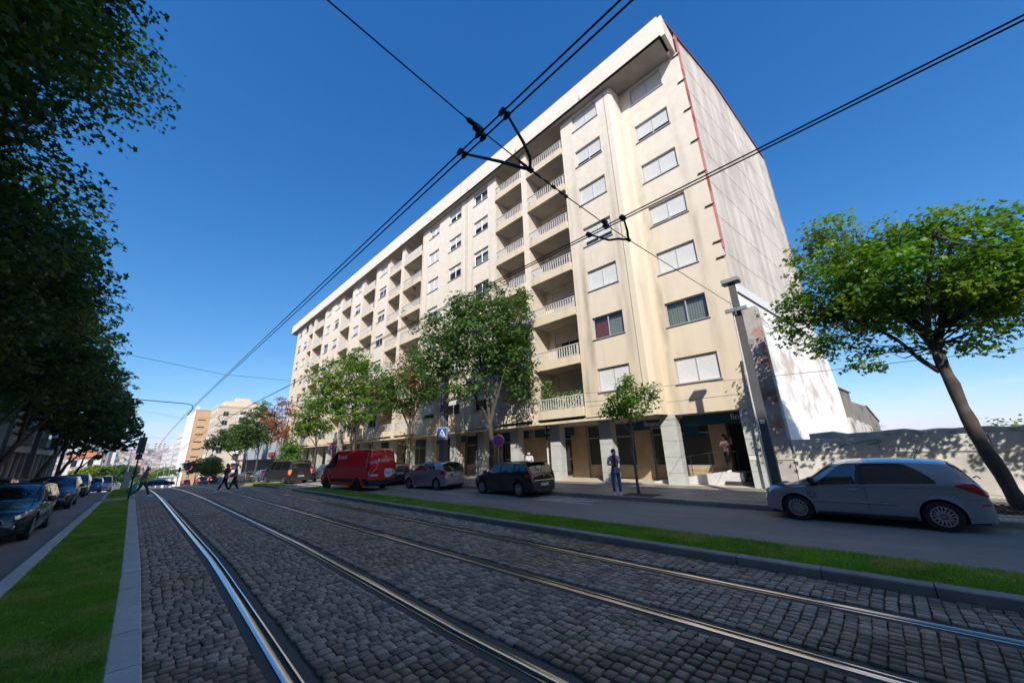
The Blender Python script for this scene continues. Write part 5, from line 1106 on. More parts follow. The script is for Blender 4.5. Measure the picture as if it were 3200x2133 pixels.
tag(mb.build('far_town_houses', cols_t), label='pale houses and red roofs crowding the far hillside beyond the dip', cat='houses', kind='stuff')
for i, (x, w, h_, lab) in enumerate([(-52, 34, 44, 'leftmost of the white tower blocks on the far hill crest'), (-6, 30, 46, 'white slab block on the far hill crest, second from the left'), (32, 26, 46, 'white slab block on the far hill crest above the dip of the street'), (64, 40, 28, 'wide low white block on the far hill beside the street dip'), (118, 60, 18, 'long low pale building on the far hill near the orange tower')]):
    y = 1420; block('hill_block', lab, x, x+w, y, y+20, terrain(x, y)-2, terrain(x, y)+h_*.62, M_whr, ('-y',), fl=6, wy=7, ww=3.5, wh=2.5, z_start=4, group='white blocks on the far hill')

# ------------------------------------------------------------------ poles, wires, signs
M_conc = mat('dark concrete', (.115, .115, .12), .85, var=.14, vs=2, bump=.2, bs=30)
M_concl = mat('concrete', (.27, .26, .25), .85, var=.14, vs=2, bump=.2, bs=30)
M_galv = mat('galvanised steel', (.34, .35, .36), .45, .6, var=.1)
M_wire = mat('overhead wire', (.012, .012, .013), .5, .3, var=.05)
GP = 'concrete catenary poles'
def cpole(x, y, label, top=7.0, w=.42, m=M_conc, cap=True, d=.34, arm=True):
    g = gz(y); t = thing('catenary_pole', label, 'pole', (x, y, g+.13), 0, GP); H = top-g-.13
    mb = MB(); a, b_ = w/2, d/2; rows = []
    for z, k in ((-.1, 1.08), (H*.5, 1.0), (H, .85)): rows.append([(-b_*k, -a*k, z), (b_*k, -a*k, z), (b_*k, a*k, z), (-b_*k, a*k, z), (-b_*k, -a*k, z)])
    mb.grid(rows); mb.build('shaft', m, t)
    if cap: mb = MB(); mb.bbox((-.2, -.27, H), (.18, .27, H+.16), .02); mb.build('cap', M_concl, t)
    if arm: mb = MB(); mb.bbox((-.24, -.32, 5.85), (-.16, .32, 5.98), .01); mb.tube([(-.2, 0, 5.95), (-.34, 0, 5.88), (-.3, 0, 5.7)], .02, 6); mb.build('clamp', M_galv, t)
    return t
t = cpole(13.45, 2.5, 'dark square catenary pole with a flat cap at the right end of the apartment block', 7.05, w=.21, d=.19, m=mat('dark pole concrete', (.085, .085, .09), .8, var=.12))
mb = MB(); mb.box((.0, -.24, 4.7), (.1, -.1, 4.88)); mb.build('lamp_box', M_concl, t)
mb = MB(); mb.box((-.13, -.07, 2.2), (-.126, .06, 2.32)); mb.build('sticker', M_pap, t)
mb = MB(); mb.tube([(-.1, .14, 0), (-.1, .14, 3), (-.09, .12, 6.3)], .026, 8); mb.build('cable_pipe', mat('pale pipe', (.5, .5, .48), .5), t, smooth=True)
t = cpole(13.4, 19.35, 'grey concrete catenary pole carrying the blue pedestrian crossing sign', 8.0, cap=False)
M_blue = mat('sign blue', (.005, .07, .33), .35, var=.02); M_redp = mat('sign red', (.5, .01, .015), .35, var=.02); M_whp = mat('sign white', (.75, .75, .75), .4, var=.02); M_blk = mat('sign black', (.01, .01, .01), .5)
def face_cam(x, y): return Vector((-x, -y, 0)).normalized()
def crossing_sign(x, y, z, s, label):
    t = thing('crossing_sign', label, 'road sign', (x, y, z)); d = face_cam(x, y); R_ = Vector((0, 0, 1)).cross(d); Mx = axes((0, 0, 0), R_, (0, 0, 1))
    def pl(pts, lay, m, nm, th_=.004):
        mb = MB(); mb.prism([Mx @ Vector((p[0]*s, p[1]*s, .004+lay*.006)) for p in pts], d*th_); mb.build(nm, m, t)
    pl([(-.5, -.5*1.15), (.5, -.5*1.15), (.5, .5*1.15), (-.5, .5*1.15)], -2, M_whp, 'border', .008); pl([(-.47, -.54), (.47, -.54), (.47, .54), (-.47, .54)], 0, M_blue, 'panel'); pl([(-.4, -.4), (.4, -.4), (0, .42)], 1, M_whp, 'triangle')
    for q in ([(-.33, -.37), (-.25, -.37), (-.19, -.22), (-.24, -.22)], [(-.15, -.37), (-.07, -.37), (-.06, -.22), (-.12, -.22)], [(.07, -.37), (.15, -.37), (.12, -.22), (.06, -.22)], [(.25, -.37), (.33, -.37), (.24, -.22), (.19, -.22)]): pl(q, 2, M_blk, 'stripe')
    pl([(-.04, -.02), (.05, -.02), (.06, .16), (-.05, .16)], 2, M_blk, 'figure'); pl([(.04, .26), (-.04, .26), (-.05, .19), (.05, .19)], 2, M_blk, 'figure_head')
    for q in ([(-.04, 0), (.0, 0), (-.1, -.2), (-.14, -.2)], [(.0, 0), (.05, 0), (.12, -.2), (.07, -.2)], [(-.05, .16), (-.03, .12), (-.12, .0), (-.14, .03)], [(.05, .16), (.03, .12), (.12, .02), (.14, .05)]): pl(q, 2, M_blk, 'figure_limb')
    return t
crossing_sign(13.02, 19.0, 2.95, .62, 'blue square pedestrian crossing sign fixed on the grey concrete pole')
def round_sign(x, y, z, r, label, cross, post=True, zg=None):
    t = thing('no_stopping_sign' if cross else 'no_parking_sign', label, 'road sign', (x, y, z)); d = face_cam(x, y); R_ = Vector((0, 0, 1)).cross(d); Mx = axes((0, 0, 0), R_, (0, 0, 1))
    mb = MB(); mb.lathe([(0, 0), (r, 0), (r, .01), (r*.97, .012), (0, .012)], 32, Mx); mb.build('rim', mat('sign edge', (.75, .6, .6), .4), t)
    mb = MB(); mb.lathe([(r*.78, .014), (r*.96, .014), (r*.96, .018), (r*.78, .018)], 32, Mx); mb.build('red_ring', M_redp, t)
    mb = MB(); mb.lathe([(0, .016), (r*.79, .016)], 32, Mx); mb.build('blue_disc', M_blue, t)
    for s in ((1, -1) if cross else (-1,)):
        mb = MB(); w = r*.085; L_ = r*.8; a = radians(45*s); mb.prism([Mx @ Vector((cos(a)*u-sin(a)*v, sin(a)*u+cos(a)*v, .02+.002*s)) for u, v in ((-L_, -w), (L_, -w), (L_, w), (-L_, w))], d*.003); mb.build('red_bar', M_redp, t)
    if post: mb = MB(); g = (zg if zg is not None else .13)-z; q = -d*.05; mb.tube([(q.x, q.y, g), (q.x, q.y, r*.6)], .028, 8); mb.build('post', M_galv, t, smooth=True)
    return t
round_sign(13.15, 14.1, 2.32, .30, 'round blue no stopping sign with a red cross behind the black hatchback', True)
round_sign(13.2, 37.5, 2.75, .32, 'round blue no parking sign with one red bar, left of the red van', False)
for (x, y, top, lab, m) in [(14.3, 38.6, 7.6, 'grey concrete catenary pole with a dark equipment box behind the red van', M_concl), (14.6, 61.3, 7.6, 'pale concrete catenary pole beyond the dark van', M_concl), (-7.3, 61.3, 7.9, 'dark concrete catenary pole among the trunks of the left trees', M_conc), (-7.3, 38.6, 7.4, 'left concrete catenary pole hidden in the trees opposite the red van', M_conc), (-7.3, 19.35, 7.4, 'left concrete catenary pole opposite the pedestrian crossing sign', M_conc), (-7.3, 2.5, 7.4, 'left concrete catenary pole nearest the camera', M_conc), (14.4, 84, 7.2, 'concrete catenary pole by the far right traffic light', M_concl), (-7.3, 84, 7.2, 'far left concrete catenary pole before the orange roofed house', M_conc)]:
    t = cpole(x, y, lab, top, m=m, cap=False, arm=False)
    if 'equipment' in lab: mb = MB(); mb.bbox((-.9, -.1, 6.3), (-.25, .7, 7.5), .03); mb.tube([(-.4, .1, 6.3), (-.5, .2, 6.1), (-.4, .2, 5.9)], .02, 6); mb.build('equipment_box', M_dk, t)
# contact wires (two side by side for each track)
def sag(P0, P1, s, n=14): return [Vector(P0).lerp(Vector(P1), i/n)-Vector((0, 0, s*4*(i/n)*(1-i/n))) for i in range(n+1)]
for wx, wz, lab in ((2.1, 5.17, 'pair of black contact wires over the nearer track'), (5.1, 5.47, 'pair of black contact wires over the farther track')):
    t = thing('contact_wires', lab, 'overhead wires', (wx, 0, wz), 0, 'contact wires')
    for dx in (-.035, .035):
        mb = MB(); P = []
        for y in [-20, -8, 2.45, 10, 19.35, 29, 38.6, 50, 61.3, 84, 120, 180, 260, 400]: P.append((dx, y, (gz(y)*(.75 if y < 84 else .95))))
        mb.tube(P, .0105, 6, cap=False); mb.build('wire', M_wire, t, smooth='all')
def span_wire(y, pts, label, r=.007):
    t = thing('span_wire', label, 'overhead wire', (0, y, 0), 0, 'span wires across the street'); mb = MB(); mb.tube([(p[0], 0, p[1]) for p in pts], r, 6, cap=False); mb.build('wire', M_wire, t, smooth='all'); return t
t = span_wire(2.45, [(-7.1, 6.6), (-3, 5.9), (.42, 5.4), (2.0, 5.27), (2.94, 5.24), (3.5, 5.25), (4.83, 5.3), (5.61, 5.36), (9, 5.68), (13.2, 6.09)], 'near span wire with insulators crossing above the tracks to the capped pole', .008)
def lumps(seq, par, name):
    mb = MB()
    for (x, z, l, r, dz) in seq:
        mb.tube([(x-l/2, 0, z-dz*.5), (x-l*.35, 0, z-dz*.35), (x+l*.35, 0, z+dz*.35), (x+l/2, 0, z+dz*.5)], [r*.6, r, r, r*.6], 8)
    mb.build(name, M_wire, par, smooth=True)
lumps([(1.97, 5.28, .14, .028, 0), (3.28, 5.25, .12, .014, 0), (3.43, 5.25, .08, .022, 0), (3.6, 5.25, .1, .016, 0), (3.72, 5.255, .05, .024, 0), (4.83, 5.305, .12, .03, .01), (2.94, 5.24, .1, .036, 0), (5.61, 5.36, .09, .034, 0), (2.8, 5.245, .16, .018, 0), (3.08, 5.245, .16, .015, 0)], t, 'insulator')
mb = MB()
for s in (1, -1): mb.tube([(3.3, 0, 5.25+.02*s), (3.36, .012*s, 5.25+.018*s), (3.42, 0, 5.25)], .006, 5)
for x in (3.5, 3.56, 3.66, 3.7): mb.tube([(x, 0, 5.265), (x+.03, .0, 5.285), (x+.06, 0, 5.265), (x+.03, 0, 5.24), (x, 0, 5.26)], .005, 5)
mb.build('chain_links', M_wire, t)
def hanger(par, xw, zw, xn, zn, ya, yb, ymid):
    for yy in (ya, yb):
        mb = MB(); dy = yy-2.45; mb.tube([(xn, 0, zn), (xn-.12*(1 if xn > xw else -1), dy*.28, zn+.035), (xn-(xn-xw)*.42, dy*.55, zn+.03), (xw+.04, dy, zw+.03)], [.02, .022, .02, .014], 8); mb.build('registration_arm', M_dk, par, smooth=True)
    mb = MB()
    for yy in (ya-2.45, yb-2.45, ymid-2.45):
        mb = MB()
        for dx in (-.035, .035): mb.bbox((xw+dx-.02, yy-.045, zw-.02), (xw+dx+.02, yy+.045, zw+.035), .008)
        mb.bbox((xw-.05, yy-.018, zw+.02), (xw+.05, yy+.018, zw+.055), .006); mb.build('wire_clamp', M_dk, par)
    mb = MB(); mb.bbox((xw-.1, ymid-2.49, zw+.05), (xw+.03, ymid-2.41, zw+.12), .015); mb.build('wire_clamp', M_dk, par)
hanger(t, 2.1, 5.17, 2.94, 5.24, 2.06, 2.79, 2.45); hanger(t, 5.1, 5.47, 5.61, 5.36, 2.28, 2.95, 2.6)
span_wire(19.35, [(-7.2, 6.9), (-.72, 5.66), (2.1, 5.28), (4.6, 5.3), (5.1, 5.5), (13.3, 6.6)], 'second span wire over the tracks, at the pole with the crossing sign')
span_wire(38.6, [(-7.2, 6.9), (-.3, 5.55), (2.1, 5.05), (5.1, 5.2), (14.2, 5.9)], 'third span wire over the tracks, by the equipment box pole')
span_wire(61.3, [(-7.2, 5.9), (-1, 5.1), (2.1, 4.55), (5.1, 4.75), (14.5, 5.3)], 'fourth span wire, low over the far tracks'); span_wire(84, [(-7.2, 4.6), (2.1, 3.7), (5.1, 3.9), (14.3, 4.5)], 'farthest span wire over the descending tracks')
for s, x0, x1, y, z, lab in ((1, -7.2, 2.3, 38.2, 6.15, 'curved cantilever arm reaching from the left trees to the nearer wires'), (-1, 14.3, 5.3, 45, 6.1, 'curved cantilever arm reaching from the right to the farther wires')):
    t = thing('cantilever_arm', lab, 'overhead arm', (0, y, 0)); mb = MB(); mb.tube([(x0, 0, z+.4), (x1-.1*s, 0, z), (x1+.2*s, -.1, z-.12), (x1+.28*s, -.3, z-.4), (x1, -.7, z-.95)], .028, 7); mb.build('arm', M_dk, t, smooth='all')
t = thing('thin_cable', 'thin black cable strung low along the facade towards the large maple', 'cable', (15.6, 0, 0)); mb = MB(); mb.tube([(0, y, z) for y, z in ((-14, 3.5), (-6, 3.75), (-3.1, 3.88), (.7, 3.98), (3, 4.08), (8, 4.35), (13, 4.62), (30, 5.6))], .008, 5); mb.build('cable', M_wire, t)
t = thing('slack_cable', 'slack cable hooked along the white party wall', 'cable', (17.5, 2.8, 0)); mb = MB(); mb.tube([tuple(a-b_ for a, b_ in zip(sw(u, z, .36), (17.5, 2.8, 0))) for u, z in ((2.2, 7.4), (4, 7.1), (6, 7.3), (9, 7.6), (13, 7.9))], .012, 5); mb.build('cable', M_wire, t)
t = thing('pole_cable', 'thin cable looping between the capped pole and the building corner', 'cable', (13.4, 2.8, 3.2)); mb = MB(); mb.tube([(.2, -.3, .0), (.6, .0, -.12), (1.6, .2, -.1), (3.0, .5, .05)], .008, 5); mb.build('cable', M_wire, t)
# signs seen edge-on in the left strip, lamp posts, traffic lights
t = thing('edge_on_sign_post', 'tall thin dark post with edge-on sign plates at the end of the left grass strip', 'sign post', (.17, 26.9, .1))
mb = MB(); mb.tube([(0, 0, 0), (0, 0, 3.15)], .032, 8); mb.build('post', M_dk, t, smooth=True)
for z0, z1, w in ((2.15, 2.95, .3), (1.85, 2.13, .24)): mb = MB(); A_ = Matrix.Rotation(radians(80), 4, 'Z'); mb.bbox((-.015, -w/2, z0), (.015, w/2, z1), .004, A_); mb.build('plate', mat('sign back', (.10, .11, .11), .5, .2), t)
def tlight(x, y, h, label, red=True, armx=0, g=None, name='traffic_light', hd=.9):
    g = gz(y) if g is None else g; t = thing(name, label, 'traffic light', (x, y, g), 0, 'traffic lights at the far junction'); mb = MB(); mb.tube([(0, 0, 0), (0, 0, h)], .06, 8); mb.build('pole', M_galv, t, smooth=True)
    mb = MB(); mb.bbox((-.17, -.3, h-hd), (.17, -.08, h), .03); mb.build('head', M_blk, t)
    for i in range(3): mb = MB(); mb.lathe([(0, 0), (.1, 0)], 14, axes((0, -.305, h-.16-i*hd*.31), (1, 0, 0), (0, 0, 1))); mb.build('lamp', mat('red light lit', (.6, .02, .01), .4, emit=(1, .03, .01, 5)) if i == 0 and red else M_blk, t)
    return t
tlight(12.1, 106, 7.9, 'tall traffic light showing red in front of the cream building', True)
tlight(8.9, 106, 3.6, 'traffic light showing red beside a round blue sign at the junction', True); tlight(6.7, 98, 3.6, 'dark traffic light in the middle of the far junction', False); tlight(11.5, 77, 2.6, 'small red traffic light just left of the walking couple', True)
round_sign(8.6, 105.5, .6, .42, 'round blue direction sign next to the red traffic light at the junction', False, True, gz(105))
for (x, y, h, lab) in [(-.4, 128, 8.5, 'slim pale lamp post with a flat head left of centre in the far street'), (-.6, 112, 8, 'pale lamp post behind the edge-on sign'), (6.9, 150, 8, 'lamp post in the far street near the green trees'), (6.6, 175, 8, 'lamp post farther down in front of the green tree line'), (6.9, 128, 8.5, 'lamp post with a flat double head near the dark estate car'), (13.2, 135, 12, 'tall thin mast before the orange tower'), (10.9, 104, 9, 'tall dark mast leaning beside the junction')]:
    t = thing('lamp_post', lab, 'lamp post', (x, y, gz(y)), 0, 'distant lamp posts'); mb = MB(); mb.tube([(0, 0, 0), (0, 0, h)], [.09, .05], 6); mb.build('post', M_galv, t, smooth=True); mb = MB(); mb.bbox((-1.0, -.12, h-.05), (1.0, .12, h+.08), .03); mb.build('lamp_head', M_whp, t)
t = thing('ticket_kiosk', 'small grey bus shelter at the far tram stop between the tracks', 'shelter', (6.0, 136, gz(136))); mb = MB()
for x in (0, 2.4):
    for y in (0, 6): mb.box((x, y, 0), (x+.1, y+.1, 2.6))
mb.build('posts_frame', M_galv, t); mb = MB(); mb.bbox((-.3, -.3, 2.6), (2.9, 6.4, 2.75), .03); mb.build('roof', M_whp, t); mb = MB(); mb.box((2.4, .2, .3), (2.44, 6, 2.4)); mb.build('glass_wall', M_pane, t)
t = thing('tram_stop_cabinet', 'grey tram equipment cabinet on the far left grass strip', 'cabinet', (-.35, 52, gz(52)+.1)); mb = MB(); mb.bbox((0, 0, 0), (.5, .9, 1.5), .03); mb.build('body', M_galv, t); mb = MB(); mb.bbox((-.03, -.03, 1.5), (.53, .93, 1.56), .01); mb.build('lid', M_galv, t)

# ------------------------------------------------------------------ vehicles
def pcurve(pts):
    """smooth monotone interpolation through (x, value) points"""
    xs_ = [p[0] for p in pts]; vs_ = [p[1] for p in pts]; n = len(xs_)
    sl = [(vs_[i+1]-vs_[i])/(xs_[i+1]-xs_[i]) for i in range(n-1)]; m = [sl[0]]+[0 if sl[i-1]*sl[i] <= 0 else 2*sl[i-1]*sl[i]/(sl[i-1]+sl[i]) for i in range(1, n-1)]+[sl[-1]]
    def f(x):
        if x <= xs_[0]: return vs_[0]
        if x >= xs_[-1]: return vs_[-1]
        i = 0
        while x > xs_[i+1]: i += 1
        h = xs_[i+1]-xs_[i]; t = (x-xs_[i])/h
        return (2*t**3-3*t*t+1)*vs_[i]+(t**3-2*t*t+t)*h*m[i]+(-2*t**3+3*t*t)*vs_[i+1]+(t**3-t*t)*h*m[i+1]
    return f
def carpaint(name, col, metal=.5, rough=.32):
    if name in MATS: return MATS[name]
    m = bpy.data.materials.new(name); m.use_nodes = True; t = m.node_tree; L = t.links.new; b = t.nodes['Principled BSDF']
    b.inputs['Base Color'].default_value = (*col, 1); b.inputs['Metallic'].default_value = metal; b.inputs['Roughness'].default_value = rough; b.inputs['Coat Weight'].default_value = 1; b.inputs['Coat Roughness'].default_value = .03
    tc = nd(t, 'TexCoord'); n = nd(t, 'TexNoise', Scale=2.2, Detail=5.0); L(tc.outputs['Object'], n.inputs['Vector']); mr = nd(t, 'MapRange'); mr.inputs[3].default_value = rough*.8; mr.inputs[4].default_value = rough*1.35; L(n.outputs[0], mr.inputs[0]); L(mr.outputs[0], b.inputs['Roughness'])
    MATS[name] = m; return m
M_cglass = glass('car glass', (.006, .010, .010), .0, 0)
M_tyre = mat('tyre', (.014, .014, .015), .8, var=.15, vs=10)
M_rimm = mat('alloy rim', (.52, .53, .55), .3, .85, var=.05)
M_rimd = mat('wheel well', (.006, .006, .006), .9, var=.05)
M_plast = mat('black car plastic', (.018, .018, .02), .5, var=.1)
M_tail = mat('tail lamp', (.32, .008, .012), .15, var=.1, spec=.8)
M_tail_on = mat('tail lamp lit', (.5, .02, .01), .2, emit=(1, .05, .01, 2.5))
M_head = mat('head lamp', (.55, .57, .6), .08, .6, var=.1)
M_chrome = mat('chrome trim', (.7, .7, .72), .12, 1, var=.03)
M_plate = mat('number plate', (.62, .63, .6), .5, var=.03); M_pblue = mat('plate blue', (.02, .1, .5), .5)
M_pyel = mat('plate yellow', (.7, .5, .03), .5); M_ink = mat('plate ink', (.015, .015, .015), .6)
M_seat = mat('car interior', (.03, .03, .032), .9, var=.1)
wheel_cache = {}
def wheel_meshes(r, w, spokes, rim):
    key = (r, w, spokes, rim.name)
    if key in wheel_cache: return wheel_cache[key]
    Mx = Matrix.Rotation(radians(-90), 4, 'X')   # local z -> +y outward
    mb = MB(); rr = r*.66
    mb.lathe([(rr, -w/2), (r*.95, -w/2), (r, -w*.3), (r, w*.3), (r*.95, w/2), (rr*1.02, w/2+.004), (rr, w*.3)], 28, Mx); o = mb.build('wheel', M_tyre, smooth=40); a = o.data; bpy.data.objects.remove(o)
    mb = MB(); mb.lathe([(rr*1.01, w*.34), (rr*.98, w*.5), (rr*.88, w*.5), (rr*.86, w*.1)], 28, Mx, 0); mb.lathe([(0, w*.08), (rr*.9, w*.08)], 28, Mx, 1); mb.lathe([(0, w*.5), (rr*.17, w*.49), (rr*.2, w*.2)], 14, Mx, 0)
    for i in range(spokes):
        A = 2*pi*i/spokes; u = Vector((cos(A), 0, sin(A))); v = Vector((-sin(A), 0, cos(A))); wi, wo = rr*.09, rr*(.055 if spokes > 8 else .12)
        q = [u*rr*.12+v*wi, u*rr*.9+v*wo, u*rr*.9-v*wo, u*rr*.12-v*wi]; mb.prism([p+Vector((0, w*.4, 0)) for p in q], (0, w*.09, 0), 0)
    o = mb.build('rim', [rim, M_rimd], smooth=40); b_ = o.data; bpy.data.objects.remove(o)
    wheel_cache[key] = (a, b_); return a, b_
def vehicle(name, label, cat, S, loc, rz, group=None):
    """S: L, W, top [(x,z)], belt [(x,z)], wx (rear, front), r, paint ...; x forward, z up, origin on the ground at the middle"""
    t = thing(name, label, cat, loc, rz, group); t.scale = (.93, .93, .93); L_, W = S['L'], S['W']; hl = L_/2; T = pcurve(S['top']); Bt = pcurve(S['belt']); base = S.get('sill', .2)
    r = S['r']; ra = r+.045; wx = S['wx']; tum = S.get('tumble', .36); er = S.get('end_r', (.5, .6)); rk = S.get('rk', (.8, .78)); crown_ = S.get('crown', .05)
    paint = S['paint']
    def plan(x):
        p = 1.0
        ur = (x+hl)/er[0]; uf = (hl-x)/er[1]
        if ur < 1: p *= rk[0]+(1-rk[0])*sqrt(max(0, 1-(1-max(ur, 0))**2))
        if uf < 1: p *= rk[1]+(1-rk[1])*sqrt(max(0, 1-(1-max(uf, 0))**2))
        return p*(1-.02*(x/hl)**2)
    def zl(x):
        z = base+S.get('over', .06)*max(0, abs(x)/hl-.8)*5*.6
        for c in wx:
            if abs(x-c) < ra: z = max(z, r+sqrt(ra*ra-(x-c)**2)-.0)
        return z
    def sect(x):
        Tx = T(x); b_ = min(Bt(x), Tx-.05); ze = max(b_+.012, Tx-crown_-.03*min(1, max(0, (Tx-b_)/.4)))
        return Tx, b_, ze
    def yside(x, z):
        Tx, b_, ze = sect(x); hw = W/2*plan(x)
        if z <= b_:
            f = max(0, (b_-z)/(b_-.15)); y = hw*(1-.085*f**1.6-.012*sin(min(1, f)*pi*2.0)*.6)
            for c in wx:
                d = sqrt((x-c)**2+(z-r)**2)
                if d < ra+.07: y += .022*max(0, 1-abs(d-ra)/.07)
            return y
        return hw*.992-tum*(z-b_)-.10*(z-b_)**2
    def topz(x, v):
        Tx, b_, ze = sect(x); return ze+(Tx-ze)*(1-abs(v)**2.2)
    xs_ = set(np.linspace(-hl, hl, 62).round(4))
    for c in wx:
        for a in np.linspace(0, pi, 17): xs_.add(round(c+ra*cos(a), 4))
        xs_ |= {round(c-ra-.002, 4), round(c+ra+.002, 4)}
    for e, s in ((-hl, 1), (hl, -1)): xs_ |= {round(e+s*q, 4) for q in (.01, .03, .06, .1, .16, .24)}
    xs_ = sorted(x for x in xs_ if -hl <= x <= hl); rows = []
    for x in xs_:
        Tx, b_, ze = sect(x); z0 = min(zl(x), b_-.03); R_ = []
        for j in range(10): z = z0+(b_-z0)*(j/9); R_.append((x, yside(x, z), z))
        for j in range(1, 6): z = b_+(ze-b_)*j/5; R_.append((x, yside(x, z), z))
        ye = yside(x, ze)
        for j in range(1, 8): v = 1-j/7; R_.append((x, ye*v, topz(x, v)))
        rows.append(R_+[(p[0], -p[1], p[2]) for p in R_[-2::-1]])
    mb = MB(); mb.grid(rows, flip=False)
    mb.poly(rows[0]); mb.poly(rows[-1][::-1])
    mb.build('body', paint, t, smooth=38)
    mb = MB(); mb.box((-hl+.12, -W/2+.24, base-.03), (hl-.12, W/2-.24, .62)); 
    for s in (-1, 1): mb.box((-hl+.3, s*(W/2-.16), base-.0), (hl-.3, s*(W/2-.26), base+.12))
    mb.build('underbody', M_rimd, t)
    # wheels
    wm, rm = wheel_meshes(r, .2, S.get('spokes', 5), S.get('rim', M_rimm))
    for c in wx:
        for s in (-1, 1):
            o = link('wheel', wm, t, (c, s*(W/2-.125), r)); o.rotation_euler = (0, 0, 0 if s > 0 else pi); link('rim', rm, o)
    # arch liners
    for c in wx:
        for s in (-1, 1):
            mb = MB(); P = [(c+ra*cos(a), r+ra*sin(a)) for a in np.linspace(-.15, pi+.15, 16)]; mb.grid([[(p[0], s*(W/2-.02*0-.03), p[1]) for p in P], [(p[0], s*(W/2-.3), p[1]) for p in P]])
            mb.build('wheel_arch', M_rimd, t)
    def patch_side(nm, x0, x1, zlo, zhi, m, off=.006, sides=(-1, 1), n=14, k=5, sm='all'):
        out = None
        for s in sides:
            mb = MB(); rws = []
            for i in range(n+1):
                x = x0+(x1-x0)*i/n; a = zlo(x) if callable(zlo) else zlo; b_ = zhi(x) if callable(zhi) else zhi; b_ = max(b_, a+.002)
                row = []
                for j in range(k+1):
                    z = a+(b_-a)*j/k; y = yside(x, z); dy = (yside(min(x+.01, hl), z)-yside(max(x-.01, -hl), z))/.02
                    row.append((x-off*max(-1.2, min(1.2, dy))*1.0, s*(y+off), z))
                rws.append(row)
            mb.grid(rws, flip=(s < 0)); out = mb.build(nm, m, t, smooth=sm)
        return out
    def patch_top(nm, x0, x1, v0, v1, m, off=.007, n=12, k=10, taper=0):
        mb = MB(); rws = []
        for i in range(n+1):
            x = x0+(x1-x0)*i/n; Tx, b_, ze = sect(x); ye = yside(x, ze); row = []
            dz = (T(x+.02)-T(x-.02))/.04; nrm = Vector((-dz, 0, 1)).normalized()
            for j in range(k+1):
                v = v0+(v1-v0)*j/k; v *= (1-taper*i/n); row.append((x+nrm.x*off, ye*v, topz(x, v)+nrm.z*off))
            rws.append(row)
        mb.grid(rws, flip=True); return mb.build(nm, m, t, smooth='all')
    # side glass: black surround then panes
    for seg in S.get('side_glass', []):
        x0, x1, m0, m1 = seg[:4]
        lo = lambda x: sect(x)[1]+.025; hi = lambda x: max(sect(x)[1]+.03, sect(x)[2]-.035-S.get('roofrail', 0))
        def hi2(x, x0=x0, x1=x1, m0=m0, m1=m1):
            h_ = hi(x); a = lo(x); k_ = 1
            if m0 and x < x0+m0: k_ = min(k_, max(.02, (x-x0)/m0)**.55)
            if m1 and x > x1-m1: k_ = min(k_, max(.02, (x1-x)/m1)**.75)
            return a+(h_-a)*k_
        patch_side('window_surround', x0-.02, x1+.02, lambda x: lo(x)-.018, lambda x: hi2(min(max(x, x0), x1))+.016, M_plast, .004, n=20)
        gl = patch_side('side_window', x0+.012, x1-.012, lo, hi2, S.get('glass', M_cglass), .008, n=20)
    for x in S.get('pillars', []): patch_side('door_pillar', x-.045, x+.045, lambda x_: sect(x_)[1]+.01, lambda x_: sect(x_)[2]-.04, M_plast, .011, n=2)
    if 'windscreen' in S: a, b_ = S['windscreen']; patch_top('windscreen_surround', a-.02, b_+.02, -.95, .95, M_plast, .004); patch_top('windscreen', a, b_, -.9, .9, S.get('glass', M_cglass), .009)
    if 'rear_window' in S: a, b_ = S['rear_window']; patch_top('rear_window_surround', a-.015, b_+.02, -.93, .93, M_plast, .004); patch_top('rear_window', a, b_, -.87, .87, S.get('rglass', M_cglass), .009)
    for (x, z0, z1) in S.get('door_lines', []): patch_side('door_gap', x-.006, x+.006, z0, z1, M_plast, .003, n=1, k=8)
    for (x0, x1, z0, z1, m) in S.get('side_strips', []): patch_side('side_strip', x0, x1, z0, z1, m, .012, n=8, k=2)
    for (x, z) in S.get('handles', []):
        for s in (-1, 1): mb = MB(); y = yside(x, z); mb.bbox((x-.09, s*(y+.0), z-.014), (x+.09, s*(y+.03), z+.014), .01); mb.build('door_handle', S.get('handle_m', paint), t)
    for (nm, x0, x1, lo, hi, m) in S.get('lamps', []):
        f1 = pcurve(lo) if isinstance(lo, list) else lo; f2 = pcurve(hi) if isinstance(hi, list) else hi; patch_side(nm, x0, x1, f1, f2, m, .006, n=14)
    # mirrors
    mx_, mz = S.get('mirror', (.62, 1.0))
    for s in (-1, 1):
        y = yside(mx_, mz-.06); o = MB(); o.bbox((mx_-.06, s*(y+.06), mz-.07), (mx_+.09, s*(y+.22), mz+.075), .035); o.bbox((mx_-.0, s*(y-.01), mz-.07), (mx_+.05, s*(y+.1), mz-.035), .01); mr = o.build('wing_mirror', S.get('mirror_m', paint), t, smooth=50)
        g = MB(); g.poly([(mx_-.063, s*(y+.08), mz-.05), (mx_-.063, s*(y+.2), mz-.05), (mx_-.063, s*(y+.2), mz+.055), (mx_-.063, s*(y+.08), mz+.055)]); g.build('mirror_glass', M_chrome, mr)
    # plates
    for end, z, yy, txt in S.get('plates', []):
        xx = -hl-.012 if end < 0 else hl+.012; mb = MB(); mb.bbox((xx-.008, yy-.26, z-.055), (xx+.008, yy+.26, z+.055), .006); p = mb.build('number_plate', M_plate, t)
        sx = -1 if end < 0 else 1; s0 = .26 if end < 0 else -.26
        mb = MB(); mb.box((xx+sx*.009, yy+s0, z-.05), (xx+sx*.0105, yy+s0-.045*(1 if s0 > 0 else -1), z+.05)); mb.build('blue_band', M_pblue, p)
        text('plate_text', txt, .1, M_ink, p, axes((xx+sx*.0095, yy, z), (0, -1, 0) if end < 0 else (0, 1, 0), (0, 0, 1)), depth=.0008)
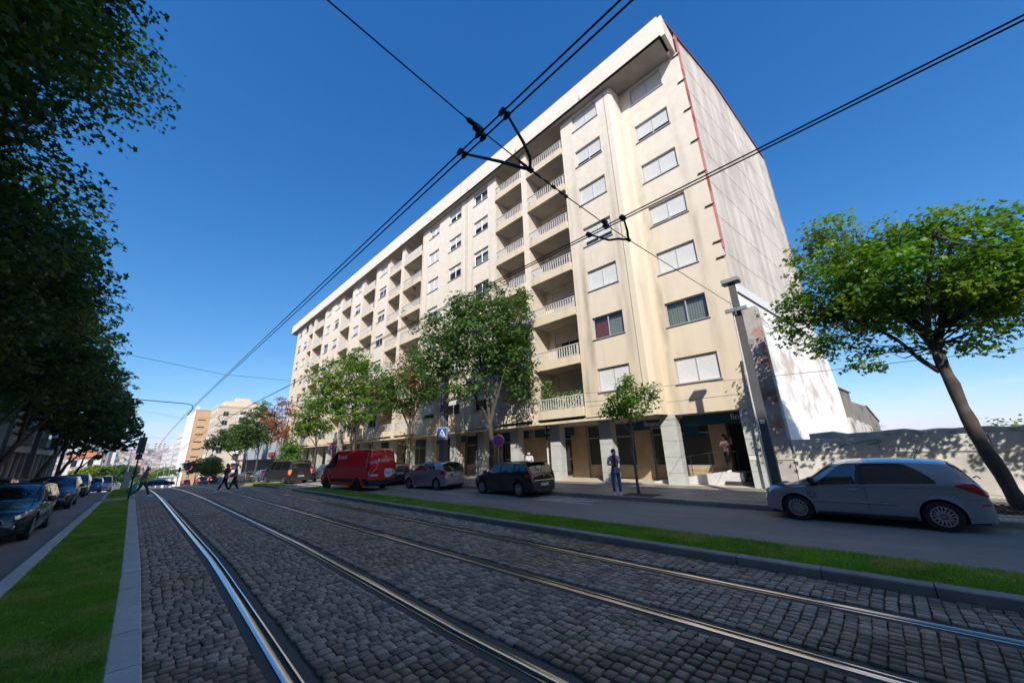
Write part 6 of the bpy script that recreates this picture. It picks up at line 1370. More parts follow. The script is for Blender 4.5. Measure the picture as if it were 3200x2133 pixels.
    t_info = dict(hl=hl, yside=yside, T=T, sect=sect, patch_top=patch_top, patch_side=patch_side, plan=plan); return t, t_info
def end_box(t, nm, x, y0, y1, z0, z1, m, d=.02, bev=.008): mb = MB(); mb.bbox((x-d, y0, z0), (x+d, y1, z1), bev); return mb.build(nm, m, t)
def disc(t, nm, o, r, m, nx=(-1, 0, 0), ring=0, n=20):
    nx = Vector(nx); a = Vector((0, 1, 0)); b_ = nx.cross(a); mb = MB(); mb.lathe([(r-ring if ring else 0, 0), (r-ring if ring else 0, .008), (r, .008), (r, 0)], n, axes(o, a, b_)); return mb.build(nm, m, t, smooth=30)
HATCH = dict(L=4.02, W=1.70, r=.31, wx=(-1.25, 1.29), sill=.2)
def hatch(H=1.47, L=4.0, hood=.98, nose=.72, rearx=.0, belt=.96):
    h = L/2
    return dict(top=[(-h, .62), (-h+.035, .86), (-h+.10, 1.0), (-h+.36, H-.12), (-h+.52, H-.045), (-.55, H), (.12, H-.015), (.42, H-.11), (1.02, hood+.05), (1.18, hood), (h-.45, hood-.12), (h-.14, nose+.04), (h-.03, nose-.1), (h, nose-.28)],
                belt=[(-h, .6), (-h+.12, .92), (-h+.3, belt+.05), (0, belt), (1.0, belt-.07), (h-.4, .78), (h-.1, .62), (h, .42)])
# silver three door hatchback, right foreground
silver = carpaint('silver car paint', (.33, .355, .39), .6, .2)
S = dict(HATCH, **hatch(1.50, 4.02, .95, .74, belt=.90), paint=silver, spokes=16, pillars=[-.095], side_glass=[(-1.28, -.13, .42, 0), (-.06, .98, 0, .72)], windscreen=(.42, 1.08), rear_window=(-1.93, -1.6),
    door_lines=[(-.10, .28, .95), (1.02, .35, .9)], side_strips=[(-.62, .95, .50, .535, M_rimm), (-.62, .95, .488, .499, M_plast)], handles=[(.12, .80)], handle_m=M_rimm,
    lamps=[('tail_lamp', -1.99, -1.55, [(-1.99, .72), (-1.8, .80), (-1.55, .93)], [(-1.99, .82), (-1.8, .99), (-1.55, .95)], M_tail), ('head_lamp', 1.52, 1.96, [(1.52, .76), (1.7, .70), (1.96, .62)], [(1.52, .775), (1.7, .83), (1.96, .72)], M_head)],
    mirror=(.86, 1.0), mirror_m=M_plast, plates=[(-1, .62, 0, 'ZQ·48·10'), (1, .42, 0, 'ZQ·48·10')], end_r=(.55, .75), rk=(.76, .7), crown=.055)
t, I = vehicle('silver_hatchback', 'silver three door hatchback parked at the right kerb in front of the garden wall', 'car', S, (12.12, .64, 0), radians(90))
t.scale = (.905,)*3
mb = MB(); mb.tube([(-1.1, 0, 1.46), (-1.22, 0, 1.66), (-1.32, 0, 1.86)], [.012, .006, .003], 6); mb.build('antenna', M_blk, t)
for x in (.0,): 
    mb = MB(); P = [(-1.42, .02), (-1.52, .08), (-1.62, .12)]; mb.tube([(-1.93, .0, 1.06), (-1.98, .12, 1.10), (-2.0, .3, 1.07)], .012, 6); mb.build('rear_wiper', M_blk, t)
I['patch_side']('door_emblem', .86, .98, .70, .71, M_blk, .007, n=2, k=1); I['patch_side']('door_emblem', .86, .98, .60, .61, M_blk, .007, n=2, k=1); I['patch_side']('door_emblem', .965, .98, .6, .71, M_blk, .007, n=1, k=2); I['patch_side']('door_emblem', .86, .875, .6, .71, M_blk, .007, n=1, k=2); I['patch_side']('door_emblem', .84, .97, .565, .575, M_blk, .007, n=2, k=1)
I['patch_side']('crease_shade', -1.7, 1.3, .868, .874, M_plast, .002, n=24, k=1); I['patch_side']('handle_shade', .03, .21, .775, .785, M_plast, .004, n=4, k=1)  # dark lines painted as shade in the body crease and handle recess
I['patch_side']('rear_reflector', -1.98, -1.84, .55, .58, M_tail, .006); I['patch_side']('bumper_gap', -1.97, -1.65, .66, .667, M_plast, .004); I['patch_side']('sill_trim', -.85, .9, .205, .26, M_plast, .008)
end_box(t, 'lower_grille', 2.0, -.5, .5, .26, .36, M_plast); disc(t, 'badge', (2.015, 0, .62), .06, M_chrome, (1, 0, 0))
mb = MB()
for s in (-1, 1): mb.bbox((.3, s*.38-.22, .75), (.55, s*.38+.22, 1.2), .05); mb.bbox((.28, s*.38-.12, 1.2), (.4, s*.38+.12, 1.38), .04)
mb.build('front_seats', M_seat, t)
# black five door hatchback
blackp = carpaint('black car paint', (.006, .008, .014), .2, .22)
S = dict(HATCH, **hatch(1.46, 4.05, .97, .74), paint=blackp, spokes=10, L=4.05, W=1.75, pillars=[-.095, -.99], side_glass=[(-1.42, -1.02, .3, 0), (-.96, -.13, 0, 0), (-.06, .98, 0, .72)], windscreen=(.42, 1.08), rear_window=(-1.94, -1.62), door_lines=[(-.10, .3, .95), (1.0, .35, .9), (-.92, .6, .95)],
    handles=[(.08, .80), (-.72, .82)], handle_m=blackp, lamps=[('tail_lamp', -2.015, -1.66, .78, .93, M_tail), ('head_lamp', 1.55, 1.98, .66, .78, M_head)], mirror=(.84, 1.0), plates=[(-1, .50, 0, 'AC·23·05'), (1, .4, 0, 'AC·23·05')], end_r=(.5, .7), rk=(.8, .72))
t, I = vehicle('black_hatchback', 'glossy black five door hatchback with chrome bumper strip parked near the standing woman', 'car', S, (12.02, 12.02, 0), radians(88))
end_box(t, 'chrome_strip', -2.03, -.62, .62, .66, .685, M_chrome, .01); disc(t, 'badge', (-2.0, 0, .86), .07, M_chrome, (-1, 0, .2), .014)
end_box(t, 'badge_vee', -2.012, -.02, .02, .82, .9, M_chrome, .004); end_box(t, 'diffuser', -2.03, -.5, .5, .2, .32, M_plast, .012)
mb = MB(); mb.bbox((-1.78, -.58, 1.385), (-1.52, .58, 1.43), .015); mb.build('roof_spoiler', blackp, t); mb = MB(); mb.tube([(-2.0, 0, 1.03), (-1.93, .15, 1.1), (-1.86, .3, 1.18)], .012, 5); mb.build('rear_wiper', M_blk, t)
# silver small hatchback
lil = carpaint('lilac silver car paint', (.36, .33, .40), .7, .28)
S = dict(HATCH, **hatch(1.5, 3.9, .98, .76, belt=.99), paint=lil, spokes=7, L=3.9, W=1.68, pillars=[-.18], side_glass=[(-1.12, -.22, .3, 0), (-.14, .98, 0, .78)], windscreen=(.42, 1.08), rear_window=(-1.87, -1.55), door_lines=[(-.18, .3, .95), (.98, .35, .9), (-.95, .6, .95)], handles=[(.05, .82), (-.78, .85)],
    lamps=[('tail_lamp', -1.94, -1.52, [(-1.94, .74), (-1.52, .88)], [(-1.94, .98), (-1.7, 1.0), (-1.52, .92)], M_tail), ('head_lamp', 1.45, 1.92, [(1.45, .8), (1.92, .68)], [(1.45, .83), (1.92, .78)], M_head)], mirror=(.86, 1.02), plates=[(-1, .78, 0, '21·PR·80'), (1, .4, 0, '21·PR·80')], end_r=(.5, .7), rk=(.8, .72))
t, I = vehicle('small_silver_hatchback', 'small pinkish silver five door hatchback pulling out behind the red van', 'car', S, (11.82, 17.95, 0), radians(95))
end_box(t, 'bumper_lower', -1.96, -.6, .6, .2, .3, M_plast, .012); disc(t, 'badge', (-1.94, 0, .93), .06, M_chrome, (-1, 0, .2), .01); end_box(t, 'plate_recess', -1.945, -.32, .32, .71, .86, M_plast, .008)
# dark cars behind the van
S2 = dict(HATCH, **hatch(1.47, 4.0), paint=carpaint('dark grey car paint', (.02, .024, .03), .4, .3), spokes=7, side_glass=[(-1.42, -1.02, .3, 0), (-.96, -.13, 0, 0), (-.06, .98, 0, .72)], windscreen=(.42, 1.08), rear_window=(-1.92, -1.58), lamps=[('tail_lamp', -1.99, -1.75, .82, 1.2, M_tail), ('head_lamp', 1.55, 1.95, .66, .78, M_head)], plates=[(-1, .74, 0, '11·QZ·29')], mirror=(.84, 1.0), door_lines=[(-.1, .3, .95)], end_r=(.4, .7), rk=(.88, .72))
vehicle('dark_hatchback', 'dark blue black hatchback parked between the red van and the small silver hatchback', 'car', S2, (11.85, 23.6, 0), radians(90))
S3 = dict(S2, paint=carpaint('grey car paint', (.16, .18, .2), .6, .3)); vehicle('grey_hatchback', 'grey hatchback parked in the sun just beyond the cab of the red van', 'car', S3, (11.7, 33.3, gz(33)), radians(90))
sedan = dict(L=4.7, W=1.8, r=.32, wx=(-1.4, 1.35), sill=.2, top=[(-2.35, .6), (-2.31, .9), (-2.2, 1.02), (-1.62, 1.07), (-1.1, 1.36), (-.6, 1.42), (.1, 1.41), (.5, 1.3), (1.1, .98), (1.9, .86), (2.25, .72), (2.35, .45)], belt=[(-2.35, .55), (-2.2, .88), (-1.5, .98), (0, .93), (1.2, .86), (2.1, .7), (2.35, .4)],
    side_glass=[(-1.25, -.35, .5, 0), (-.28, .95, 0, .7)], windscreen=(.45, 1.05), rear_window=(-1.58, -1.12), mirror=(.8, .98), spokes=7, end_r=(.5, .7), rk=(.82, .74))
vehicle('black_saloon', 'black saloon parked behind the dark people carrier with red lamps', 'car', dict(sedan, paint=blackp, lamps=[('tail_lamp', -2.33, -2.0, .72, .92, M_tail), ('head_lamp', 1.9, 2.3, .6, .7, M_head)], plates=[(-1, .78, 0, '40·VA·92')]), (11.7, 41.0, gz(41)), radians(92))
# dark people carrier
mpv = dict(L=4.75, W=1.9, r=.33, wx=(-1.45, 1.5), sill=.24, top=[(-2.375, .7), (-2.36, 1.2), (-2.3, 1.6), (-2.16, 1.86), (-1.9, 1.9), (.6, 1.9), (.95, 1.82), (1.65, 1.16), (1.8, 1.08), (2.2, .95), (2.34, .7), (2.375, .5)], belt=[(-2.375, .6), (-2.3, 1.1), (-1, 1.12), (1, 1.1), (1.9, .9), (2.375, .45)],
    side_glass=[(-2.1, -.95, .12, 0), (-.88, .2, 0, 0), (.28, 1.45, 0, .75)], windscreen=(.98, 1.66), rear_window=(-2.35, -2.19), mirror=(1.3, 1.2), spokes=5, tumble=.2, end_r=(.25, .7), rk=(.93, .74), crown=.04)
vehicle('dark_people_carrier', 'dark grey people carrier with lit red lamps turning in the sunlit right road', 'van', dict(mpv, paint=carpaint('charcoal car paint', (.035, .037, .04), .4, .3), lamps=[('tail_lamp', -2.365, -2.15, .78, 1.12, M_tail_on), ('head_lamp', 1.9, 2.3, .7, .85, M_head)], plates=[(-1, .62, 0, '80·42·XR')]), (8.9, 34.6, gz(34)), radians(102))
# red panel van with its lettering
redp = carpaint('red van paint', (.72, .012, .02), .0, .3)
van = dict(L=5.05, W=1.95, r=.34, wx=(-1.55, 1.62), sill=.28, top=[(-2.525, 1.9), (-2.52, 2.2), (-2.44, 2.27), (-2.2, 2.31), (.7, 2.31), (1.05, 2.22), (1.72, 1.42), (1.95, 1.26), (2.35, 1.05), (2.49, .8), (2.525, .5)], belt=[(-2.525, 1.25), (0, 1.3), (1.3, 1.24), (2.0, 1.0), (2.525, .48)],
    side_glass=[(.62, 1.52, .06, .62)], windscreen=(1.06, 1.74), mirror=(1.32, 1.38), mirror_m=M_plast, spokes=5, rim=mat('steel wheel', (.05, .05, .055), .5, .4), tumble=.09, end_r=(.09, .75), rk=(.965, .72), crown=.03, roofrail=.06,
    side_strips=[(-2.4, -2.0, .5, .66, M_plast), (-1.12, 1.15, .5, .66, M_plast)], door_lines=[(.55, .45, 2.2), (1.55, .5, 1.25), (-.95, .7, 2.1)], lamps=[('head_lamp', 1.95, 2.46, [(1.95, .85), (2.46, .72)], [(1.95, 1.1), (2.46, .85)], M_head)])
V, I = vehicle('red_panel_van', 'red panel van seen from behind with white lettering and a white cup print', 'van', dict(van, paint=redp, sill=.3), (9.22, 22.0, 0), radians(101))
xe = -2.53
mb = MB(); mb.bbox((xe-.09, -.93, .3), (xe+.3, .93, .62), .04); mb.build('rear_bumper', M_plast, V)
for s in (-1, 1):
    mb = MB(); mb.bbox((xe-.015, s*.86, .82), (xe+.1, s*.955, 1.5), .015); L0 = mb.build('tail_lamp', M_tail, V); mb = MB(); mb.bbox((xe-.02, s*.865, .84), (xe+.02, s*.95, 1.06), .01); mb.build('white_lens', M_head, L0)
mb = MB(); mb.box((xe-.004, -.005, .66), (xe, .005, 2.2)); mb.build('door_gap', M_rimd, V)
for y in (-.62, -.1): mb = MB(); mb.bbox((xe-.02, y-.04, 2.12), (xe+.02, y+.04, 2.2), .008); mb.build('marker_lamp', M_whp, V)
mb = MB()
for z in (1.0, 1.72):
    for s in (-1, 1): mb.bbox((xe-.02, s*.78-.04, z), (xe+.01, s*.78+.06, z+.06), .01)
mb.build('hinges', redp, V); mb = MB()
for s in (-1, 1): mb.bbox((xe-.004, s*.08, 1.42), (xe-.0, s*.8, 1.44), .002); mb.bbox((xe-.004, s*.08, 2.02), (xe, s*.8, 2.035), .002)
mb.build('door_creases', redp, V)
RV = lambda y, z, d=.006: axes((xe-d, y, z), (0, -1, 0), (0, 0, 1))
rot = Matrix.Rotation(radians(7), 4, 'Z')
text('lettering', 'expressa-te', .36, M_whp, V, RV(0, 1.66) @ rot, depth=.002, spacing=.95, offset=-.004)
mb = MB(); mb.tube([(xe-.008, .33, 1.6), (xe-.008, .33, 1.35), (xe-.008, .38, 1.22), (xe-.008, .6, 1.05), (xe-.008, .9, .84)], .007, 5); mb.lathe([(0.02, 0), (.075, 0), (.075, .004)], 18, RV(.28, 1.66, .008)); mb.build('line_print', M_whp, V)
def flat(pts, m, nm, par, lay=0): mb = MB(); mb.prism([(xe-.005-lay*.003, -p[0], p[1]) for p in pts], (-.002, 0, 0)); return mb.build(nm, m, par)
cup = [(.18+.02, 1.16), (.7, 1.17), (.74, 1.05), (.72, .8), (.6, .71), (.3, .69), (.2, .78), (.16, 1.0)]
c = flat(cup, M_whp, 'cup_print', V); mb = MB(); mb.lathe([(.07, 0), (.135, 0), (.135, .003), (.07, .003)], 20, RV(-.76, .97, .008)); mb.build('cup_handle', M_whp, c)
text('cup_lettering', 'Buondi', .17, mat('print red', (.35, .01, .01), .4), c, RV(-.45, .97, .011), depth=.001); flat([(.38, .9), (.52, .9), (.45, .84)], mat('print red', (.35, .01, .01), .4), 'cup_mark', c, 2)
mb = MB(); mb.bbox((xe-.015, .22, .95), (xe, .82, 1.0), .006); mb.build('plate_light', M_plast, V)
mb = MB(); mb.bbox((xe-.016, .28, .78), (xe, .8, .9), .006); p = mb.build('number_plate', M_plate, V); mb = MB(); mb.box((xe-.018, .75, .785), (xe-.016, .8, .895)); mb.build('blue_band', M_pblue, p); mb = MB(); mb.box((xe-.018, .28, .785), (xe-.016, .32, .895)); mb.build('yellow_band', M_pyel, p); text('plate_text', '51·SV·30', .1, M_ink, p, RV(.535, .84, .0175), depth=.0008)
mb = MB(); mb.bbox((xe+.1, -.35, .24), (xe+.16, .45, .28), .01); mb.build('rear_step', M_chrome, V)
ys_ = I['yside'](.2, 1.85)+.006
text('side_lettering', 'Buondi', .34, M_whp, V, axes((.15, ys_, 1.88), (-1, 0, 0), (0, -.09, 1)), depth=.002); mb = MB(); mb.box((-.25, ys_-.0, 1.7), (.5, ys_+.004, 1.74)); mb.build('side_print', M_whp, V)
for k in range(9):
    a = k*.7; mb = MB(); cx, cz = 1.25+.28*cos(a*1.3), .92+.2*sin(a*1.9); yv = I['yside'](cx, cz)+.007
    mb.tube([(cx+.1*cos(q), I['yside'](cx+.1*cos(q), cz+.08*sin(q))+.007, cz+.08*sin(q)) for q in np.linspace(0, 4.6+k*.1, 10)], .007, 4); mb.build('swirl_print', mat('print pink', (.55, .25, .25), .5), V)
mb = MB(); P = [(-2.42+.1*sin(q*2), 1.2+.9*q) for q in np.linspace(0, 1, 8)]; mb.tube([(x, I['yside'](x, z)+.007, z) for x, z in P], .007, 4); mb.build('side_line_print', M_whp, V)
# cars in the left road, coming towards the camera
bluep = carpaint('dark grey green car paint', (.022, .026, .026), .5, .25)
def front_bits(t, hl, W, m_gr, chrome=True, led=True, zt=.62, hexa=False):
    if hexa:
        mb = MB(); mb.prism([(hl-.02, -.42, .62), (hl-.02, .42, .62), (hl-.02, .48, .52), (hl-.02, .3, .26), (hl-.02, -.3, .26), (hl-.02, -.48, .52)], (.045, 0, 0)); g = mb.build('grille', M_rimd, t)
        mb = MB(); mb.tube([(hl+.03, y, z) for y, z in ((-.42, .62), (.42, .62), (.48, .52), (.3, .26), (-.3, .26), (-.48, .52), (-.42, .62))], .014, 6); mb.build('grille_surround', M_chrome, g)
        for k in range(5): mb = MB(); mb.box((hl+.022, -.4, .32+k*.06), (hl+.03, .4, .335+k*.06)); mb.build('grille_bar', M_plast, g)
    else:
        mb = MB(); mb.bbox((hl-.03, -.62, .56), (hl+.02, .62, .64), .01); mb.build('grille', M_rimd, t); mb = MB(); mb.bbox((hl+.012, -.6, .595), (hl+.028, .6, .607), .003); mb.build('grille_bar', M_chrome, t)
        mb = MB(); mb.bbox((hl-.03, -.6, .24), (hl+.015, .6, .36), .02); mb.build('lower_grille', M_rimd, t)
        disc(t, 'badge', (hl+.02, 0, .62), .065, M_chrome, (1, 0, 0), .012)
    for s in (-1, 1): mb = MB(); mb.bbox((hl-.14, s*.58-.09, .37), (hl-.02, s*.58+.09, .46), .02); mb.build('fog_lamp', M_head if led else M_plast, t)
S = dict(HATCH, **hatch(1.45, 4.3, .98, .76, belt=.96), L=4.3, W=1.8, paint=bluep, spokes=10, r=.33, wx=(-1.35, 1.32), side_glass=[(-1.3, -.28, .35, 0), (-.2, .98, 0, .72)], windscreen=(.4, 1.12), rear_window=(-2.08, -1.75), door_lines=[(-.24, .3, .95), (1.0, .35, .9)], handles=[(.02, .82), (-.85, .84)],
    lamps=[('tail_lamp', -2.14, -1.75, .8, .95, M_tail), ('head_lamp', 1.5, 2.1, [(1.5, .76), (1.8, .68), (2.1, .6)], [(1.5, .79), (1.8, .80), (2.1, .68)], M_head)], mirror=(.82, 1.0), mirror_m=bluep, end_r=(.5, .85), rk=(.8, .62), rim=M_rimm)
t, I = vehicle('dark_oncoming_hatchback', 'dark glossy hatchback with hexagonal grille, nearest in the oncoming queue at the left edge', 'car', S, (-2.3, 17.2, 0), radians(-91)); front_bits(t, 2.15, 1.8, None, hexa=True)
mb = MB(); mb.tube([(.55, .7, 1.44), (-.9, .66, 1.49)], .014, 6); mb.tube([(.55, -.7, 1.44), (-.9, -.66, 1.49)], .014, 6); mb.build('roof_rails', M_blk, t)
poloS = dict(HATCH, **hatch(1.46, 4.05, .98, .76), L=4.05, W=1.75, paint=carpaint('deep grey car paint', (.03, .034, .04), .5, .28), spokes=7, side_glass=[(-1.25, -.13, .4, 0), (-.06, .98, 0, .72)], windscreen=(.42, 1.12), rear_window=(-1.94, -1.62), door_lines=[(-.1, .3, .95)], lamps=[('head_lamp', 1.45, 1.99, [(1.45, .72), (1.99, .6)], [(1.45, .78), (1.99, .68)], M_head)], mirror=(.84, 1.0), plates=[(1, .47, 0, 'AL·22·XS')], end_r=(.5, .75), rk=(.8, .68))
t, I = vehicle('dark_oncoming_compact', 'dark grey compact with round badge and yellow striped plate, second in the oncoming queue', 'car', poloS, (-2.35, 26.9, gz(27)), radians(-90)); front_bits(t, 2.025, 1.75, None)
mb = MB(); mb.box((2.05, .21, .42), (2.0505, .255, .52)); mb.build('plate_yellow_band', M_pyel, t)
t, I = vehicle('third_oncoming_car', 'dark teal tall small car, third in the oncoming queue', 'car', dict(poloS, **hatch(1.52, 3.8, 1.0, .8), L=3.8, W=1.66, plates=[], paint=carpaint('teal black car paint', (.01, .03, .04), .4, .28), windscreen=(.42, 1.08), rear_window=(-1.8, -1.5), lamps=[('head_lamp', 1.35, 1.86, .66, .78, M_head)]), (-2.5, 38, gz(38)), radians(-90)); front_bits(t, 1.9, 1.66, None, led=False)
t, I = vehicle('blue_oncoming_car', 'small bright blue car, fourth in the oncoming queue', 'car', dict(poloS, plates=[], paint=carpaint('blue car paint', (.01, .12, .30), .3, .28)), (-2.45, 54, gz(54)), radians(-90)); front_bits(t, 2.0, 1.7, None, led=False)
wv = carpaint('white van paint', (.6, .6, .6), .0, .35)
t, I = vehicle('white_oncoming_van', 'white van at the far end of the oncoming queue', 'van', dict(mpv, paint=wv, lamps=[('head_lamp', 1.85, 2.3, .7, .88, M_head)]), (-2.1, 66, gz(66)), radians(-90)); front_bits(t, 2.36, 1.8, None, led=False)
for (x, y, col, lab, sp) in [(-5.7, 33, (.02, .03, .06), 'dark blue parked car, leftmost roof behind the nearest oncoming car', S2), (-5.8, 39.5, (.03, .03, .035), 'black parked car behind the nearest oncoming car, middle of three roofs', S2), (-5.8, 46, (.45, .46, .47), 'pale silver parked car, rightmost roof behind the nearest oncoming car', S2), (-5.9, 58, (.04, .05, .06), 'dark parked car in front of the colonnade', S2)]:
    vehicle('parked_car', lab, 'car', dict(sp, paint=carpaint('parked paint %d' % y, col, .4, .3), plates=[]), (x, y, gz(y)), radians(-90), 'cars parked along the left pavement')
# far cars
estate = dict(L=4.6, W=1.8, r=.32, wx=(-1.35, 1.35), sill=.2, top=[(-2.3, .65), (-2.27, .95), (-2.1, 1.25), (-1.8, 1.42), (-1.2, 1.47), (.1, 1.44), (.5, 1.32), (1.1, .98), (1.9, .86), (2.2, .72), (2.3, .45)], belt=[(-2.3, .6), (-2.1, .98), (0, .95), (1.2, .87), (2.05, .7), (2.3, .4)], side_glass=[(-1.9, -1.0, .3, 0), (-.93, -.15, 0, 0), (-.08, 1.0, 0, .7)], windscreen=(.45, 1.05), rear_window=(-2.22, -1.86), mirror=(.8, .98), spokes=7, end_r=(.5, .7), rk=(.84, .74))
vehicle('dark_blue_estate_car', 'dark blue estate car crossing the tracks at the brow of the street', 'car', dict(estate, paint=carpaint('navy car paint', (.015, .03, .07), .4, .28), lamps=[('tail_lamp', -2.27, -2.0, .8, 1.0, M_tail)]), (5.0, 108, gz(108)+.45), radians(-4))
vehicle('grey_suv', 'brownish grey sport utility car with red lamps at the far end of the right road', 'car', dict(estate, W=1.85, paint=carpaint('taupe car paint', (.10, .09, .08), .5, .3), lamps=[('tail_lamp', -2.27, -1.95, .85, 1.05, M_tail)], plates=[(-1, .8, 0, '')]), (12.0, 66, gz(66)+.12), radians(95))
vehicle('far_parked_car', 'pale blue parked car half hidden behind the dark people carrier', 'car', dict(S2, paint=carpaint('pale blue car paint', (.10, .2, .3), .4, .3), plates=[]), (11.9, 56, gz(56)), radians(90))
vehicle('far_parked_car', 'silver blue car half hidden behind the walking couple', 'car', dict(S2, paint=carpaint('ice blue paint', (.25, .32, .4), .4, .3), plates=[]), (11.3, 73, gz(73)+.1), radians(90))
for (x, y, col, lab) in [(10.8, 102, (.10, .22, .32), 'light blue car with lit brake lamps waiting at the far lights'), (12.6, 101, (.01, .03, .08), 'dark blue car with lit brake lamps waiting at the far lights'), (9.6, 118, (.4, .38, .36), 'pale car waiting ahead at the far junction')]:
    vehicle('waiting_car', lab, 'car', dict(S2, paint=carpaint('waiting paint %d' % (x*10), col, .4, .3), plates=[], lamps=[('tail_lamp', -1.99, -1.7, .85, 1.1, M_tail_on)]), (x, y, gz(y)+.2), radians(93), 'cars waiting at the far traffic lights')

# ------------------------------------------------------------------ people
def skin_obj(name, chains, m, parent, sub=2, extra=None):
    """chains: list of lists of (x,y,z,r); chains share a vertex when the first point coincides"""
    bm = bmesh.new(); lay = bm.verts.layers.skin.verify(); seen = {}
    for ch in chains:
        prev = None
        for (x, y, z, r) in ch:
            k = (round(x, 4), round(y, 4), round(z, 4))
            if k not in seen:
                v = bm.verts.new((x, y, z)); rr = r if isinstance(r, tuple) else (r, r); v[lay].radius = rr; seen[k] = v
                if len(seen) == 1: v[lay].use_root = True
            v = seen[k]
            if prev is not None and prev is not v and bm.edges.get((prev, v)) is None: bm.edges.new((prev, v))
            prev = v
    me = bpy.data.meshes.new(name); bm.to_mesh(me); bm.free(); o = bpy.data.objects.new(name, me); COL.objects.link(o)
    o.modifiers.new('s', 'SKIN').use_smooth_shade = True; o.modifiers.new('u', 'SUBSURF').levels = sub; o.modifiers['u'].render_levels = sub
    bpy.context.view_layer.update(); ev = o.evaluated_get(bpy.context.evaluated_depsgraph_get()); m2 = bpy.data.meshes.new_from_object(ev); bpy.data.objects.remove(o); bpy.data.meshes.remove(me)
    m2.name = name; m2.materials.clear(); m2.materials.append(m); m2.polygons.foreach_set('use_smooth', [True]*len(m2.polygons)); return link(name, m2, parent)
def L3(a, b_, t_): return tuple(a[i]+(b_[i]-a[i])*t_ for i in range(3))
def person(label, loc, rz, P, C, hair='short', mask=None, h=1.68, extra=None, skirt=None):
    """P joints (metres for a 1.7 m person facing +x, y left): pelvis chest neck head, l/r shoulder elbow hand hip knee foot"""
    t = thing('person', label, 'person', loc, rz); k = h/1.7
    t.scale = (.96,)*3; J = {a: tuple(q*k for q in b_) for a, b_ in P.items()}
    skin = C['skin']; hd = Vector(J['head']); face = Vector((*J.get('face', (1*k, 0, 0)),)).normalized(); face.z *= 1
    def c(*a): return [(*J[n][:3], r*k) if isinstance(n, str) else (*n, r*k) for n, r in a]
    arms = []; legs = []
    for s in 'lr':
        sh, el, ha = J[s+'sh'], J[s+'el'], J[s+'ha']
        arms.append([(*J['chest'], .105*k), (*sh, .058*k), (*L3(sh, el, .5), .05*k), (*el, .040*k), (*L3(el, ha, .5), .038*k), (*ha, .026*k)])
        hp, kn, fo = J[s+'hip'], J[s+'kn'], J[s+'fo']
        legs.append([(*J['pelvis'], .115*k), (*hp, .088*k), (*L3(hp, kn, .5), .078*k), (*kn, .056*k), (*L3(kn, fo, .4), .055*k), (*fo, .036*k)])
    body = skin_obj('body', [[(*J['pelvis'], .10*k), (*L3(J['pelvis'], J['chest'], .5), .1*k), (*J['chest'], .11*k), (*J['neck'], .05*k), (*L3(J['neck'], J['head'], .45), .055*k), (hd.x+face.x*.012, hd.y+face.y*.012, hd.z-.02*k, .083*k), (hd.x, hd.y, hd.z+.055*k, .08*k)]]+arms+legs, skin, t)
    # hands with five fingers
    for s in 'lr':
        el, ha = Vector(J[s+'el']), Vector(J[s+'ha']); d = (ha-el).normalized(); sd = d.cross(Vector((0, 0, 1)));
        if sd.length < .1: sd = Vector((1, 0, 0))
        sd.normalize(); nn = sd.cross(d); mb = MB(); pm = ha+d*.045*k; A = axes(pm, d, sd); mb.bbox((-.045*k, -.036*k, -.014*k), (.04*k, .036*k, .014*k), .012*k, A)
        for i, (o_, l_) in enumerate(((-.027, .062), (-.009, .072), (.009, .068), (.027, .052))): mb.tube([pm+d*.035*k+sd*o_*k, pm+d*(.035+l_*.55)*k+sd*o_*1.1*k-nn*.008, pm+d*(.035+l_*.9)*k+sd*o_*1.1*k-nn*.03*k], [.0085*k, .008*k, .006*k], 6)
        mb.tube([pm-d*.02*k+sd*.03*k, pm+sd*.058*k-nn*.01, pm+d*.03*k+sd*.062*k-nn*.02], [.011*k, .01*k, .007*k], 6); mb.build('hand', skin, t, smooth=True)
    # face
    up_ = Vector((0, 0, 1)); sdv = up_.cross(face).normalized(); mb = MB(); q = hd+face*.092*k-up_*.012*k
    mb.tube([q+up_*.035*k-face*.012*k, q+face*.014*k-up_*.012*k], [.007*k, .014*k], 6); mb.build('nose', skin, t, smooth=True)
    mb = MB()
    for s in (-1, 1): mb.lathe([(.0, .006*k), (.012*k, .002*k), (.013*k, -.004)], 8, axes(hd+face*.08*k+sdv*.03*k*s+up_*.02*k, sdv, up_))
    mb.build('eyes', M_blk, t)
    for s in (-1, 1): mb = MB(); mb.bbox((-.008, -.008, -.03*k), (.012, .008, .03*k), .006, Matrix.Translation(hd+sdv*.086*k*s)); mb.build('ear', skin, t, smooth=True)
    if mask:
        mb = MB(); rws = []
        for i in range(7):
            a = radians(-62+i*20.7); row = []
            for j, (z, r_) in enumerate(((.005, .098), (-.025, .112), (-.06, .106), (-.092, .08))): row.append(hd+(face*cos(a)+sdv*sin(a))*r_*k*(1+.05*cos(a))+up_*z*k)
            rws.append(row)
        mb.grid(rws); mb.build('face_mask', mask, t, smooth='all')
    # hair: a cap over the skull plus a tail of the right length
    mb = MB(); rws = []
    for i in range(9):
        ph = radians(90-i*17); row = []
        for j in range(17):
            a = 2*pi*j/16; fr = cos(a); low = ph
            if fr > .3: low = max(ph, radians(22+10*fr))
            d = (face*cos(a)+sdv*sin(a))*cos(low)+up_*sin(low); row.append(hd+Vector((0, 0, .03*k))+Vector((d.x*.097, d.y*.097, d.z*.104))*k*(1+.03*sin(a*5+i)))
        rws.append(row)
    mb.grid(rws)
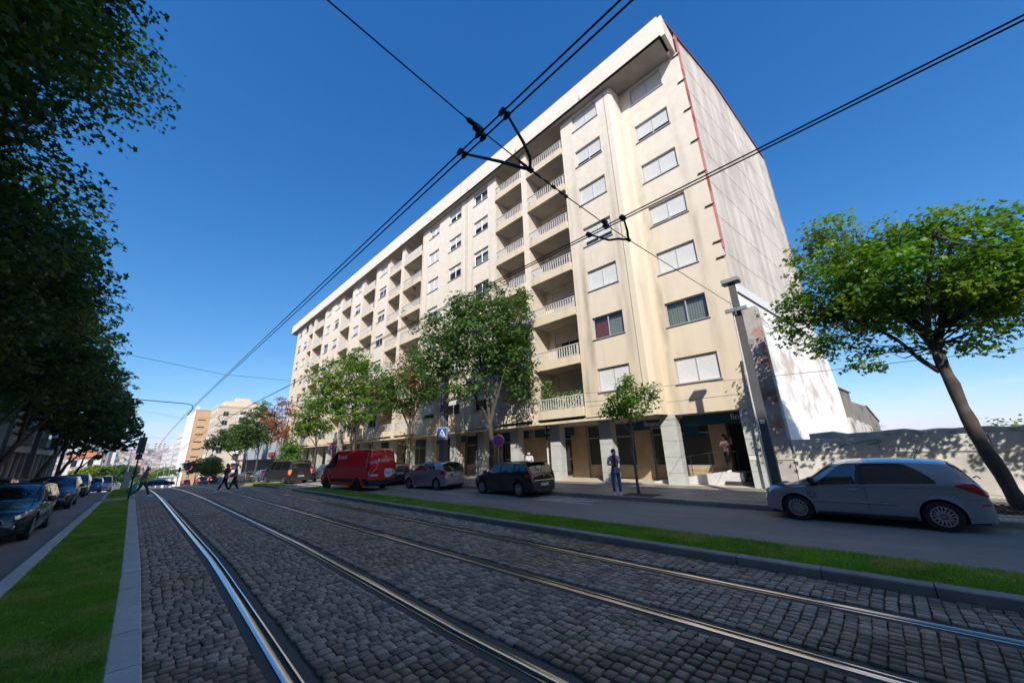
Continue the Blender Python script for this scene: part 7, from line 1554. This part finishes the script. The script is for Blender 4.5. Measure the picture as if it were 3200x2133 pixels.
    if hair == 'long':
        for q in range(9): a = (q-4)/4; mb.tube([hd-face*.05*k+sdv*.06*a*k+up_*.05*k, hd-face*.1*k+sdv*.07*a*k-up_*.08*k, hd-face*(.12+.02*sin(q))*k+sdv*.075*a*k-up_*(.22+.04*cos(q*2))*k], [.035*k, .034*k, .012*k], 7)
    if hair == 'tail': mb.tube([hd-face*.09*k+up_*.04*k, hd-face*.17*k+up_*.02*k, hd-face*.2*k-up_*.12*k, hd-face*.19*k-up_*.2*k], [.03*k, .045*k, .04*k, .012*k], 8)
    mb.build('hair', C['hair'], t, smooth='all')
    # clothes
    top = [[(*L3(J['pelvis'], J['chest'], .05), .125*k), (*L3(J['pelvis'], J['chest'], .5), .118*k), (*J['chest'], .128*k), (*L3(J['chest'], J['neck'], .72), .072*k)]]
    for s in 'lr':
        sh, el, ha = J[s+'sh'], J[s+'el'], J[s+'ha']; e = C.get('sleeve', 1.0); ch = [(*J['chest'], .128*k), (*sh, .072*k), (*L3(sh, el, .5), .062*k)]
        if e > .5: ch += [(*el, .053*k), (*L3(el, ha, .5), .049*k), (*L3(el, ha, .9*e), .036*k)]
        top.append(ch)
    skin_obj(C.get('top_name', 'jacket'), top, C['top'], t)
    tr = []
    for s in 'lr':
        hp, kn, fo = J[s+'hip'], J[s+'kn'], J[s+'fo']; tr.append([(*L3(J['pelvis'], J['chest'], .18), .118*k), (*J['pelvis'], .128*k), (*hp, .1*k), (*L3(hp, kn, .5), .088*k), (*kn, .068*k), (*L3(kn, fo, .5), .062*k), (*L3(kn, fo, .96), .052*k)])
    skin_obj('trousers', tr, C['legs'], t)
    for s in 'lr':
        fo = Vector(J[s+'fo']); f = Vector(J.get(s+'toe', (1, 0, 0))); f.z = 0; f.normalize(); sd_ = Vector((0, 0, 1)).cross(f); mb = MB(); A = axes(fo+f*.06*k-Vector((0, 0, fo.z-(fo.z-.085*k))), f, sd_); rws = []
        for i in range(8):
            u = i/7; x = -.14+.28*u; w_ = .036+.014*sin(u*pi*.9); hh = .095*(1-u)**.7+.045; rws.append([(x*k, -w_*k, 0), (x*k, -w_*.9*k, hh*.5*k), (x*k, -w_*.4*k, hh*k), (x*k, w_*.4*k, hh*k), (x*k, w_*.9*k, hh*.5*k), (x*k, w_*k, 0)])
        n0 = len(mb.v); mb.grid([[A @ Vector(p) for p in r_] for r_ in rws], flip=True); mb.poly([A @ Vector(p) for p in rws[0]]); mb.poly([A @ Vector(p) for p in rws[-1]][::-1]); mb.build('shoe', C['shoe'], t, smooth=50)
    return t, J, k
def cloth(n, c, **kw): return mat(n, c, .85, var=.18, vs=14, bump=.3, bs=60, **kw)
SK_L = mat('light skin', (.42, .25, .18), .5, var=.06); SK_D = mat('brown skin', (.13, .065, .045), .5, var=.06); H_D = mat('dark hair', (.012, .009, .008), .5, var=.2); H_B = mat('brown hair', (.09, .045, .025), .5, var=.25, vs=20, stretch=(1, 1, .2))
jeans = cloth('blue jeans', (.045, .12, .24)); blackc = cloth('black cloth', (.012, .012, .014)); whitec = cloth('white cotton', (.5, .5, .55)); shoew = mat('white shoe', (.6, .6, .6), .6); M_mask = mat('pale blue mask', (.45, .6, .68), .8)
base = dict(pelvis=(0, 0, .93), chest=(.01, 0, 1.27), neck=(.01, 0, 1.46), head=(.03, 0, 1.58), lsh=(0, .175, 1.39), lel=(-.02, .22, 1.12), lha=(.04, .24, .88), rsh=(0, -.175, 1.39), rel=(-.02, -.22, 1.12), rha=(.04, -.24, .88), lhip=(0, .09, .88), lkn=(.02, .11, .48), lfo=(0, .12, .085), rhip=(0, -.09, .88), rkn=(.02, -.11, .48), rfo=(0, -.12, .085))
# woman at the kerb: hand to her ear, bag on her hip; faces the street (-x), head turned to her left/right
P = dict(base, lsh=(.0, .17, 1.39), lel=(.2, .17, 1.2), lha=(.13, .06, 1.46), rel=(.02, -.25, 1.13), rha=(.2, -.02, 1.12), lfo=(0, .12, .085), rfo=(.06, -.1, .085), lkn=(.03, .12, .48), rkn=(.05, -.11, .48), face=(.75, .6, .05))
t, J, k = person('woman in white jacket and blue jeans standing at the kerb, hand to her ear', (12.68, 7.3, .135), radians(208), P, dict(skin=SK_D, hair=H_D, top=whitec, legs=jeans, shoe=shoew), 'short', mat('lilac mask', (.4, .45, .6), .8), 1.66)
mb = MB(); mb.bbox((.1, -.06, .78), (.2, .2, .98), .03); b_ = mb.build('shoulder_bag', mat('grey bag', (.28, .25, .26), .7, var=.2), t); mb = MB(); mb.tube([(.15, -.05, .97), (.13, -.12, 1.2), (.0, -.13, 1.45), (-.1, .05, 1.4), (-.12, .2, 1.1), (.1, .19, .97)], .01, 5); mb.build('bag_strap', blackc, b_)
mb = MB(); mb.bbox((.09, -.07, 1.0), (.155, .06, 1.42), .03); mb.build('red_shirt', cloth('red shirt', (.3, .01, .02)), t); mb = MB(); mb.bbox((-.3, -.14, 1.0), (-.13, .14, 1.42), .05); mb.build('backpack', mat('dark red backpack', (.1, .015, .02), .8), t)
# woman by the shop window on the ramp, leaning, bare arms
P = dict(base, lel=(.1, .24, 1.2), lha=(.22, .08, 1.32), rel=(.08, -.24, 1.15), rha=(.24, -.06, 1.22), lfo=(.05, .03, .085), rfo=(-.05, -.02, .085), lkn=(.06, .06, .48), rkn=(.0, -.08, .48), face=(.9, .2, -.2))
person('woman in pale pink top and black trousers leaning above the white ramp', (18.35, 5.0, .6), radians(150), P, dict(skin=SK_L, hair=H_D, top=cloth('pale pink top', (.5, .36, .34)), legs=blackc, shoe=shoew, sleeve=.4, top_name='top'), 'long', None, 1.66)
# man seen over the black car
person('person in white shirt and blue mask seen over the black hatchback', (16.0, 14.6, .13), radians(200), dict(base, face=(1, 0, 0)), dict(skin=SK_L, hair=H_D, top=whitec, legs=blackc, shoe=shoew), 'short', M_mask, 1.7)
person('dark haired person in a pale jacket passing between the pole and the stone pillar', (15.4, 20.2, .13), radians(-80), dict(base), dict(skin=SK_L, hair=H_D, top=cloth('beige jacket', (.34, .3, .27)), legs=blackc, shoe=shoew), 'short', None, 1.72)
# woman with the green bag, striding left to right over the crossing
leo = mat('leopard print cloth', (.26, .17, .11), .85, var=.5, vs=28, hue2=(.04, .025, .02), h2s=24)
P = dict(base, chest=(.05, 0, 1.27), neck=(.08, 0, 1.46), head=(.12, 0, 1.57), lhip=(0, .08, .88), lkn=(.2, .08, .52), lfo=(.36, .08, .1), rhip=(0, -.08, .88), rkn=(-.1, -.08, .5), rfo=(-.45, -.08, .13), lel=(-.06, .2, 1.13), lha=(-.16, .2, .92), rel=(-.02, -.22, 1.12), rha=(-.08, -.24, .88), lsh=(.03, .16, 1.39), rsh=(.03, -.16, 1.39))
t, J, k = person('woman in a leopard print top striding over the crossing with a turquoise bag', (.62, 29.3, 0), radians(-22), P, dict(skin=SK_L, hair=H_B, top=leo, legs=cloth('navy trousers', (.02, .05, .1)), shoe=shoew, top_name='top'), 'long', M_mask, 1.62)
g = MB(); g.tube([(-.14, -.26, .82), (-.16, -.26, .74), (-.22, -.26, .62), (-.3, -.27, .45), (-.32, -.27, .33), (-.28, -.27, .28)], [.02, .05, .12, .2, .21, .12], 10)
g.v = [(p[0], -.26+(p[1]+.26)*.45, p[2]) for p in g.v]; o = g.build('turquoise_bag', mat('turquoise plastic', (.02, .40, .30), .35, var=.15, vs=9), smooth='all', loc=(.62, 29.3, 0), rz=radians(-22)); tag(o, label='thin turquoise plastic shopping bag swinging from the striding woman\'s hand', cat='bag')
# couple walking over the tracks
cam_ = mat('camouflage jacket', (.10, .12, .12), .85, var=.4, vs=12, hue2=(.03, .04, .045), h2s=7)
P = dict(base, lkn=(.12, .09, .5), lfo=(.25, .09, .085), rkn=(-.04, -.09, .5), rfo=(-.25, -.09, .1), rel=(.02, -.23, 1.14), rha=(.16, -.12, 1.1), lel=(.0, .22, 1.12), lha=(.12, .18, .95))
person('woman with a brown ponytail in a patterned grey jacket walking away over the far tracks', (4.55, 28.2, 0), radians(170), P, dict(skin=SK_L, hair=H_B, top=cam_, legs=blackc, shoe=shoew), 'tail', None, 1.62)
person('dark haired person in black walking just ahead of the ponytailed woman on the tracks', (4.15, 28.6, 0), radians(190), dict(P, lkn=(-.02, .09, .5), lfo=(-.2, .09, .1), rkn=(.14, -.09, .5), rfo=(.3, -.09, .085)), dict(skin=SK_L, hair=H_D, top=cloth('grey jacket', (.05, .055, .06)), legs=blackc, shoe=shoew), 'long', None, 1.66)
mb = MB(); mb.bbox((-.06, -.16, -.42), (.06, .16, 0), .03); mb.tube([(0, -.08, 0), (0, 0, .12), (0, .08, 0)], .008, 5); tag(mb.build('white_bag', mat('pale lilac bag', (.5, .52, .65), .5, var=.1), loc=(3.88, 28.55, .86), rz=.4), label='pale lilac white carrier bag held low beside the walking couple', cat='bag')
for (x, y, rz, c1, lab) in [(13.6, 62, 1.2, (.4, .3, .25), 'small pedestrian in a pale top on the far right pavement'), (14.1, 61, -2, (.03, .03, .03), 'small pedestrian in dark clothes on the far right pavement')]:
    person(lab, (x, y, gz(y)+.13), rz, base, dict(skin=SK_L, hair=H_D, top=cloth('top %d' % (x*10), c1), legs=blackc, shoe=blackc), 'short', None, 1.68)
# driver of the nearest oncoming car, seen through the windscreen

# ------------------------------------------------------------------ the air: the far town fades a little
mb = MB(); mb.box((-1800, -200, -40), (1800, 1900, 60)); M_air = bpy.data.materials.new('air'); M_air.use_nodes = True; t_ = M_air.node_tree; t_.nodes.clear()
o_ = t_.nodes.new('ShaderNodeOutputMaterial'); v_ = t_.nodes.new('ShaderNodeVolumePrincipled'); v_.inputs['Density'].default_value = .00026; v_.inputs['Color'].default_value = (.82, .89, 1, 1); t_.links.new(v_.outputs[0], o_.inputs['Volume'])
tag(mb.build('haze', M_air), kind='stuff')
